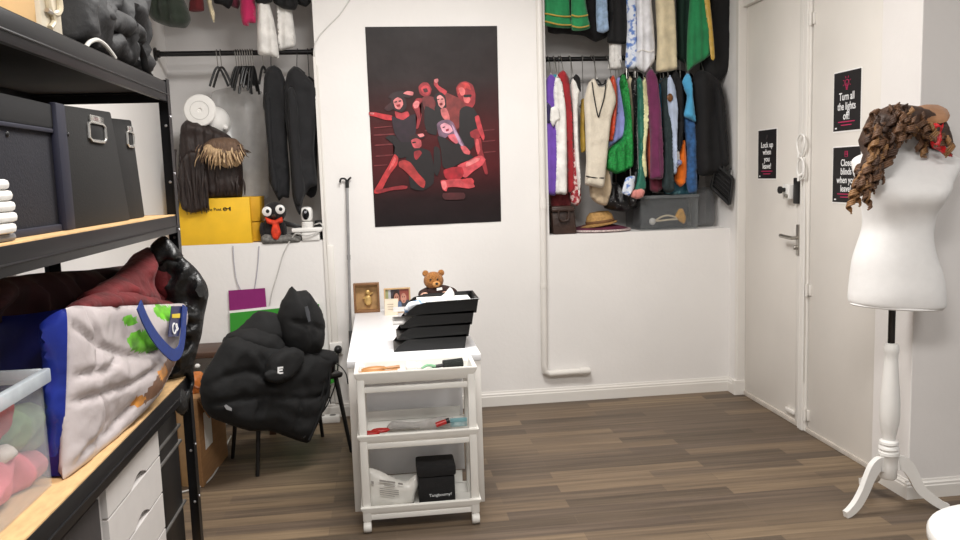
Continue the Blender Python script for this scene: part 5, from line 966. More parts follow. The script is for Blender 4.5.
for k in range(38):
    f = k/37; x = 183+f*56+rh.uniform(-2, 2); front = x < 210
    a_ = Vector((tp.x, 0, 0)); X = -1.235+(x-180)*.00655
    z1 = zt+.30-.0025*max(0, x-195)*1.6; z0 = (zt-.085+rh.uniform(-.01, .03)) if front else zt+.012
    yy = -.055+.02*rh.random() if front else -.028+.02*rh.random()
    bm = BM(); tube(bm, [(X, .0, z1), (X+rh.uniform(-.012, .012), yy, z1*.66+z0*.34), (X+rh.uniform(-.015, .015), yy-.004, z1*.33+z0*.67), (X+rh.uniform(-.012, .012), yy+.004, z0)], .0085, 6, sub=4, taper=lambda t: .75+.5*math.sin(PI*t)-.45*t, flat=.7); obj('hair_lock', bm, M_dkhair, t)
# short fluffy wig
M_fl1 = mat('ash_brown_hair', (112, 88, 70), rough=.6, var=.4, scale=60); M_fl2 = mat('blond_tips', (202, 172, 134), rough=.6, var=.3, scale=60); M_fl3 = mat('dark_root_hair', (66, 50, 42), rough=.6, var=.4, scale=60)
t = thing('short_blond_wig', 'short fluffy brown wig with blond tips lying on the long dark wig', 'wig', (-0.931,-0.030,1.694))
P1('hair_base', mat('ash_brown_strands', (104, 80, 62), rough=.6, var=.45, scale=30, bump=.5, bscale=40, stretch=(8, 8, 1)), t, [(-1.050,-0.035,1.739),(-1.001,-0.035,1.774),(-0.924,-0.035,1.783),(-0.855,-0.035,1.770),(-0.817,-0.035,1.721),(-0.809,-0.035,1.667),(-0.847,-0.035,1.626),(-0.924,-0.035,1.622),(-0.998,-0.035,1.648),(-1.042,-0.035,1.691)], tf=.055, tb=.04, edge=.05, res=.012, rough=.012, pleat=.006, pfreq=220, seed=74)
P1('hair_tips', mat('blond_strands', (190, 160, 122), rough=.6, var=.4, scale=30, bump=.5, bscale=40, stretch=(8, 8, 1)), t, [(-1.045,-0.065,1.726),(-1.008,-0.065,1.749),(-0.969,-0.065,1.724),(-0.912,-0.065,1.710),(-0.854,-0.065,1.703),(-0.814,-0.065,1.684),(-0.823,-0.065,1.636),(-0.855,-0.065,1.601),(-0.895,-0.065,1.615),(-0.920,-0.065,1.597),(-0.954,-0.065,1.616),(-0.983,-0.065,1.611),(-1.004,-0.065,1.648),(-1.032,-0.065,1.666)], tf=.045, tb=.03, edge=.035, res=.010, rough=.010, pleat=.008, pfreq=260, seed=75)
cx0 = (-0.931,-0.030,1.694); 
for k in range(64):
    a_ = (k+.5)/64; px = 205+a_*37+rh.uniform(-1, 1); py = 145+rh.random()*10+3*math.sin(a_*PI)
    q = Vector((cx0[0]+(px-224)*.00655, -.115-.015*rh.random(), cx0[2]-(py-152)*.00655))
    d = Vector(((a_-.62)*.9+rh.uniform(-.12, .12), .05, -1)).normalized()*rh.uniform(.05, .085)
    bm = BM(); tube(bm, [q, q+d*.5+Vector((rh.uniform(-.004, .004), -.010, .004)), q+d+Vector((rh.uniform(-.01, .01), .012, 0))], .0085, 6, sub=3, taper=lambda t: .35+.9*t-1.2*t*t*t, flat=.5); obj('hair_tuft', bm, [M_fl2, M_fl2, MATS['blond_strands'], M_fl1][rh.randrange(4)], t)
for k in range(10):
    q = Vector((cx0[0]+(238+rh.uniform(-3, 4)-224)*.00655, -.07, cx0[2]-(149+rh.uniform(-4, 6)-152)*.00655)); d = Vector((rh.uniform(.04, .07), 0, rh.uniform(-.035, .012)))
    bm = BM(); tube(bm, [q, q+d*.5+Vector((0, -.006, .006)), q+d], .0065, 5, sub=3, taper=lambda t: 1-.8*t); obj('hair_tuft', bm, M_fl3, t)
# foam wig head lying with its base towards the room
M_foam = mat('white_foam', (236, 234, 230), rough=.8, var=.03, bump=.1, bscale=120)
c_ = Vector((-1.062,0.020,1.948)); R_ = .096
t = thing('foam_wig_head', 'white foam wig head lying with its round base facing the room', 'wig head', (c_.x, .1, c_.z-R_))
bm = BM(); lathe(bm, [(.012, -.045), (.014, -.052), (.06, -.056), (R_-.006, -.052), (R_, -.044), (R_*.97, -.03), (.06, -.01), (.052, .05)], (c_.x, .05, c_.z), 36, axis='Y'); obj('base', bm, M_foam, t)
bm = BM(); tube(bm, [(c_.x+.055*math.cos(2*PI*k/30), -.0065, c_.z+.055*math.sin(2*PI*k/30)) for k in range(31)], .002, 5); obj('ring_groove', bm, mat('foam_groove', (206, 204, 200), rough=.8), t)
bm = BM(); ell(bm, (c_.x+.06, .16, c_.z-.06), (.085, .12, .095), 22, 14); ell(bm, (c_.x+.125, .10, c_.z-.10), (.018, .022, .018), 10, 8); obj('head', bm, M_foam, t)
# plush owl-like bird
M_plush = mat('black_plush', (26, 23, 24), rough=.95, var=.3, scale=60, bump=.6, bscale=160, sheen=.1)
o_ = Vector((-0.678,0.030,1.220)); h_ = Vector((-0.663,0.030,1.319)); s_ = .0066
t = thing('plush_bird', 'black plush bird with big white eyes and an orange-red scarf', 'plush toy', (o_.x, .05, LL+.02))
bm = BM(); ell(bm, (o_.x, .05, o_.z-.01), (.068, .055, .085), 20, 14); obj('body', bm, M_plush, t)
bm = BM(); ell(bm, (h_.x, .04, h_.z), (.072, .058, .062), 20, 14); hd = obj('head', bm, M_plush, t)
for px, py, rr in ((268.5, 211, .030), (280.5, 209.5, .029)):
    e_ = Vector((h_.x+(px-274.5)*s_, -.016, h_.z-(py-212)*s_))
    bm = BM(); lathe(bm, [(rr, .010), (rr, .002), (rr*.75, -.004), (.001, -.006)], e_, 20, axis='Y'); ey = obj('eye', bm, M_plastic, hd, label='white round eye')
    bm = BM(); ell(bm, e_+Vector((.005, -.006, .002)), (.011, .004, .012), 12, 8); obj('pupil', bm, M_hanger, hd)
bm = BM(); lathe(bm, [(.014, 0), (.008, -.018), (.001, -.028)], (h_.x, -.016, h_.z-.024), 12, axis='Y'); obj('beak', bm, mat('dark_beak', (60, 44, 36), rough=.5), hd)
for s in (-1, 1):
    bm = BM(); ell(bm, (o_.x+s*.066, .04, o_.z-.012), (.018, .035, .052), 12, 10); obj('wing', bm, M_plush, t)
P1('scarf', mat('orange_red_scarf', (214, 58, 26), rough=.7, var=.3, scale=40), t, [(-0.716,-0.015,1.292),(-0.687,-0.015,1.279),(-0.657,-0.015,1.272),(-0.614,-0.015,1.289),(-0.610,-0.015,1.258),(-0.635,-0.015,1.246),(-0.626,-0.015,1.190),(-0.647,-0.015,1.148),(-0.676,-0.015,1.155),(-0.686,-0.015,1.199),(-0.677,-0.015,1.242),(-0.707,-0.015,1.255)], tf=.02, tb=.02, edge=.015, res=.008, rough=.008)
t = thing('grey_knit', 'grey knitted cloth bundle under the plush bird', 'cloth', (o_.x+.04, .06, LL))
P1('bundle', mat('grey_wool', (112, 110, 106), rough=.95, var=.5, scale=50, bump=.6, bscale=80), t, [(-0.754,0.030,1.174),(-0.711,0.030,1.191),(-0.638,0.030,1.175),(-0.564,0.030,1.185),(-0.510,0.030,1.164),(-0.500,0.030,1.138),(-0.513,0.030,1.120),(-0.642,0.030,1.116),(-0.752,0.030,1.117)], tf=.055, tb=.05, edge=.04, res=.013, rough=.012)
t = thing('black_case', 'slim black tapered case lying between the plush bird and the camera', 'case', (-0.565,0.060,1.227))
bm = BM(); hexa(bm, [(-0.611,0.030,1.230), (-0.502,0.030,1.207), (-0.509,0.100,1.203), (-0.619,0.100,1.227)], [(-0.614,0.030,1.268), (-0.501,0.030,1.226), (-0.507,0.100,1.222), (-0.623,0.100,1.265)], .004); obj('case_body', bm, M_hanger, t)
# white adapter block and the camera standing on it
a, b = Vector((-0.511,-0.020,1.167)), Vector((-0.376,-0.020,1.186)); zb = (-0.461,-0.010,1.220)[2]
t = thing('extension_block', 'white extension block on the ledge corner under the small camera', 'extension block', (a.x+.06, .02, LL))
bm = BM(); box(bm, (a.x-.05, -.02, zb-.03), (PX0-.008, .06, zb-.004), .006); obj('block', bm, M_plastic, t)
bm = BM(); box(bm, (a.x+.01, -.012, LL), (PX0-.03, .05, zb-.03), .006); obj('pedestal', bm, M_plastic, t)
for k in range(2):
    bm = BM(); lathe(bm, [(.013, .0), (.013, .0012), (.001, .0014)], (a.x-.03+.11*k, .02, zb-.0045), 14); obj('socket', bm, M_hanger, t)
cc = Vector((-0.466,0.020,1.281))
t = thing('security_camera', 'small white indoor camera with a black lens face', 'camera', (cc.x, .02, zb))
bm = BM(); lathe(bm, [(.034, 0), (.036, .006), (.036, .032), (.03, .036)], (cc.x, .02, zb-.004), 24); obj('foot', bm, M_plastic, t)
bm = BM(); box(bm, (cc.x-.036, -.008, zb+.033), (cc.x+.036, .052, zb+.125), .022); hd = obj('housing', bm, M_plastic, t)
bm = BM(); P0 = (cc.x-.005, -.009, zb+.08); ell(bm, P0, (.022, .006, .034), 18, 12); le = obj('lens_face', bm, mat('gloss_black', (12, 12, 14), rough=.1), hd, label='glossy black lens face')
bm = BM(); ell(bm, (P0[0], -.0155, P0[2]+.012), (.008, .003, .008), 12, 8); obj('lens', bm, mat('lens_glint', (170, 170, 176), rough=.1), hd)
M_cable = mat('grey_white_cable', (196, 194, 190), rough=.5)
bm = BM(); tube(bm, [(cc.x+.04, .03, zb+.01), (PX0-.02, -.01, zb+.02), (PX0-.012, -.02, zb-.02), (cc.x+.0, -.034, zb-.05), (cc.x-.06, -.03, zb-.035)]+[(-0.562,-0.012,1.156),(-0.615,-0.012,1.071),(-0.659,-0.012,0.948),(-0.703,-0.012,0.825),(-0.720,-0.012,0.750)], .0042, 6, sub=5)
mesh_thing('camera_cable', bm, M_cable, 'pale cable looping from the small camera down the white wall', 'cable')
t = thing('black_adapter', 'black plug adapter behind the small camera at the recess corner', 'adapter', (PX0-.03, .09, LL))
bm = BM(); box(bm, (PX0-.065, .075, LL), (PX0-.006, .125, LL+.12), .008); obj('adapter_body', bm, M_hanger, t)
bm = BM(); tube(bm, [(PX0-.03, .07, LL+.1), (PX0-.06, .02, LL+.09), (PX0-.045, .0, LL+.04), (PX0-.02, .01, LL+.01)], .004, 6, sub=4); obj('lead', bm, M_hanger, t)

# clothes from the upper rail of the left recess
t = thing('clothes_rail', 'upper black clothes rail above the left recess', 'rail', (XL, .1, RZU))
bm = BM(); tube(bm, [(XL+.005, .1, RZU), (PX0-.004, .1, RZU)], .016, 12); obj('rod', bm, M_rail, t)
G_UL = 'clothes hanging above the left recess'
def upl(*a, **k):
    global G_UP
    g = G_UP; G_UP = G_UL; o = upper(*a, **k); G_UP = g; o['group'] = G_UL; return o
upl('olive_coat', 'dark green padded coat at the top left above the recess', 'coat', C_olive, [(-1.279,-0.160,2.593),(-1.081,-0.160,2.592),(-1.053,-0.160,2.513),(-1.041,-0.160,2.446),(-1.072,-0.160,2.402),(-1.160,-0.160,2.408),(-1.246,-0.160,2.443),(-1.291,-0.160,2.504)], seed=81, tf=.09, tb=.08, edge=.07, rough=.03, crease=.02)
upl('red_blouse', 'dark red blouse beside the dark green coat', 'top', C_mar, [(-1.087,0.080,2.645),(-1.011,0.080,2.644),(-1.009,0.080,2.586),(-1.012,0.080,2.545),(-1.059,0.080,2.539),(-1.100,0.080,2.545),(-1.097,0.080,2.586)], seed=82)
upl('cream_scarf', 'thin cream scarf end dangling between dark clothes', 'scarf', C_ivory, [(-0.984,0.030,2.633),(-0.955,0.030,2.633),(-0.953,0.030,2.575),(-0.940,0.030,2.517),(-0.949,0.030,2.464),(-0.964,0.030,2.505),(-0.977,0.030,2.563)], seed=83, tf=.012, tb=.012, edge=.012)
upl('black_blouse', 'black blouse corner hanging left of the magenta dress', 'blouse', C_black, [(-0.951,0.070,2.642),(-0.833,0.070,2.641),(-0.837,0.070,2.594),(-0.863,0.070,2.553),(-0.902,0.070,2.577),(-0.948,0.070,2.589)], seed=84)
upl('dark_tunic', 'dark brown tunic edge beside the magenta dress', 'tunic', C_wine, [(-0.856,0.100,2.648),(-0.803,0.100,2.647),(-0.801,0.100,2.588),(-0.814,0.100,2.559),(-0.855,0.100,2.577)], seed=85)
upl('magenta_dress', 'magenta dress hanging beside the white trousers', 'dress', C_magenta, [(-0.788,0.040,2.634),(-0.705,0.040,2.634),(-0.699,0.040,2.552),(-0.704,0.040,2.464),(-0.746,0.040,2.464),(-0.747,0.040,2.446),(-0.782,0.040,2.453),(-0.794,0.040,2.529)], seed=86)
upl('black_skirt', 'black skirt hem above the long white trousers', 'skirt', C_black, [(-0.694,0.000,2.625),(-0.595,0.000,2.624),(-0.597,0.000,2.578),(-0.645,0.000,2.566),(-0.692,0.000,2.573)], seed=87)
upl('white_trousers', 'long white trousers reaching down over the left rail', 'trousers', C_white, [(-0.690,0.040,2.599),(-0.619,0.040,2.598),(-0.597,0.040,2.480),(-0.585,0.040,2.374),(-0.581,0.040,2.255),(-0.634,0.040,2.267),(-0.704,0.040,2.280),(-0.700,0.040,2.434)], seed=88, tf=.04, edge=.03)
upl('white_blouse', 'white blouse with a folded corner behind the long white trousers', 'blouse', C_white, [(-0.589,0.110,2.553),(-0.493,0.110,2.553),(-0.479,0.110,2.372),(-0.494,0.110,2.330),(-0.586,0.110,2.307),(-0.594,0.110,2.374)], seed=89, tf=.03, crease=.01)
upl('black_jacket', 'black jacket hem near the poster at the top of the left recess', 'jacket', C_black, [(-0.606,0.050,2.635),(-0.458,0.050,2.635),(-0.449,0.050,2.576),(-0.469,0.050,2.540),(-0.535,0.050,2.547),(-0.592,0.050,2.582)], seed=90, tf=.04)
upl('black_dress', 'black dress hem at the top right corner of the left recess', 'dress', C_black, [(-0.461,0.090,2.643),(-0.377,0.090,2.643),(-0.374,0.090,2.595),(-0.406,0.090,2.566),(-0.453,0.090,2.584)], seed=91)

# ================================================================ DESK, ITS THINGS, AND THE TROLLEY
DT = .70
M_desk = mat('white_desk_laminate', (236, 236, 238), rough=.4, var=.015)
dx0, dx1, dy0, dy1 = -.187, .415, -1.54, -.12
t = thing('desk', 'long white desk standing end-on against the wall under the poster', 'desk', ((dx0+dx1)/2, -.85, 0))
bm = BM(); box(bm, (dx0, dy0, DT-.03), (dx1, dy1, DT), .003); obj('desk_top', bm, M_desk, t)
for x in (dx0+.003, dx1-.043):
    for y in (dy0+.004, dy1-.044):
        bm = BM(); box(bm, (x, y, 0), (x+.04, y+.04, DT-.03), .003); obj('leg', bm, M_white_gloss, t)
bm = BM(); box(bm, (dx0+.043, dy0+.02, .16), (dx1-.09, dy0+.036, DT-.03)); obj('end_panel', bm, M_desk, t)
bm = BM(); box(bm, (dx0+.043, dy1-.04, .45), (dx1-.043, dy1-.025, DT-.03)); obj('back_panel', bm, M_desk, t)
# trolley
M_trol = mat('white_trolley_plastic', (230, 228, 222), rough=.38, var=.02)
tx0, tx1, ty0, ty1 = -.142, .362, -1.775, -1.565
t = thing('trolley', 'narrow white three-tier trolley on castors in front of the desk', 'trolley', ((tx0+tx1)/2, -1.67, 0))
def tray(z, h, name):
    bm = BM(); th = .012; fl = .014
    def ring(o, zz): return [(tx0-o, ty0-o, zz), (tx1+o, ty0-o, zz), (tx1+o, ty1+o, zz), (tx0-o, ty1+o, zz)]
    R = [[bm.verts.new(p) for p in ring(o, zz)] for o, zz in ((-fl-.004, z-h), (0.006, z-.012), (.006, z), (-.010, z), (-fl-.008, z-h+.006))]
    for i in range(len(R)-1):
        for k in range(4): bm.faces.new((R[i][k], R[i][(k+1) % 4], R[i+1][(k+1) % 4], R[i+1][k]))
    bm.faces.new(list(reversed(R[0]))); bm.faces.new(R[-1])
    bmesh.ops.bevel(bm, geom=[e for e in bm.edges], offset=.003, segments=2, affect='EDGES')
    return obj(name, bm, M_trol, t)
tray(.702, .056, 'top_tray'); tray(.432, .046, 'middle_tray'); tray(.118, .046, 'bottom_tray')
for z in (.622, .378, .066):
    bm = BM(); box(bm, (tx0+.02, ty0+.012, z-.012), (tx1-.02, ty0+.026, z+.012), .003); obj('tray_rail', bm, M_trol, t)
bm = BM(); box(bm, (tx0+.03, ty1-.012, .432), (tx1-.055, ty1-.006, .475)); obj('back_lip', bm, M_trol, t)
bm = BM(); box(bm, (tx0+.03, ty1-.012, .118), (tx1-.055, ty1-.006, .175)); obj('back_lip', bm, M_trol, t)
for x in (tx0+.001, tx1-.037):
    for y in (ty0+.006, ty1-.034):
        bm = BM(); hexa(bm, [(x, y, .05), (x+.036, y, .05), (x+.036, y+.028, .05), (x, y+.028, .05)], [(x+.002, y, .69), (x+.034, y, .69), (x+.034, y+.028, .69), (x+.002, y+.028, .69)], .005); obj('post', bm, M_trol, t)
        bm = BM(); tube(bm, [(x+.018, y+.014, .055), (x+.018, y+.014, .035)], .012, 12); box(bm, (x+.006, y+.004, .018), (x+.030, y+.028, .048), .008)
        w_ = obj('castor', bm, M_trol, t)
        bm = BM(); lathe(bm, [(.008, -.018), (.022, -.016), (.024, -.008), (.024, .008), (.022, .016), (.008, .018)], (x+.018, y+.012, .024), 20, axis='X'); obj('wheel', bm, M_trol, w_)
# things on the trolley
M_brush = mat('varnished_wood', (176, 122, 70), rough=.4, var=.35, scale=20, stretch=(1, 6, 6))
for i, (x, y, a_) in enumerate(((-.065, -1.705, .03), (-.055, -1.645, .10))):
    t = thing('hair_brush', ('tan wooden hairbrush nearer the front of the top trolley tray', 'second tan wooden hairbrush behind the first in the top trolley tray')[i], 'brush', (x, y, .665), 'hairbrushes in the top tray')
    bm = BM(); ell(bm, (x-.01, y, .691), (.058, .024, .012), 20, 10); tube(bm, [(x+.035, y, .690), (x+.07, y, .691), (x+.10, y, .692)], .011, 10, taper=lambda t: .8+.3*t, flat=.7); rot_about(bm, (x, y, .69), a_); obj('brush_body', bm, M_brush, t)
    bm = BM()
    for k in range(24): tube(bm, [(x-.055+(k % 8)*.012, y-.012+(k//8)*.012, .683), (x-.055+(k % 8)*.012, y-.012+(k//8)*.012, .664)], .002, 4)
    rot_about(bm, (x, y, .69), a_); obj('bristles', bm, M_hanger, t)
t = thing('white_jar', 'small white jar lying in the middle of the top trolley tray', 'jar', (.10, -1.66, .665))
bm = BM(); lathe(bm, [(.022, -.03), (.026, -.026), (.026, .012), (.022, .016), (.022, .03)], (.10, -1.66, .690), 20, axis='X'); obj('jar_body', bm, M_plastic, t)
bm = BM(); lathe(bm, [(.0235, .016), (.0235, .036), (.018, .038)], (.10, -1.66, .690), 20, axis='X'); obj('lid', bm, M_plastic, t)
t = thing('green_clips', 'green hair clip beside the white jar in the top tray', 'clip', (.165, -1.67, .665))
bm = BM(); hexa(bm, [(.14, -1.685, .664), (.195, -1.675, .664), (.19, -1.65, .664), (.14, -1.66, .664)], [(.145, -1.68, .683), (.19, -1.672, .686), (.188, -1.655, .686), (.145, -1.665, .683)], .004); obj('clip_jaw', bm, mat('green_plastic', (34, 132, 72), rough=.4), t)
bm = BM(); tube(bm, [(.14, -1.675, .688), (.165, -1.665, .698), (.2, -1.66, .690)], .006, 8, sub=3); obj('clip_lever', bm, mat('pale_green_plastic', (128, 178, 140), rough=.4), t)
t = thing('black_brush', 'black round hairbrush at the right of the top tray', 'brush', (.27, -1.64, .665))
bm = BM(); tube(bm, [(.185, -1.655, .686), (.235, -1.648, .690)], .008, 8); obj('handle', bm, M_hanger, t)
bm = BM(); tube(bm, [(.235, -1.648, .691), (.32, -1.635, .694)], .021, 14); obj('bristle_head', bm, mat('bristle_black', (24, 30, 26), rough=.8, bump=1, bscale=200), t)
for o in bpy.data.objects:
    if o.parent is None and o.name.split('.')[0] in ('hair_brush', 'white_jar', 'green_clips', 'black_brush'): o.location.z -= .006
t = thing('red_scissors', 'pair of scissors with red handles lying in the middle tray', 'scissors', (-.02, -1.7, .398))
bm = BM(); tube(bm, [(-.095+.026*math.cos(2*PI*k/16)*1.4, -1.725+.016*math.sin(2*PI*k/16), .425) for k in range(17)], .007, 7); tube(bm, [(-.05+.026*math.cos(2*PI*k/16)*1.3, -1.695+.014*math.sin(2*PI*k/16), .425) for k in range(17)], .007, 7); obj('handles', bm, mat('red_plastic', (186, 40, 36), rough=.35), t)
bm = BM(); hexa(bm, [(-.02, -1.71, .42), (.12, -1.70, .42), (.12, -1.695, .42), (-.02, -1.69, .42)], [(-.02, -1.71, .425), (.12, -1.70, .425), (.12, -1.695, .425), (-.02, -1.69, .425)]); obj('blades', bm, M_steel, t)
t = thing('folded_leaflet', 'crumpled grey leaflet leaning in the middle tray', 'paper', (.12, -1.64, .398))
P1('sheet', mat('grey_leaflet', (176, 172, 168), rough=.7, var=.3), t, [(-.02, -1.64, .40), (.26, -1.64, .40), (.27, -1.64, .444), (.2, -1.64, .45), (.1, -1.64, .434), (0, -1.64, .446)], tf=.012, tb=.012, edge=.02, res=.012, rough=.008)
t = thing('red_marker', 'red cased tube lying at the right of the middle tray', 'tube', (.24, -1.68, .398))
bm = BM(); tube(bm, [(.19, -1.685, .428), (.235, -1.68, .440)], .012, 10); obj('tube_body', bm, MATS['red_plastic'], t)
bm = BM(); tube(bm, [(.236, -1.68, .4405), (.25, -1.679, .4443)], .0125, 10); obj('cap', bm, M_hanger, t)
t = thing('teal_comb', 'pale teal plastic comb at the right end of the middle tray', 'comb', (.28, -1.65, .398))
bm = BM(); box(bm, (.255, -1.655, .425), (.33, -1.645, .443), .003)
for k in range(14): box(bm, (.257+k*.0052, -1.653, .405), (.260+k*.0052, -1.648, .426))
obj('comb_body', bm, mat('teal_plastic', (130, 176, 184), rough=.4), t)
# bottom tray
BZ = .083
t = thing('white_package', 'crinkled white plastic package with a printed label in the bottom tray', 'package', (.0, -1.67, BZ))
pk = [(-0.121,-1.680,0.257),(-0.108,-1.680,0.258),(-0.061,-1.680,0.239),(-0.019,-1.680,0.213),(0.024,-1.680,0.191),(0.054,-1.680,0.184),(0.077,-1.680,0.200),(0.099,-1.680,0.212),(0.106,-1.680,0.171),(0.091,-1.680,0.122),(0.076,-1.680,0.082),(-0.025,-1.680,0.076),(-0.121,-1.680,0.075),(-0.128,-1.680,0.099)]
P1('bag', mat('white_film', (226, 223, 216), rough=.3, var=.05), t, pk, tf=.03, tb=.035, edge=.03, res=.011, rough=.008, crease=.008)
lc = Vector((-0.025,-1.720,0.170))
bm = BM(); U_ = Vector((1, 0, -.22)); 
for (u, v, w, h) in ((-.02, .035, .075, .008), (.06, .033, .022, .008), (-.055, .02, .012, .012), (.0, .019, .05, .004), (-.02, .003, .09, .003), (-.02, -.006, .09, .003), (-.02, -.015, .09, .003), (-.02, -.024, .07, .003)):
    p = lc+U_*u+Vector((0, 0, v)); flatpoly(bm, [p, p+U_*w*.9, p+U_*w*.9+Vector((0, 0, h)), p+Vector((0, 0, h))], .001)
bmesh.ops.translate(bm, verts=bm.verts, vec=(-.02, -.006, 0))
obj('label_print', bm, mat('grey_print', (150, 146, 142), rough=.7), t)
t = thing('black_case_box', 'black fabric box with a lid and a small white word in the bottom tray', 'box', (.21, -1.68, BZ))

a_, b_ = Vector((0.097,-1.720,0.097)), Vector((0.265,-1.720,0.096)); zt = (0.182,-1.720,0.261)[2]; zl = (0.180,-1.720,0.212)[2]
M_bfab = mat('black_woven', (20, 19, 20), rough=.85, var=.2, scale=60, bump=.3, bscale=200)
bm = BM(); box(bm, (a_.x+.006, -1.72, BZ), (b_.x-.004, -1.59, zl-.004), .006); obj('box_body', bm, M_bfab, t)
bm = BM(); box(bm, (a_.x, -1.728, zl-.002), (b_.x+.002, -1.585, zt), .010); obj('lid', bm, M_bfab, t)
w0 = Vector((0.196,-1.721,0.126)); obj('lettering', text_bm('Tangboomy!', .018, (w0.x, -1.7206, w0.z), (1, 0, 0.02), (0, 0, 1), (0, -1, 0), .0004, bold=0, width=.098), M_white_print, t)

# things on the desk
M_wood = mat('brown_frame_wood', (128, 90, 56), rough=.55, var=.25, scale=14, stretch=(1, 1, 8)); M_wood_in = mat('tan_backing', (172, 134, 88), rough=.7, var=.25, scale=20)
fy = -.24
A_, B_ = Vector((-0.186,-0.240,0.727)), Vector((-0.039,-0.240,0.738)); zt = (-0.104,-0.240,0.879)[2]
t = thing('box_frame', 'brown wooden box frame with a small gold figure inside, at the left of the desk', 'frame', ((A_.x+B_.x)/2, fy, DT))
x0, x1 = A_.x, B_.x; w = .011; d = .05
for nm, A, B in (('frame_side', (x0-.008, fy, DT), (x0+w-.006, fy+d, zt)), ('frame_side', (x1-w, fy, DT), (x1, fy+d, zt)), ('frame_top', (x0+w-.006, fy, zt-w), (x1-w, fy+d, zt)), ('frame_bottom', (x0+w-.006, fy, DT), (x1-w, fy+d, DT+w+.006))):
    bm = BM(); box(bm, A, B, .002); obj(nm, bm, M_wood, t)
bm = BM(); box(bm, (x0+w-.006, fy+d-.012, DT+w), (x1-w, fy+d-.006, zt-w)); obj('backing', bm, M_wood_in, t)
cx = (x0+x1)/2+.004; cz = (DT+zt)/2
M_goldm = mat('gilt', (214, 176, 110), rough=.35, metal=.5, var=.2)
bm = BM(); ell(bm, (cx, fy+.028, cz-.018), (.024, .010, .034), 18, 12); ell(bm, (cx, fy+.026, cz+.032), (.016, .010, .016), 16, 10); tube(bm, [(cx-.03, fy+.028, cz-.005), (cx, fy+.026, cz+.012), (cx+.03, fy+.028, cz+.03)], .005, 7, sub=3); obj('figure', bm, M_goldm, t)
fy = -.30
A_, B_ = Vector((-0.012,-0.300,0.728)), Vector((0.146,-0.300,0.738)); zt = (0.074,-0.300,0.851)[2]; x0, x1 = A_.x, B_.x
t = thing('photo_frame', 'pale wooden photo frame showing two people, on the desk beside the box frame', 'photo frame', ((x0+x1)/2, fy, DT))
for A, B in (((x0, fy, DT), (x0+.009, fy+.016, zt)), ((x1-.009, fy, DT), (x1, fy+.016, zt)), ((x0+.009, fy, zt-.009), (x1-.009, fy+.016, zt)), ((x0+.009, fy, DT), (x1-.009, fy+.016, DT+.009))):
    bm = BM(); box(bm, A, B, .002); obj('frame_rail', bm, mat('pale_wood', (200, 166, 122), rough=.5, var=.15), t)
bm = BM(); ph = [mat('photo_dark', (70, 66, 74), rough=.3, var=.5, scale=30), mat('photo_skin', (196, 140, 120), rough=.3, var=.2), mat('photo_green', (160, 164, 120), rough=.3), mat('photo_hair', (60, 42, 36), rough=.3), mat('photo_blue', (96, 116, 150), rough=.3), mat('photo_grey', (190, 192, 194), rough=.3), mat('photo_red', (150, 78, 66), rough=.3)]
fw = x1-x0-.018; fh = zt-DT-.018; ox, oz = x0+.009, DT+.009
def ph_poly(uv, mi, k): flatpoly(bm, [(ox+u*fw, fy+.012, oz+v*fh) for u, v in uv], .0008+.0003*k, mi=mi)
def ph_ell(u, v, ru, rv, mi, k): ph_poly([(u+ru*math.cos(2*PI*i/18), v+rv*math.sin(2*PI*i/18)) for i in range(18)], mi, k)
ph_poly([(0, 0), (1, 0), (1, 1), (0, 1)], 0, 0); ph_poly([(0, 0), (.12, 0), (.12, 1), (0, 1)], 2, 1); ph_poly([(.12, .2), (.24, .2), (.22, 1), (.12, 1)], 5, 1); ph_poly([(.6, .5), (1, .5), (1, 1), (.6, 1)], 6, 1)
ph_poly([(.25, 0), (.7, 0), (.66, .4), (.5, .5), (.35, .45)], 4, 2); ph_poly([(.62, 0), (1, 0), (1, .35), (.85, .45), (.7, .3)], 0, 3)
ph_ell(.46, .68, .15, .27, 3, 3); ph_ell(.47, .6, .11, .22, 1, 4); ph_ell(.78, .68, .15, .27, 6, 3); ph_ell(.77, .58, .12, .23, 1, 5)
for u in (.43, .52, .73, .81): ph_ell(u, .64, .02, .03, 3, 6)
ph_ell(.47, .48, .045, .03, 6, 6); ph_ell(.77, .45, .045, .03, 6, 6)
obj('photograph', bm, ph, t)
bm = BM(); hexa(bm, [((x0+x1)/2-.012, fy+.016, DT), ((x0+x1)/2+.012, fy+.016, DT), ((x0+x1)/2+.012, fy+.06, DT), ((x0+x1)/2-.012, fy+.06, DT)], [((x0+x1)/2-.012, fy+.016, zt-.04), ((x0+x1)/2+.012, fy+.016, zt-.04), ((x0+x1)/2+.012, fy+.02, zt-.04), ((x0+x1)/2-.012, fy+.02, zt-.04)]); obj('stand', bm, M_wood, t)
fy = -.36
A_, B_ = Vector((-0.013,-0.360,0.723)), Vector((0.064,-0.360,0.730)); zt = (0.023,-0.360,0.796)[2]
t = thing('small_card', 'small pale card leaning in front of the photo frame', 'card', ((A_.x+B_.x)/2, fy, DT))
bm = BM(); hexa(bm, [(A_.x, fy-.01, DT), (B_.x, fy-.02, DT), (B_.x, fy-.016, DT), (A_.x, fy-.006, DT)], [(A_.x+.004, fy+.006, zt), (B_.x+.006, fy-.004, zt), (B_.x+.006, fy, zt), (A_.x+.004, fy+.01, zt)]); obj('card_sheet', bm, mat('cream_card', (226, 212, 190), rough=.7), t)
bm = BM(); 
for v in (.35, .5, .65):
    p = Vector((A_.x+.014, fy-.0105+.016*v, DT+(zt-DT)*v)); flatpoly(bm, [p, p+Vector((.04, -.008, 0)), p+Vector((.04, -.007, .004)), p+Vector((0, .001, .004))], .0008)
obj('print_lines', bm, mat('faint_print', (176, 160, 140)), t)
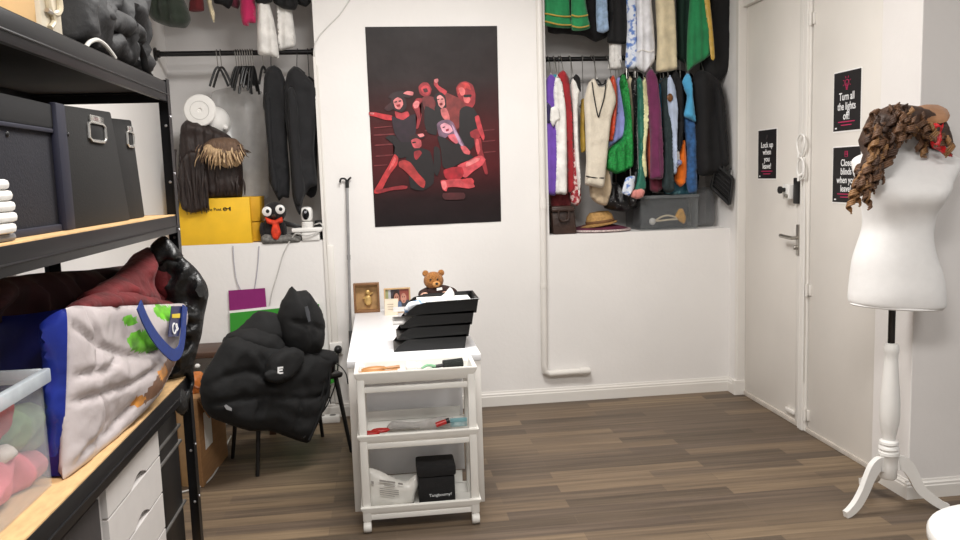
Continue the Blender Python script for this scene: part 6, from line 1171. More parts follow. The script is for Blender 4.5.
# teddy bear
M_bear = mat('teddy_fur', (164, 108, 52), rough=.95, var=.3, scale=70, bump=.8, bscale=160, sheen=.2); M_knit = mat('dark_brown_knit', (54, 34, 30), rough=.95, var=.25, scale=60, bump=.5, bscale=120); M_skinp = mat('pale_paw', (224, 178, 156), rough=.9)
hb = Vector((0.276,-0.500,0.911)); k_ = .0055
t = thing('teddy_bear', 'small teddy bear in a dark brown jumper sitting behind the black trays', 'teddy bear', (hb.x, -.5, DT))
bm = BM(); ell(bm, (hb.x+.01, -.48, DT+.09), (.078, .062, .095), 20, 14); obj('body', bm, M_knit, t)
bm = BM(); ell(bm, hb, (.058, .05, .052), 22, 16); hd = obj('head', bm, M_bear, t)
for s in (-1, 1):
    bm = BM(); ell(bm, hb+Vector((s*.045, .0, .043)), (.019, .012, .019), 14, 10); obj('ear', bm, M_bear, hd)
    bm = BM(); ell(bm, hb+Vector((s*.02, -.046, .012)), (.006, .004, .006), 10, 8); obj('eye', bm, M_hanger, hd)
bm = BM(); ell(bm, hb+Vector((.012, -.048, -.016)), (.024, .018, .018), 14, 10); mz = obj('muzzle', bm, mat('light_fur', (206, 150, 90), rough=.95), hd)
bm = BM(); ell(bm, hb+Vector((.014, -.066, -.010)), (.009, .006, .007), 10, 8); obj('nose', bm, M_hanger, hd)
bm = BM(); ell(bm, hb+Vector((.028, .0, -.062)), (.082, .052, .036), 18, 12); obj('collar', bm, M_knit, t)
bm = BM(); flatpoly(bm, [hb+Vector((.012, -.068, -.05)), hb+Vector((.044, -.068, -.046)), hb+Vector((.042, -.066, -.032)), hb+Vector((.012, -.066, -.036))], .002); obj('white_badge', bm, M_plastic, t)
for s in (-1, 1):
    bm = BM(); tube(bm, [hb+Vector((s*.05+.02, .01, -.06)), hb+Vector((s*.09+.02, -.03, -.07)), hb+Vector((s*.065+.0, -.07, -.078))], .026, 12, sub=4, taper=lambda t: 1-.25*t); ar = obj('arm', bm, M_knit, t)
    bm = BM(); ell(bm, hb+Vector((s*.058, -.085, -.076)), (.027, .022, .022), 14, 10); obj('paw', bm, M_skinp, t)
    bm = BM(); tube(bm, [hb+Vector((s*.04, .0, -.175)), hb+Vector((s*.06, -.07, -.18)), hb+Vector((s*.065, -.12, -.175))], .03, 12, sub=3); obj('leg', bm, M_bear, t)
# four stacked letter trays
M_tray = mat('black_tray_plastic', (16, 16, 17), rough=.35, var=.1)
lv = [[(0.025,-1.400,0.692),(0.356,-1.400,0.686)], [(0.041,-1.400,0.738),(0.375,-1.400,0.736)], [(0.061,-1.400,0.789),(0.393,-1.400,0.792)], [(0.082,-1.400,0.847),(0.416,-1.400,0.848)]]
z0s = [DT+.001, DT+.056, DT+.111, DT+.166]
labs = ['bottom black letter tray of the stack on the desk', 'second black letter tray from the bottom of the stack', 'third black letter tray from the bottom of the stack', 'top black letter tray holding loose papers']
for i in range(4):
    xa, xb = lv[i][0][0], lv[i][1][0]; z = z0s[i]; y0, y1 = -1.40, -1.14; h = .062
    t = thing('letter_tray', labs[i], 'letter tray', ((xa+xb)/2, -1.27, z), 'stacked black letter trays')
    def side(y):
        P = [(xa, z), (xb, z), (xb+.012, z+h+.004), (xa+.10, z+h-.002), (xa+.055, z+h-.012), (xa+.02, z+.025)]
        return [(x, y, zz) for x, zz in P]
    for nm, y in (('side_wall', y0), ('side_wall', y1-.004)):
        bm = BM(); P = side(y); a = [bm.verts.new(p) for p in P]; b = [bm.verts.new((p[0], p[1]+.004, p[2])) for p in P]
        bm.faces.new(a); bm.faces.new(list(reversed(b)))
        for k in range(6): bm.faces.new((a[k], b[k], b[(k+1) % 6], a[(k+1) % 6]))
        obj(nm, bm, M_tray, t, smooth=False)
    bm = BM(); box(bm, (xa, y0+.004, z), (xb, y1-.004, z+.004)); obj('tray_floor', bm, M_tray, t)
    bm = BM(); hexa(bm, [(xb-.004, y0+.004, z+.004), (xb, y0+.004, z+.004), (xb, y1-.004, z+.004), (xb-.004, y1-.004, z+.004)], [(xb+.008, y0+.004, z+h+.004), (xb+.012, y0+.004, z+h+.004), (xb+.012, y1-.004, z+h+.004), (xb+.008, y1-.004, z+h+.004)]); obj('end_wall', bm, M_tray, t)
    if i < 3: continue
    bm = BM(); tube(bm, [(xa+.10, y0-.002, z+h-.002), (xb+.013, y0-.002, z+h+.003), (xb+.014, y1+.002, z+h+.003), (xa+.10, y1+.002, z+h-.002)], .0035, 6); obj('rim', bm, M_tray, t)
zt = z0s[3]; xa, xb = lv[3][0][0], lv[3][1][0]
t = thing('loose_papers', 'crumpled white papers lying in the top black letter tray', 'paper', ((xa+xb)/2, -1.27, zt+.006))
bm = BM()
for k in range(8):
    zz = zt+.008+k*.0055; o = rh.uniform(-.008, .008); box(bm, (xa+.07+o, -1.39, zz), (xb-.012+o*.3, -1.15+o, zz+.003))
obj('sheet_stack', bm, M_paper, t)
P1('crumpled_sheet', M_paper, t, [(0.102,-1.260,0.887),(0.141,-1.260,0.899),(0.186,-1.260,0.926),(0.238,-1.260,0.919),(0.278,-1.260,0.941),(0.308,-1.260,0.974),(0.327,-1.260,0.948),(0.330,-1.260,0.919),(0.364,-1.260,0.907),(0.373,-1.260,0.887),(0.256,-1.260,0.884),(0.160,-1.260,0.874)], tf=.05, tb=.04, edge=.05, res=.012, rough=.012, crease=.02)
t = thing('blue_leaflet', 'blue and white leaflet drooping over the left edge of the top tray', 'leaflet', (xa, -1.3, zt+.06))
P1('sheet', pattern_mat('blue_white_print', (232, 236, 242), (110, 150, 200), 22, thresh=.5), t, [(0.081,-1.360,0.894),(0.105,-1.360,0.926),(0.157,-1.360,0.933),(0.175,-1.360,0.918),(0.137,-1.360,0.896),(0.108,-1.360,0.879),(0.085,-1.360,0.875)], tf=.012, tb=.012, edge=.02, res=.01, rough=.01)
t = thing('grey_folder', 'pale grey folder sheet sticking out at the left between the upper trays', 'paper', (xa-.05, -1.2, z0s[2]+.012))
bm = BM(); box(bm, (lv[2][0][0]-.035, -1.36, z0s[2]+.010), (lv[2][0][0]+.16, -1.17, z0s[2]+.016)); box(bm, (lv[3][0][0]-.05, -1.3, z0s[3]+.006), (lv[3][0][0]+.05, -1.16, z0s[3]+.0075)); obj('folder_sheet', bm, mat('grey_folder', (190, 188, 186), rough=.6), t)

# ================================================================ CHAIR UNDER THE JACKET
feet = [(-.70, -.98), (-.23, -.71), (-.41, -.40), (-.88, -.67)]
cx_, cy_ = sum(f[0] for f in feet)/4, sum(f[1] for f in feet)/4
M_chair = mat('black_chair_metal', (17, 17, 18), rough=.4)
t = thing('chair', 'black metal-legged chair under the black padded jacket', 'chair', (cx_, cy_, 0))
def tow(f, k, z): return (cx_+(f[0]-cx_)*k, cy_+(f[1]-cy_)*k, z)
for i, f in enumerate(feet):
    bm = BM(); tube(bm, [tow(f, 1, 0), tow(f, .82 if i != 1 else .80, .43)], .0125, 12, taper=lambda t: .8+.3*t); obj('leg', bm, M_chair, t)
bm = BM(); hexa(bm, [tow(f, .92, .425) for f in feet], [tow(f, .95, .455) for f in feet], .012); obj('seat', bm, M_chair, t)
b0, b1 = Vector(tow(feet[2], .9, .45)), Vector(tow(feet[3], .9, .45)); bk = Vector((-.03, .06, 0))
bm = BM(); hexa(bm, [b0+Vector((0, 0, .03))+bk*.4, b1+Vector((0, 0, .03))+bk*.4, b1+Vector((0, 0, .03))+bk*.7, b0+Vector((0, 0, .03))+bk*.7], [b0+Vector((0, 0, .11))+bk*.7, b1+Vector((0, 0, .11))+bk*.7, b1+Vector((0, 0, .11))+bk*1.3, b0+Vector((0, 0, .11))+bk*1.3], .01); obj('backrest', bm, M_chair, t)
for b in (b0, b1):
    bm = BM(); tube(bm, [b, b+Vector((0, 0, .10))+bk*.9], .011, 10); obj('back_post', bm, M_chair, t)
# padded jacket thrown over it
M_pad = mat('black_padded_nylon', (11, 11, 12), rough=.85, var=.15, scale=8, bump=.15, bscale=30); M_pad_in = mat('jacket_lining', (6, 6, 7), rough=.8)
M_grey_tag = mat('reflective_tag', (150, 150, 152), rough=.4)
JN = (.498, -.867, 0)
t = thing('padded_jacket', 'large black hooded padded jacket thrown over a chair under the left recess', 'jacket', (-.52, -.85, .43))
P1('body', M_pad, t, [(-0.890,-1.174,0.589),(-0.839,-1.145,0.668),(-0.783,-1.113,0.747),(-0.722,-1.078,0.756),(-0.627,-1.023,0.709),(-0.453,-0.923,0.647),(-0.327,-0.851,0.614),(-0.278,-0.823,0.589),(-0.276,-0.821,0.539),(-0.307,-0.839,0.518),(-0.319,-0.846,0.385),(-0.354,-0.866,0.305),(-0.387,-0.885,0.242),(-0.420,-0.904,0.180),(-0.447,-0.919,0.138),(-0.527,-0.965,0.186),(-0.617,-1.017,0.247),(-0.707,-1.069,0.269),(-0.792,-1.118,0.322),(-0.866,-1.160,0.375),(-0.900,-1.180,0.433),(-0.907,-1.184,0.514)], tf=.07, tb=.10, edge=.10, res=.017, N=JN, rough=.014, rscale=8, crease=.016, seed=91, seams=[[(-0.892,-1.175,0.550),(-0.797,-1.121,0.590),(-0.706,-1.068,0.587),(-0.637,-1.029,0.537)], [(-0.886,-1.171,0.460),(-0.775,-1.108,0.460),(-0.642,-1.032,0.445),(-0.467,-0.931,0.391),(-0.319,-0.846,0.390)], [(-0.661,-1.042,0.444),(-0.688,-1.058,0.363),(-0.720,-1.076,0.278)], [(-0.723,-1.078,0.746),(-0.674,-1.050,0.677),(-0.634,-1.027,0.588)], [(-0.487,-0.942,0.390),(-0.507,-0.954,0.277),(-0.526,-0.965,0.191)]])
P1('back_panel', M_pad, t, [(-0.884,-1.038,0.606),(-0.826,-1.004,0.707),(-0.801,-0.990,0.754),(-0.751,-0.961,0.771),(-0.655,-0.906,0.849),(-0.563,-0.853,0.820),(-0.520,-0.829,0.728),(-0.466,-0.798,0.638),(-0.317,-0.712,0.573),(-0.313,-0.710,0.460),(-0.476,-0.804,0.449),(-0.759,-0.966,0.487),(-0.880,-1.035,0.534)], tf=.12, tb=.10, edge=.12, res=.017, N=JN, rough=.012, crease=.012, seed=92, seams=[[(-0.864,-1.027,0.643),(-0.728,-0.948,0.700),(-0.579,-0.863,0.706),(-0.368,-0.742,0.582)]])
P1('shoulder', M_pad, t, [(-0.777,-1.068,0.752),(-0.736,-1.044,0.781),(-0.656,-0.998,0.778),(-0.570,-0.949,0.748),(-0.532,-0.927,0.684),(-0.540,-0.931,0.623),(-0.603,-0.968,0.588),(-0.642,-0.990,0.549),(-0.711,-1.030,0.603),(-0.760,-1.058,0.674)], tf=.07, tb=.08, edge=.08, res=.015, N=JN, rough=.010, crease=.016, seed=93)
hood = P1('hood', M_pad, t, [(-0.553,-0.936,0.812),(-0.525,-0.920,0.897),(-0.489,-0.900,0.949),(-0.478,-0.893,0.968),(-0.456,-0.881,0.939),(-0.412,-0.856,0.939),(-0.385,-0.840,0.899),(-0.354,-0.822,0.841),(-0.338,-0.813,0.758),(-0.349,-0.819,0.641),(-0.381,-0.838,0.598),(-0.451,-0.878,0.584),(-0.521,-0.918,0.624),(-0.554,-0.937,0.709)], tf=.11, tb=.10, edge=.11, res=.015, N=JN, rough=.014, crease=.014, seed=94, seams=[[(-0.479,-0.894,0.958),(-0.446,-0.875,0.865),(-0.433,-0.868,0.730),(-0.446,-0.875,0.594)], [(-0.544,-0.931,0.811),(-0.450,-0.877,0.776),(-0.345,-0.817,0.716)]])
bm = BM(); hx_ = Vector([(-0.399,-1.008,0.842)][0]); flatpoly(bm, [(-0.409,-1.013,0.874),(-0.395,-1.005,0.877),(-0.387,-1.001,0.845),(-0.385,-0.999,0.799),(-0.395,-1.005,0.795),(-0.404,-1.011,0.833)], .002, N=JN); obj('hood_lining_patch', bm, mat('grey_nylon', (70, 72, 76), rough=.35), hood, label='grey satin patch')
sl = P1('sleeve', M_pad, t, [(-0.615,-1.103,0.574),(-0.588,-1.088,0.640),(-0.537,-1.058,0.671),(-0.472,-1.021,0.674),(-0.427,-0.995,0.640),(-0.430,-0.997,0.589),(-0.465,-1.017,0.544),(-0.509,-1.042,0.512),(-0.555,-1.069,0.501),(-0.604,-1.097,0.532)], tf=.05, tb=.06, edge=.06, res=.013, N=JN, rough=.008, crease=.014, seed=95)
P1('cuff_opening', M_pad_in, sl, [(-0.607,-1.154,0.576),(-0.580,-1.138,0.591),(-0.536,-1.113,0.577),(-0.510,-1.098,0.551),(-0.530,-1.109,0.520),(-0.575,-1.135,0.524),(-0.605,-1.152,0.546)], tf=.012, tb=.02, edge=.02, res=.011, N=JN, seed=96)
bm = BM()
for s_ in ([(-0.545,-1.128,0.601),(-0.537,-1.124,0.600),(-0.539,-1.125,0.565),(-0.547,-1.129,0.566)], [(-0.537,-1.124,0.600),(-0.520,-1.114,0.599),(-0.520,-1.114,0.590),(-0.538,-1.124,0.591)], [(-0.538,-1.124,0.587),(-0.523,-1.115,0.586),(-0.523,-1.116,0.578),(-0.538,-1.124,0.579)], [(-0.539,-1.124,0.573),(-0.521,-1.115,0.571),(-0.522,-1.115,0.563),(-0.539,-1.125,0.565)]): flatpoly(bm, s_, .002, N=JN)
obj('sleeve_logo', bm, M_white_print, sl, label='small white sleeve logo')
bm = BM(); flatpoly(bm, [(-0.796,-1.205,0.443),(-0.787,-1.200,0.449),(-0.765,-1.187,0.426),(-0.766,-1.188,0.412),(-0.787,-1.200,0.424)], .003, N=JN); obj('hem_tag', bm, M_grey_tag, t, label='small grey hem tag')
bm = BM(); tube(bm, [(-0.308,-0.907,0.529),(-0.324,-0.916,0.404),(-0.380,-0.949,0.272),(-0.430,-0.977,0.172)], .006, 8, sub=4); tube(bm, [(-0.333,-0.922,0.513),(-0.349,-0.930,0.409),(-0.404,-0.962,0.288),(-0.453,-0.990,0.189)], .005, 8, sub=4); obj('zip', bm, M_pad, t)
P1('collar_edge', M_pad, t, [(-0.396,-0.898,0.617),(-0.346,-0.869,0.624),(-0.287,-0.835,0.603),(-0.273,-0.827,0.573),(-0.280,-0.831,0.536),(-0.322,-0.855,0.517),(-0.381,-0.889,0.540)], tf=.05, tb=.04, edge=.05, res=.013, N=JN, crease=.02, seed=97)

# ================================================================ THINGS BY THE WALL BEHIND THE CHAIR
M_violet = mat('purple_card', (134, 26, 106), rough=.7, var=.06); M_gcard = mat('green_card', (52, 148, 44), rough=.7, var=.06)
t = thing('purple_card', 'purple card hanging on two cords below the yellow carton', 'card', (-0.857,-0.012,0.789))
bm = BM(); flatpoly(bm, [(-0.965,-0.012,0.847),(-0.744,-0.012,0.852),(-0.742,-0.012,0.732),(-0.967,-0.012,0.722)], .003); obj('card', bm, M_violet, t)
for s_ in ([(-0.920,-0.010,1.122),(-0.921,-0.010,1.022),(-0.913,-0.010,0.910),(-0.890,-0.010,0.840)], [(-0.764,-0.010,1.115),(-0.776,-0.010,1.016),(-0.796,-0.010,0.904),(-0.812,-0.010,0.836)]):
    bm = BM(); tube(bm, s_, .003, 6, sub=4); obj('cord', bm, mat('grey_cord', (168, 166, 176), rough=.6), t)
gp = [(-0.964,-0.020,0.707),(-0.419,-0.020,0.736),(-0.413,-0.020,0.505),(-0.430,-0.020,0.196),(-0.985,-0.020,0.207)]
t = thing('green_card', 'bright green card panel leaning on the wall behind the black padded jacket', 'card', (gp[3][0]*.5+gp[4][0]*.5, -.02, gp[4][2]))
bm = BM(); flatpoly(bm, gp, .004); obj('panel', bm, M_gcard, t)
bm = BM(); flatpoly(bm, [(-0.969,-0.018,0.720),(-0.418,-0.018,0.754),(-0.419,-0.018,0.735),(-0.965,-0.018,0.701)], .005); obj('white_edge', bm, M_paper, t)
t = thing('green_folder', 'small green folder corner showing between the padded jacket and the chair leg', 'folder', (-0.367,-0.060,0.267))
bm = BM(); flatpoly(bm, [(-0.407,-0.060,0.334),(-0.344,-0.060,0.356),(-0.347,-0.060,0.240),(-0.407,-0.060,0.218)], .006); obj('folder_sheet', bm, M_gcard, t)
# brown bench board
M_bench = mat('dark_brown_wood', (70, 46, 32), rough=.5, var=.25, scale=10, stretch=(1, 8, 8))
t = thing('wooden_bench', 'low dark brown wooden bench against the wall behind the cardboard box', 'bench', (-1.0, -.17, 0))
zt = (-1.096,-0.300,0.529)[2]
bm = BM(); box(bm, (-1.30, -.33, zt-.035), (-.66, -.03, zt), .004); obj('bench_top', bm, M_bench, t)
for x in (-1.27, -.73):
    for y in (-.30, -.08):
        bm = BM(); box(bm, (x, y, 0), (x+.04, y+.04, zt-.035), .003); obj('leg', bm, M_bench, t)
bm = BM(); ell(bm, (-1.106,-0.345,0.457), (.016, .014, .014), 14, 10); obj('white_knob', bm, M_plastic, t)
# cardboard boxes and the orange bag
M_cardb = mat('brown_cardboard', (156, 116, 76), rough=.85, var=.12, scale=9, stretch=(1, 1, 5)); M_tape = mat('parcel_tape', (176, 140, 96), rough=.35)
A, B, C = Vector((-1.125, -1.015, 0)), Vector((-.947, -1.085, 0)), Vector((-.913, -.62, 0)); D = A+(C-B); H_ = Vector((0, 0, .455))
t = thing('cardboard_box', 'brown cardboard box with a white label standing beside the shelf post', 'box', (-1.0, -.83, 0))
bm = BM(); hexa(bm, [A, B, C, D], [A+H_, B+H_, C+H_, D+H_], .004); obj('carton', bm, M_cardb, t)
n_ = (C-B).cross(Vector((0, 0, 1))).normalized()
if n_.x < 0: n_ = -n_
lb = B.lerp(C, .16)+n_*.001
bm = BM(); e_ = (C-B).normalized(); flatpoly(bm, [lb+Vector((0, 0, .17)), lb+e_*.12+Vector((0, 0, .17)), lb+e_*.12+Vector((0, 0, .36)), lb+Vector((0, 0, .36))], .002, N=n_); obj('shipping_label', bm, M_paper, t, label='white label')
bm = BM(); m_ = (A+B)/2; k_ = (B-A).normalized()*.024; f_ = Vector((-(B-A).y, (B-A).x, 0)).normalized()*-1
if f_.y > 0: f_ = -f_
flatpoly(bm, [m_-k_+f_*.0008, m_+k_+f_*.0008, m_+k_+H_+f_*.0008, m_-k_+H_+f_*.0008], .001, N=f_); obj('tape_strip', bm, M_tape, t)
bm = BM(); hexa(bm, [C+H_*.999, B+H_*.999, B+H_*.999+n_*.004, C+H_*.999+n_*.004], [C+H_+n_*.05+Vector((0, 0, -.10)), B+H_+n_*.05+Vector((0, 0, -.10)), B+H_+n_*.054+Vector((0, 0, -.10)), C+H_+n_*.054+Vector((0, 0, -.10))]); obj('open_flap', bm, M_cardb, t)
t = thing('orange_bag', 'crumpled orange-brown leather bag lying on the cardboard box', 'bag', (-1.0, -.9, .456))
P1('bag_body', mat('orange_leather', (186, 108, 50), rough=.5, var=.35, scale=12, bump=.3), t, [(-1.045,-0.900,0.415),(-1.037,-0.900,0.520),(-1.005,-0.900,0.549),(-0.966,-0.900,0.552),(-0.938,-0.900,0.514),(-0.928,-0.900,0.450),(-0.916,-0.900,0.401)], tf=.09, tb=.09, edge=.06, res=.014, rough=.015, crease=.03, seed=98)
bm = BM(); tube(bm, [(-0.996,-0.990,0.530),(-0.979,-0.990,0.498),(-0.951,-0.990,0.485),(-0.924,-0.990,0.515)], .007, 7, sub=4); obj('strap', bm, mat('orange_leather_dark', (134, 74, 34), rough=.5), t)
# socket, plug, lead, power strip, floor cable
so = Vector((-0.327,0.000,0.445))
t = thing('wall_socket', 'white wall socket with a black plug left of the desk', 'socket', so)
bm = BM(); box(bm, (so.x-.04, -.032, so.z-.04), (so.x+.04, -.0005, so.z+.04), .006); obj('socket_plate', bm, M_plastic, t)
t = thing('black_plug', 'black round plug with its lead pushed into the wall socket', 'plug', (so.x+.012, -.035, so.z))
bm = BM(); lathe(bm, [(.024, 0), (.025, -.03), (.018, -.045), (.010, -.05)], (so.x+.012, -.033, so.z), 18, axis='Y'); obj('plug_body', bm, M_hanger, t)
bm = BM(); tube(bm, [(so.x+.012, -.07, so.z-.01), (so.x+.010, -.085, so.z-.08), (so.x-.01, -.08, so.z-.2), (so.x-.06, -.07, .12), (so.x-.1, -.09, .06)], .0045, 7, sub=5); obj('lead', bm, M_hanger, t)
ps = (-.42, -.12)
t = thing('power_strip', 'white power strip on the floor below the wall socket', 'power strip', (ps[0], ps[1], 0))
bm = BM(); box(bm, (ps[0]-.13, ps[1]-.03, 0), (ps[0]+.10, ps[1]+.03, .045), .008); obj('strip_body', bm, M_plastic, t)
for k in range(3):
    bm = BM(); lathe(bm, [(.020, 0), (.020, .002), (.001, .0021)], (ps[0]-.085+k*.07, ps[1], .0445), 16); obj('outlet', bm, mat('socket_grey', (120, 118, 116), rough=.5), t)
bm = BM(); box(bm, (ps[0]-.06, ps[1]-.028, .046), (ps[0]-.015, ps[1]+.028, .10), .006); obj('adapter', bm, M_plastic, t)
bm = BM(); tube(bm, [(-0.377,-0.050,0.097),(-0.402,-0.050,0.215),(-0.449,-0.050,0.270),(-0.345,-0.050,0.354),(-0.279,-0.050,0.298),(-0.264,-0.050,0.219)], .0035, 6, sub=5); mesh_thing('black_lead', bm, M_hanger, 'thin black lead crossing the wall beside the jacket above the power strip', 'cable')
bm = BM(); tube(bm, [tuple(p) for p in [(-1.099,-1.160,0.005),(-1.023,-1.125,0.005),(-0.955,-1.060,0.005),(-0.931,-0.913,0.005),(-0.936,-0.701,0.005),(-0.953,-0.464,0.005),(-0.958,-0.281,0.005)]], .0045, 7, sub=5); mesh_thing('floor_cable', bm, M_cable, 'white cable lying on the floor in front of the cardboard box', 'cable')
# reaching pole with a hook
t = thing('reaching_pole', 'grey reaching pole with a black hook leaning on the wall left of the poster', 'pole', (-.235, -.06, 0))
p0, p1 = Vector((-0.207,-0.020,1.484)), Vector((-.245, -.10, .0)); mid = p0.lerp(p1, .62)
bm = BM(); tube(bm, [p0, mid], .0085, 10); tube(bm, [p0.lerp(p1, .3), p0.lerp(p1, .32)], .011, 10); obj('shaft', bm, mat('grey_tube', (150, 149, 150), rough=.45, metal=.2), t)
bm = BM(); tube(bm, [mid, p1], .0115, 10); obj('grip', bm, mat('grip_grey', (84, 83, 84), rough=.6), t)
bm = BM(); tube(bm, [p0+Vector((0, 0, -.03)), p0+Vector((0, 0, .012))], .012, 10); tube(bm, [p0+Vector((0, -.0, .008)), p0+Vector((-.012, -.004, .026)), p0+Vector((-.036, -.01, .026)), p0+Vector((-.043, -.01, .004))], .006, 8, sub=4); tube(bm, [p0+Vector((0, 0, .01)), p0+Vector((.012, -.002, .022)), p0+Vector((.026, -.004, .034))], .006, 8, sub=3); obj('hook', bm, M_hanger, t)

# ================================================================ STEEL SHELVING ON THE LEFT
M_steelb = mat('black_shelf_steel', (28, 28, 31), rough=.38, metal=.35, var=.12, scale=6); M_board = mat('raw_chipboard', (206, 168, 118), rough=.75, var=.14, scale=22, bump=.1, stretch=(3, 1, 1)); M_board_shade = mat('shaded_board', (34, 30, 28), rough=.9, var=.12)
sx0, sx1, sy0, sy1 = -1.22, -.75, -3.85, -1.985
TOPS = [(1.872, .069), (1.392, .062), (.792, .072), (.085, .06)]
t = thing('shelving_unit', 'black steel shelving unit with chipboard boards along the left wall', 'shelving unit', ((sx0+sx1)/2, (sy0+sy1)/2, 0))
for i, (z, h) in enumerate(TOPS):
    bm = BM()
    # folded front and back rails with a lip that carries the board
    box(bm, (sx1-.003, sy0+.002, z-h), (sx1, sy1-.002, z), .0008); box(bm, (sx1-.03, sy0+.002, z-h*.55), (sx1-.003, sy1-.002, z-h*.55+.003)); box(bm, (sx1-.014, sy0+.002, z-h), (sx1-.003, sy1-.002, z-h+.003)); f_ = obj('front_rail', bm, M_steelb, t)
    bm = BM(); tube(bm, [(sx1+.0012, sy0+.01, z-h*.62), (sx1+.0012, sy1-.01, z-h*.62)], .003, 6); obj('pressed_bead', bm, M_steelb, f_)
    bm = BM(); box(bm, (sx0, sy0+.002, z-h), (sx0+.003, sy1-.002, z), .0008); obj('back_rail', bm, M_steelb, t)
    for y in (sy1-.003, sy0):
        bm = BM(); box(bm, (sx0+.003, y, z-h), (sx1-.003, y+.003, z)); box(bm, (sx0+.003, y-.02 if y > -3 else y, z-h*.55), (sx1-.003, y+.003 if y > -3 else y+.02, z-h*.55+.003)); obj('end_rail', bm, M_steelb, t)
    bm = BM(); box(bm, (sx0+.004, sy0+.004, z-h*.52+.004), (sx1-.0035, sy1-.0045, z+.004), .001); obj('shelf_board', bm, M_board if i else M_board_shade, t)  # top board gets a dark colour that paints in the deep shade beneath it
for x in (sx1, sx0):
    for y in (sy1, sy0):
        s = 1 if x == sx1 else -1; e = 1 if y == sy1 else -1
        bm = BM(); box(bm, (x, y-.038*e, 0), (x+.002*s, y+.002*e, 1.885)); box(bm, (x-.04*s, y, 0), (x, y+.002*e, 1.885)); po_ = obj('post', bm, M_steelb, t)
        bm = BM()
        if x == sx1 and y == sy1:
            for k in range(9):
                bm = BM(); zz = .08+k*.205; ell(bm, (x-.02, y-.0015, zz), (.0055, .003, .0055), 10, 6); obj('rivet', bm, mat('zinc_rivet', (200, 200, 204), rough=.3, metal=.6), po_)
                bm = BM(); ell(bm, (x+.003, y-.018, zz+.03), (.003, .005, .005), 10, 6); obj('rivet', bm, MATS['zinc_rivet'], po_)

Z1, Z2, Z3 = 1.396, .796, .09
Z0 = 1.876
# --- on the top board
t = thing('cream_case', 'tan case with cream leather edging and a buckle on the top board', 'case', (-.98, -3.1, Z0))
bm = BM(); box(bm, (-1.15, -3.50, Z0), (-.80, -2.98, Z0+.34), .01); obj('case_body', bm, mat('tan_panel', (222, 182, 126), rough=.6, var=.08, scale=8), t)
M_leath = mat('cream_leather', (214, 204, 184), rough=.5, var=.12, scale=12, bump=.2)
bm = BM(); box(bm, (-1.155, -2.985, Z0), (-.788, -2.85, Z0+.345), .014); obj('leather_end', bm, M_leath, t)
bm = BM(); tube(bm, [(-0.782,-2.960,1.986),(-0.782,-2.953,1.940),(-0.782,-2.931,1.930),(-0.782,-2.898,1.939),(-0.782,-2.881,1.960),(-0.782,-2.890,2.002)], .008, 8, sub=4); tube(bm, [(-0.782,-2.938,1.929),(-0.782,-2.930,1.912),(-0.782,-2.958,1.892)], .007, 8, sub=3); obj('strap', bm, mat('cream_strap', (196, 184, 158), rough=.5), t)
bm = BM(); tube(bm, [(-0.780,-2.972,1.932),(-0.780,-2.943,1.931),(-0.780,-2.910,1.940)], .006, 6, sub=2); obj('buckle', bm, M_steel, t)
M_bag = mat('black_nylon', (25, 25, 27), rough=.7, var=.25, scale=8, bump=.4, bscale=30)
t = thing('black_holdall', 'crumpled black nylon bag with pale piping at the end of the top board', 'bag', (-.95, -2.4, Z0))
P1('bag_body', M_bag, t, [(-0.800,-2.752,1.898),(-0.800,-2.716,2.047),(-0.800,-2.494,2.115),(-0.800,-2.070,2.195),(-0.800,-2.065,2.088),(-0.800,-2.111,2.005),(-0.800,-2.054,1.953),(-0.800,-2.017,1.905),(-0.800,-2.130,1.894),(-0.800,-2.265,1.893),(-0.800,-2.406,1.895),(-0.800,-2.566,1.898)], tf=.035, tb=.30, edge=.09, res=.02, N=(1, 0, 0), rough=.02, rscale=11, crease=.05, seed=111)
P1('pocket_flap', M_bag, t, [(-0.775,-2.603,2.051),(-0.775,-2.485,2.042),(-0.775,-2.330,2.043),(-0.775,-2.206,2.022),(-0.775,-2.149,1.979),(-0.775,-2.307,1.972),(-0.775,-2.447,1.973),(-0.775,-2.574,1.967),(-0.775,-2.633,1.995)], tf=.02, tb=.03, edge=.04, res=.013, N=(1, 0, 0), crease=.03, rough=.014, seed=112)
bm = BM(); tube(bm, [(-0.762,-2.779,1.875),(-0.762,-2.744,1.894),(-0.762,-2.686,1.909),(-0.762,-2.629,1.907),(-0.762,-2.581,1.895),(-0.762,-2.541,1.881)], .006, 8, sub=5); obj('piping', bm, mat('pale_piping', (210, 208, 202), rough=.4), t, label='pale curved piping')
bm = BM(); tube(bm, [(-0.765,-2.280,1.964),(-0.765,-2.232,1.933),(-0.765,-2.210,1.890),(-0.765,-2.166,1.879)], .012, 8, sub=4, flat=.4); tube(bm, [(-0.770,-2.438,1.998),(-0.770,-2.336,2.004),(-0.770,-2.254,1.994)], .011, 8, sub=4, flat=.4); obj('webbing', bm, mat('dark_webbing', (20, 20, 22), rough=.7), t)
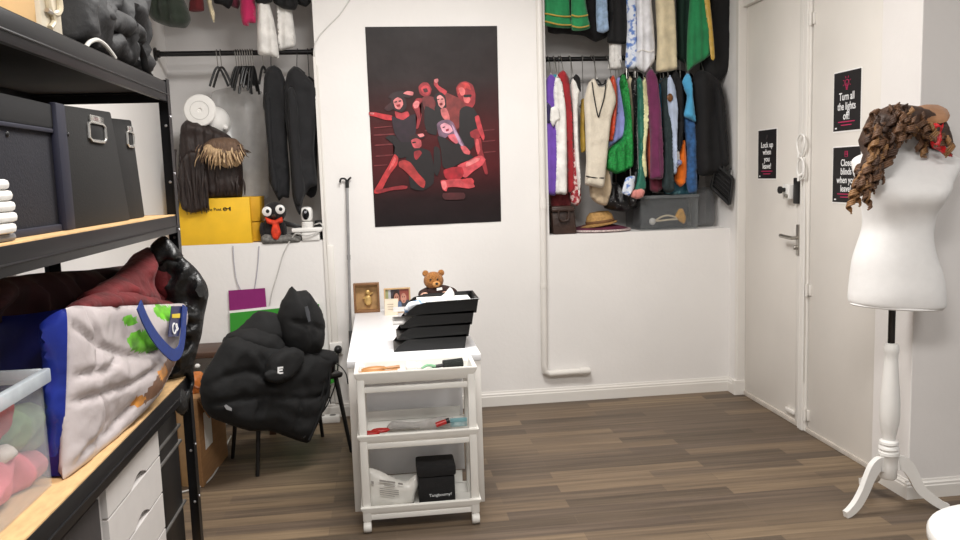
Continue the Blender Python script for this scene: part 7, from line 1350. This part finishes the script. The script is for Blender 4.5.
# --- on the middle board
M_navy = mat('navy_fabric', (15, 15, 28), rough=.85, var=.12, scale=30, bump=.2, bscale=160); M_navy2 = mat('navy_binding', (24, 25, 44), rough=.7, var=.1)
t = thing('fabric_box', 'navy fabric storage box with bound edges on the middle board', 'box', (-.98, -3.2, Z1))
yA, yB = -3.62, -2.875
bm = BM(); box(bm, (-1.16, yA, Z1), (-.815, yB-.012, Z1+.30), .006); obj('box_body', bm, M_navy, t)
bm = BM(); box(bm, (-1.165, yA-.005, Z1+.255), (-.806, yB-.02, Z1+.318), .008); obj('lid', bm, mat('dark_lid_fabric', (12, 12, 16), rough=.85), t)
bm = BM(); box(bm, (-.816, yB-.055, Z1), (-.795, yB+.006, Z1+.322), .006); obj('corner_binding', bm, M_navy2, t)
bm = BM(); box(bm, (-.816, yA, Z1), (-.806, yB-.055, Z1+.018), .003); box(bm, (-.814, yA, Z1+.245), (-.805, yB-.055, Z1+.256), .003); obj('edge_binding', bm, M_navy2, t)
bm = BM(); ell(bm, (-.814, -3.17, Z1+.23), (.004, .007, .007), 10, 8); ell(bm, (-.795, -2.87, Z1+.245), (.004, .006, .006), 10, 8); obj('stud', bm, M_hanger, t)
M_file = mat('black_file_board', (16, 15, 15), rough=.8, var=.1, scale=30, bump=.15, bscale=150)
def file_box(lab, q, yb, sc):
    """tapered box: q = outline on the front plane (near bottom, near top, far top, far bottom)"""
    t = thing('file_box', lab, 'file box', (-.98, (q[0][1]+q[3][1])/2, Z1), 'black file boxes on the middle board')
    q = [Vector(p) for p in q]; q[0].z = q[3].z = Z1; b = [Vector((-1.14, p.y, p.z)) for p in q]
    bm = BM(); hexa(bm, [q[0], q[3], b[3], b[0]], [q[1], q[2], b[2], b[1]], .006); obj('box_body', bm, M_file, t)
    return t
f1 = file_box('black file box with a metal label holder beside the navy fabric box', [(-0.800,-2.880,1.369),(-0.800,-2.890,1.716),(-0.800,-2.496,1.729),(-0.800,-2.390,1.390)], 0, 1)
f2 = file_box('second black file box nearer the shelf post', [(-0.815,-2.393,1.384),(-0.815,-2.443,1.715),(-0.815,-2.244,1.723),(-0.815,-2.177,1.407)], 0, 1)
def ring(t, cen, wy, hz, x):
    bm = BM(); P = [(x, cen[1]+wy*u, cen[2]+hz*v) for u, v in ((-.7, -1), (.7, -1), (1, -.7), (1, .7), (.7, 1), (-.7, 1), (-1, .7), (-1, -.7), (-.7, -1), (.7, -1))]
    tube(bm, P, .005, 8); h = obj('label_holder', bm, mat('bright_chrome', (214, 212, 208), rough=.2, metal=.8), t)
    bm = BM(); box(bm, (x-.003, cen[1]-wy*.8, cen[2]+hz*1.1), (x+.004, cen[1]+wy*.8, cen[2]+hz*1.75), .002); obj('holder_bar', bm, MATS['bright_chrome'], h)
    bm = BM(); box(bm, (x-.004, cen[1]-wy*.8, cen[2]-hz*.8), (x-.001, cen[1]+wy*.8, cen[2]+hz*.8), .003); obj('finger_hole', bm, M_pad_in, h)
ring(f1, (-0.798,-2.641,1.660), .068, .026, -.797)
ring(f2, (-0.813,-2.284,1.658), .034, .024, -.812)
t = thing('folded_linen', 'stack of white folded linen at the left edge on the middle board', 'linen', (-.79, -3.34, Z1))
for k, w in enumerate((.05, .062, .056, .045, .03)):
    bm = BM(); box(bm, (-.80, -3.33-.16, Z1+.018+k*.0225), (-.757, -3.33+w*.72, Z1+.039+k*.0225), .009); obj('fold', bm, mat('white_linen', (238, 236, 232), rough=.8, bump=.1), t)
bm = BM(); tube(bm, [(-.778, -3.45, Z1+.009), (-.778, -3.28, Z1+.009)], .009, 8); obj('grey_band', bm, mat('grey_band', (120, 120, 124), rough=.6), t)
# --- on the lower board
M_tub = mat('frosted_tub', (206, 214, 220), rough=.15, alpha=.15, var=.03); M_tubrim = mat('frosted_tub_rim', (200, 208, 214), rough=.25, alpha=.72)
t = thing('clear_tub', 'clear plastic tub of folded clothes at the near end of the lower board', 'tub', (-.98, -3.35, Z2))
X0, X1, Y0, Y1, ZT = -1.17, -.815, -3.62, -3.115, Z2+.285
bm = BM()
for A, B in (((X1-.004, Y0, Z2+.004), (X1, Y1, ZT-.02)), ((X0, Y0, Z2+.004), (X0+.004, Y1, ZT-.02)), ((X0+.004, Y1-.004, Z2+.004), (X1-.004, Y1, ZT-.02)), ((X0+.004, Y0, Z2+.004), (X1-.004, Y0+.004, ZT-.02)), ((X0, Y0, Z2), (X1, Y1, Z2+.004))): box(bm, A, B)
obj('tub_body', bm, M_tub, t)
bm = BM()
for A, B in (((X1-.002, Y0-.012, ZT-.034), (X1+.016, Y1+.016, ZT)), ((X0-.016, Y0-.012, ZT-.034), (X0+.002, Y1+.016, ZT)), ((X0+.002, Y1-.002, ZT-.034), (X1-.002, Y1+.016, ZT)), ((X0+.002, Y0-.012, ZT-.034), (X1-.002, Y0+.002, ZT))): box(bm, A, B, .004)
obj('rim', bm, M_tubrim, t)
G_T = 'clothes in the clear tub'
for nm, lab, c, s_, sd in (('pink_garment', 'pink garment at the bottom of the clear tub', (226, 128, 138), [(-0.885,-3.310,0.922),(-0.885,-3.197,0.918),(-0.885,-3.103,0.881),(-0.885,-2.972,0.851),(-0.885,-2.978,0.795),(-0.885,-3.133,0.793),(-0.885,-3.333,0.812)], 1), ('green_garment', 'sage green garment bunched in the middle of the clear tub', (142, 164, 124), [(-0.885,-3.183,0.984),(-0.885,-3.121,0.989),(-0.885,-3.041,0.986),(-0.885,-2.983,0.959),(-0.885,-2.964,0.912),(-0.885,-2.982,0.860),(-0.885,-3.074,0.865),(-0.885,-3.152,0.898),(-0.885,-3.202,0.939)], 2),
                            ('red_garment', 'red garment at the left of the clear tub', (196, 48, 52), [(-0.860,-3.350,1.042),(-0.860,-3.252,1.057),(-0.860,-3.192,1.027),(-0.860,-3.209,0.990),(-0.860,-3.274,0.952),(-0.860,-3.369,0.954)], 3), ('white_garment', 'cream garment tucked between the pink and green ones in the clear tub', (216, 206, 196), [(-0.870,-3.254,0.941),(-0.870,-3.199,0.932),(-0.870,-3.166,0.901),(-0.870,-3.199,0.889),(-0.870,-3.273,0.898)], 4), ('rose_garment', 'rose garment edge at the right side of the clear tub', (216, 120, 128), [(-0.900,-2.935,0.952),(-0.900,-2.910,0.950),(-0.900,-2.919,0.856),(-0.900,-2.942,0.842),(-0.900,-2.953,0.872)], 5)):
    t = thing(nm, lab, 'clothing', s_[0], G_T)
    P1('folds', mat('cloth_'+nm, c, rough=.9, var=.2, scale=10, bump=.4, bscale=30), t, s_, tf=.03, tb=.08, edge=.05, res=.015, N=(1, 0, 0), rough=.012, rscale=14, crease=.028, seed=120+sd)
# big shopping bag
M_bagw = mat('white_woven_plastic', (190, 181, 181), rough=.3, var=.08, scale=5, bump=.5, bscale=11); M_bagb = mat('blue_woven_plastic', (16, 24, 88), rough=.35, var=.25, scale=8, bump=.25, bscale=14)
M_leafg = mat('printed_green', (104, 178, 52), rough=.3, var=.45, scale=26); M_veg = mat('printed_orange', (206, 140, 66), rough=.3, var=.4, scale=24); M_brownp = mat('printed_brown', (124, 92, 72), rough=.35, var=.4, scale=14); M_yelp = mat('printed_yellow', (226, 200, 40), rough=.3); M_navyp = mat('printed_navy', (24, 34, 84), rough=.3)
t = thing('shopping_bag', 'big white and blue shopping bag printed with green vegetables on the lower board', 'bag', (-.95, -2.6, Z2))
BN = (.995, -.0995, 0)
face = [(-0.794,-2.994,1.205),(-0.776,-2.806,1.179),(-0.749,-2.541,1.141),(-0.726,-2.313,1.108),(-0.711,-2.163,1.084),(-0.709,-2.143,1.030),(-0.715,-2.200,0.962),(-0.721,-2.256,0.931),(-0.727,-2.322,0.891),(-0.735,-2.402,0.857),(-0.743,-2.477,0.831),(-0.753,-2.577,0.815),(-0.770,-2.753,0.798),(-0.785,-2.904,0.793),(-0.798,-3.025,0.795),(-0.804,-3.085,0.800),(-0.801,-3.063,0.891),(-0.798,-3.027,1.032)]
bm = BM(); puff(bm, face, tf=.02, tb=.03, edge=.10, res=.0125, N=BN, rough=.010, rscale=6, crease=.018, seed=131, sw=.010, sd=.016, seams=[[(-0.799,-3.042,0.980),(-0.782,-2.873,0.954),(-0.764,-2.685,0.932),(-0.745,-2.504,0.935)], [(-0.793,-2.978,1.158),(-0.782,-2.871,1.084),(-0.763,-2.683,1.014),(-0.744,-2.494,0.984)], [(-0.785,-2.898,1.181),(-0.782,-2.868,1.100),(-0.786,-2.906,1.022)], [(-0.802,-3.072,0.818),(-0.791,-2.963,0.841),(-0.776,-2.811,0.834),(-0.761,-2.657,0.863)], [(-0.795,-3.001,1.036),(-0.779,-2.838,1.011),(-0.767,-2.720,1.034)], [(-0.782,-2.873,0.954),(-0.779,-2.843,0.862),(-0.787,-2.924,0.811)]])
U_, V_, N_ = frame_of(BN)
def paint(bm, polys):
    Q = [(mi, [(Vector(p).dot(U_), Vector(p).dot(V_)) for p in P]) for mi, P in polys]
    for f in bm.faces:
        c = f.calc_center_median(); 
        for mi, P in Q:
            if inpoly(c.dot(U_), c.dot(V_), P): f.material_index = mi
paint(bm, [(3, [(-0.754,-2.594,0.882),(-0.746,-2.509,0.911),(-0.737,-2.421,0.935),(-0.728,-2.327,0.954),(-0.722,-2.275,0.935),(-0.733,-2.377,0.891),(-0.744,-2.488,0.853),(-0.754,-2.586,0.843),(-0.758,-2.628,0.861)]), (2, [(-0.762,-2.667,0.884),(-0.757,-2.623,0.884),(-0.754,-2.590,0.863),(-0.756,-2.609,0.843),(-0.762,-2.665,0.857)]), (2, [(-0.746,-2.507,0.923),(-0.739,-2.438,0.932),(-0.736,-2.411,0.899),(-0.743,-2.482,0.884)]),
           (1, [(-0.765,-2.701,1.129),(-0.761,-2.659,1.131),(-0.756,-2.613,1.114),(-0.757,-2.617,1.096),(-0.763,-2.679,1.102)]), (1, [(-0.762,-2.674,1.060),(-0.759,-2.642,1.077),(-0.752,-2.571,1.069),(-0.746,-2.505,1.047),(-0.742,-2.472,1.012),(-0.742,-2.469,0.985),(-0.751,-2.555,0.995),(-0.759,-2.639,1.019),(-0.762,-2.671,1.038)]), (1, [(-0.742,-2.466,1.120),(-0.735,-2.399,1.118),(-0.725,-2.296,1.098),(-0.723,-2.284,1.069),(-0.731,-2.360,1.055),(-0.738,-2.426,1.074),(-0.741,-2.463,1.097)]), (2, [(-0.733,-2.377,1.058),(-0.727,-2.324,1.055),(-0.728,-2.330,1.029),(-0.732,-2.374,1.031)])])
obj('front_face', bm, [M_bagw, M_leafg, M_veg, M_brownp], t, sharp=80)
a_ = [Vector(p) for p in [(-0.794,-2.994,1.205),(-0.803,-3.085,0.803)]]
bm = BM()
G = []
for j in range(11):
    v = j/10; p = a_[0].lerp(a_[1], v); w = .36*(1-.12*v); row = []
    for i in range(9):
        u = i/8; row.append(bm.verts.new((p.x-.004-w*u, p.y+.012+.05*math.sin(PI*u)*(1-v*.4)+.01*noise.noise((u*4, v*4, 2)), p.z-.02*math.sin(PI*u)*(1-v))))
    G.append(row)
for j in range(10):
    for i in range(8): bm.faces.new((G[j][i], G[j+1][i], G[j+1][i+1], G[j][i+1]))
obj('side_gusset', bm, M_bagb, t, label='blue side panel')
bm = BM(); b_ = Vector((-.36, .0, 0)); P = [Vector(p)+b_ for p in face]; puff(bm, [tuple(p) for p in P], tf=.01, tb=.01, edge=.05, res=.03, N=BN, seed=3); obj('back_face', bm, M_bagb, t)
bm = BM(); puff(bm, [(-0.836,-3.045,1.178),(-0.773,-3.045,1.212),(-0.782,-3.045,1.086),(-0.799,-3.045,0.936),(-0.817,-3.045,0.791),(-0.857,-3.045,0.792),(-0.848,-3.045,0.939),(-0.839,-3.045,1.089)], tf=.012, tb=.012, edge=.02, res=.014, rough=.006, crease=.010, seed=7); obj('side_strip', bm, mat('bright_blue_plastic', (30, 48, 140), rough=.3, var=.3, scale=10, bump=.3, bscale=20), t, label='bright blue side strip')
hp = [(-0.716,-2.662,1.159),(-0.712,-2.621,1.101),(-0.706,-2.556,1.039),(-0.698,-2.484,0.986),(-0.692,-2.420,0.955),(-0.686,-2.363,0.959),(-0.683,-2.326,0.999),(-0.681,-2.305,1.050),(-0.679,-2.286,1.094)]
bm = BM()
P = catmull(hp, 5); nn = Vector(BN); L = []
for i, p in enumerate(P):
    d = (P[min(i+1, len(P)-1)]-P[max(0, i-1)]).normalized(); s = d.cross(nn).normalized()*.020
    L.append([bm.verts.new(p+s+nn*.002), bm.verts.new(p-s+nn*.002), bm.verts.new(p-s-nn*.002), bm.verts.new(p+s-nn*.002)])
for i in range(len(L)-1):
    for k in range(4): bm.faces.new((L[i][k], L[i][(k+1) % 4], L[i+1][(k+1) % 4], L[i+1][k]))
bm.faces.new(list(reversed(L[0]))); bm.faces.new(L[-1])
obj('handle', bm, mat('blue_webbing', (34, 58, 128), rough=.6, var=.15, scale=60), t, label='blue webbing handle')
bm = BM(); flatpoly(bm, [(-0.696,-2.393,1.112),(-0.685,-2.284,1.094),(-0.687,-2.302,1.056),(-0.692,-2.352,1.004),(-0.701,-2.440,1.019)], .002, N=BN); lab_ = obj('printed_label', bm, M_navyp, t, label='navy printed label')
bm = BM(); flatpoly(bm, [(-0.694,-2.398,1.086),(-0.687,-2.326,1.076),(-0.687,-2.334,1.062),(-0.694,-2.401,1.074)], .001, N=BN); obj('yellow_mark', bm, M_yelp, lab_)
lp = [(-0.691,-2.384,1.037)]; obj('lettering', text_bm('Ca', .05, lp[0], (.0995*.9, .995*.9, .25), (-.03, -.25, 1), BN, .001, bold=.0005), M_white_print, lab_)
# red tulle on top
M_tulle = mat('dark_red_tulle', (96, 13, 18), rough=.85, var=.4, scale=14, bump=.4, bscale=60, sheen=.05, alpha=.95)
t = thing('red_tulle', 'dark red tulle skirt billowing out of the shopping bag', 'skirt', (-.9, -2.5, 1.15))
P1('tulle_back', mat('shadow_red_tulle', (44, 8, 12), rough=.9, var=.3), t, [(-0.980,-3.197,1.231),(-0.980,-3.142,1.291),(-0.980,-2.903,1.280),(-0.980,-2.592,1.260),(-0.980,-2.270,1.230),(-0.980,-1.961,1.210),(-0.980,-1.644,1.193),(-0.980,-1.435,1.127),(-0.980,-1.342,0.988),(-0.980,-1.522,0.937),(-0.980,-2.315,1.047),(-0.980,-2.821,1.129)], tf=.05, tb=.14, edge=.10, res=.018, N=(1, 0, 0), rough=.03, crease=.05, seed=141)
P1('tulle_fold', M_tulle, t, [(-0.840,-2.707,1.186),(-0.840,-2.669,1.210),(-0.840,-2.529,1.221),(-0.840,-2.372,1.228),(-0.840,-2.210,1.265),(-0.840,-2.084,1.285),(-0.840,-1.959,1.264),(-0.840,-1.920,1.207),(-0.840,-1.964,1.151),(-0.840,-1.899,1.081),(-0.840,-2.120,1.069),(-0.840,-2.442,1.118),(-0.840,-2.650,1.154)], tf=.06, tb=.06, edge=.07, res=.015, N=(1, 0, 0), rough=.02, crease=.05, seed=142)
P1('tulle_fold', M_tulle, t, [(-0.800,-2.100,1.209),(-0.800,-1.931,1.214),(-0.800,-1.718,1.184),(-0.800,-1.609,1.139),(-0.800,-1.677,1.096),(-0.800,-1.907,1.095),(-0.800,-1.886,1.061),(-0.800,-2.032,1.068),(-0.800,-2.097,1.129)], tf=.04, tb=.05, edge=.05, res=.012, N=(1, 0, 0), rough=.015, crease=.035, seed=143)
P1('tulle_fold', M_tulle, t, [(-0.810,-2.895,1.192),(-0.810,-2.819,1.207),(-0.810,-2.694,1.206),(-0.810,-2.483,1.183),(-0.810,-2.237,1.128),(-0.810,-1.992,1.070),(-0.810,-2.108,1.051),(-0.810,-2.628,1.131),(-0.810,-2.830,1.165)], tf=.05, tb=.05, edge=.05, res=.014, N=(1, 0, 0), rough=.015, crease=.04, seed=144)
# shiny black bag at the end of the board
M_foil = mat('shiny_black_film', (24, 25, 26), rough=.36, var=.3, scale=10, bump=.7, bscale=40)
t = thing('black_sack', 'crumpled shiny black sack bulging out at the far end of the lower board', 'sack', (-.8, -2.07, Z2))
P1('sack_body', M_foil, t, [(-0.826,-2.055,1.301),(-0.793,-2.055,1.321),(-0.764,-2.055,1.283),(-0.725,-2.055,1.238),(-0.692,-2.055,1.207),(-0.654,-2.055,1.146),(-0.647,-2.055,1.097),(-0.665,-2.055,1.035),(-0.682,-2.055,0.953),(-0.704,-2.055,0.887),(-0.723,-2.055,0.827),(-0.724,-2.055,0.766),(-0.742,-2.055,0.714),(-0.756,-2.055,0.661),(-0.787,-2.055,0.686),(-0.819,-2.055,0.734),(-0.845,-2.055,0.774),(-0.825,-2.055,0.841),(-0.807,-2.055,0.900),(-0.798,-2.055,1.012),(-0.804,-2.055,1.124),(-0.826,-2.055,1.206),(-0.844,-2.055,1.250)], tf=.035, tb=.055, edge=.05, res=.013, rough=.02, rscale=14, crease=.05, seed=151)
P1('sack_top', M_foil, t, [(-0.826,-2.110,1.291),(-0.796,-2.110,1.318),(-0.772,-2.110,1.324),(-0.736,-2.110,1.287),(-0.712,-2.110,1.250),(-0.734,-2.110,1.229),(-0.768,-2.110,1.238),(-0.797,-2.110,1.218),(-0.819,-2.110,1.240)], tf=.03, tb=.03, edge=.03, res=.011, rough=.01, crease=.03, seed=152)
P1('sack_foot', M_foil, t, [(-0.835,-2.130,0.741),(-0.811,-2.130,0.776),(-0.768,-2.130,0.796),(-0.736,-2.130,0.749),(-0.733,-2.130,0.697),(-0.756,-2.130,0.668),(-0.782,-2.130,0.700),(-0.809,-2.130,0.717),(-0.869,-2.130,0.661),(-0.897,-2.130,0.649),(-0.880,-2.130,0.692)], tf=.03, tb=.03, edge=.03, res=.011, rough=.01, crease=.03, seed=153)
# --- under the lower board
t = thing('drawer_unit', 'white drawer unit with curved finger cut-outs under the lower board', 'drawer unit', (-.98, -2.62, Z3+.004))
dy0_, dy1_ = -2.885, -2.365; zt = .69
M_drw = mat('white_drawer_front', (214, 210, 207), rough=.5, var=.03)
bm = BM(); box(bm, (-1.16, dy0_, Z3+.004), (-.795, dy1_, zt), .003); obj('carcass', bm, M_drw, t)
zs = [zt, (-0.780,-2.421,0.602)[2], (-0.780,-2.402,0.474)[2], (-0.780,-2.402,0.349)[2], Z3+.012]
for k in range(4):
    za, zb_ = zs[k], zs[k+1]+.007; cy = (dy0_+dy1_)/2+.03
    prof = [(dy0_+.003, za), (dy0_+.003, zb_)]
    prof += [(cy-.09, zb_)]+[(cy-.075+.15*i/8, zb_+.022*math.sin(PI*i/8)) for i in range(9)]+[(cy+.09, zb_)] if k < 3 else []
    prof += [(dy1_-.003, zb_), (dy1_-.003, za)]
    bm = BM(); flatpoly(bm, [(-.795, y, z) for y, z in prof], .018, N=(1, 0, 0)); d_ = obj('drawer', bm, M_drw, t, smooth=False)
    if k < 3:
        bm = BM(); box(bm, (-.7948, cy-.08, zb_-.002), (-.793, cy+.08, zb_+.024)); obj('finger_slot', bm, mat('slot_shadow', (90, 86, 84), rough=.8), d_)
t = thing('dark_cabinet', 'dark grey cabinet under the lower board to the left of the white drawers', 'cabinet', (-.98, -3.3, Z3+.004))
bm = BM(); box(bm, (-1.16, -3.72, Z3+.004), (-.80, -2.905, .69), .004); obj('carcass', bm, mat('dark_grey_panel', (58, 54, 54), rough=.6, var=.12, stretch=(4, 4, .5)), t)
bm = BM(); box(bm, (-.80, -3.70, Z3+.02), (-.785, -2.915, .68), .004); obj('door', bm, MATS['dark_grey_panel'], t)
t = thing('black_suitcase', 'black suitcase with silver trim under the lower board behind the shelf post', 'suitcase', (-.98, -2.19, Z3+.004))
sz0, sz1 = Z3+.02, .70
bm = BM(); box(bm, (-1.14, -2.345, sz0), (-.79, -2.05, sz1), .03); obj('shell', bm, mat('black_shell', (22, 20, 20), rough=.45, var=.15), t)
for zz in ((-0.786,-2.196,0.613)[2], (-0.786,-2.213,0.553)[2], (-0.786,-2.310,0.318)[2]):
    bm = BM(); box(bm, (-1.13, -2.35, zz-.006), (-.784, -2.046, zz+.006), .004); obj('silver_trim', bm, mat('grey_trim', (120, 118, 116), rough=.35, metal=.5), t)
for y in (-2.32, -2.08):
    bm = BM(); lathe(bm, [(.008, -.014), (.02, -.012), (.022, 0), (.02, .012), (.008, .014)], (-.81, y, Z3+.026), 16, axis='X'); obj('wheel', bm, M_hanger, t)
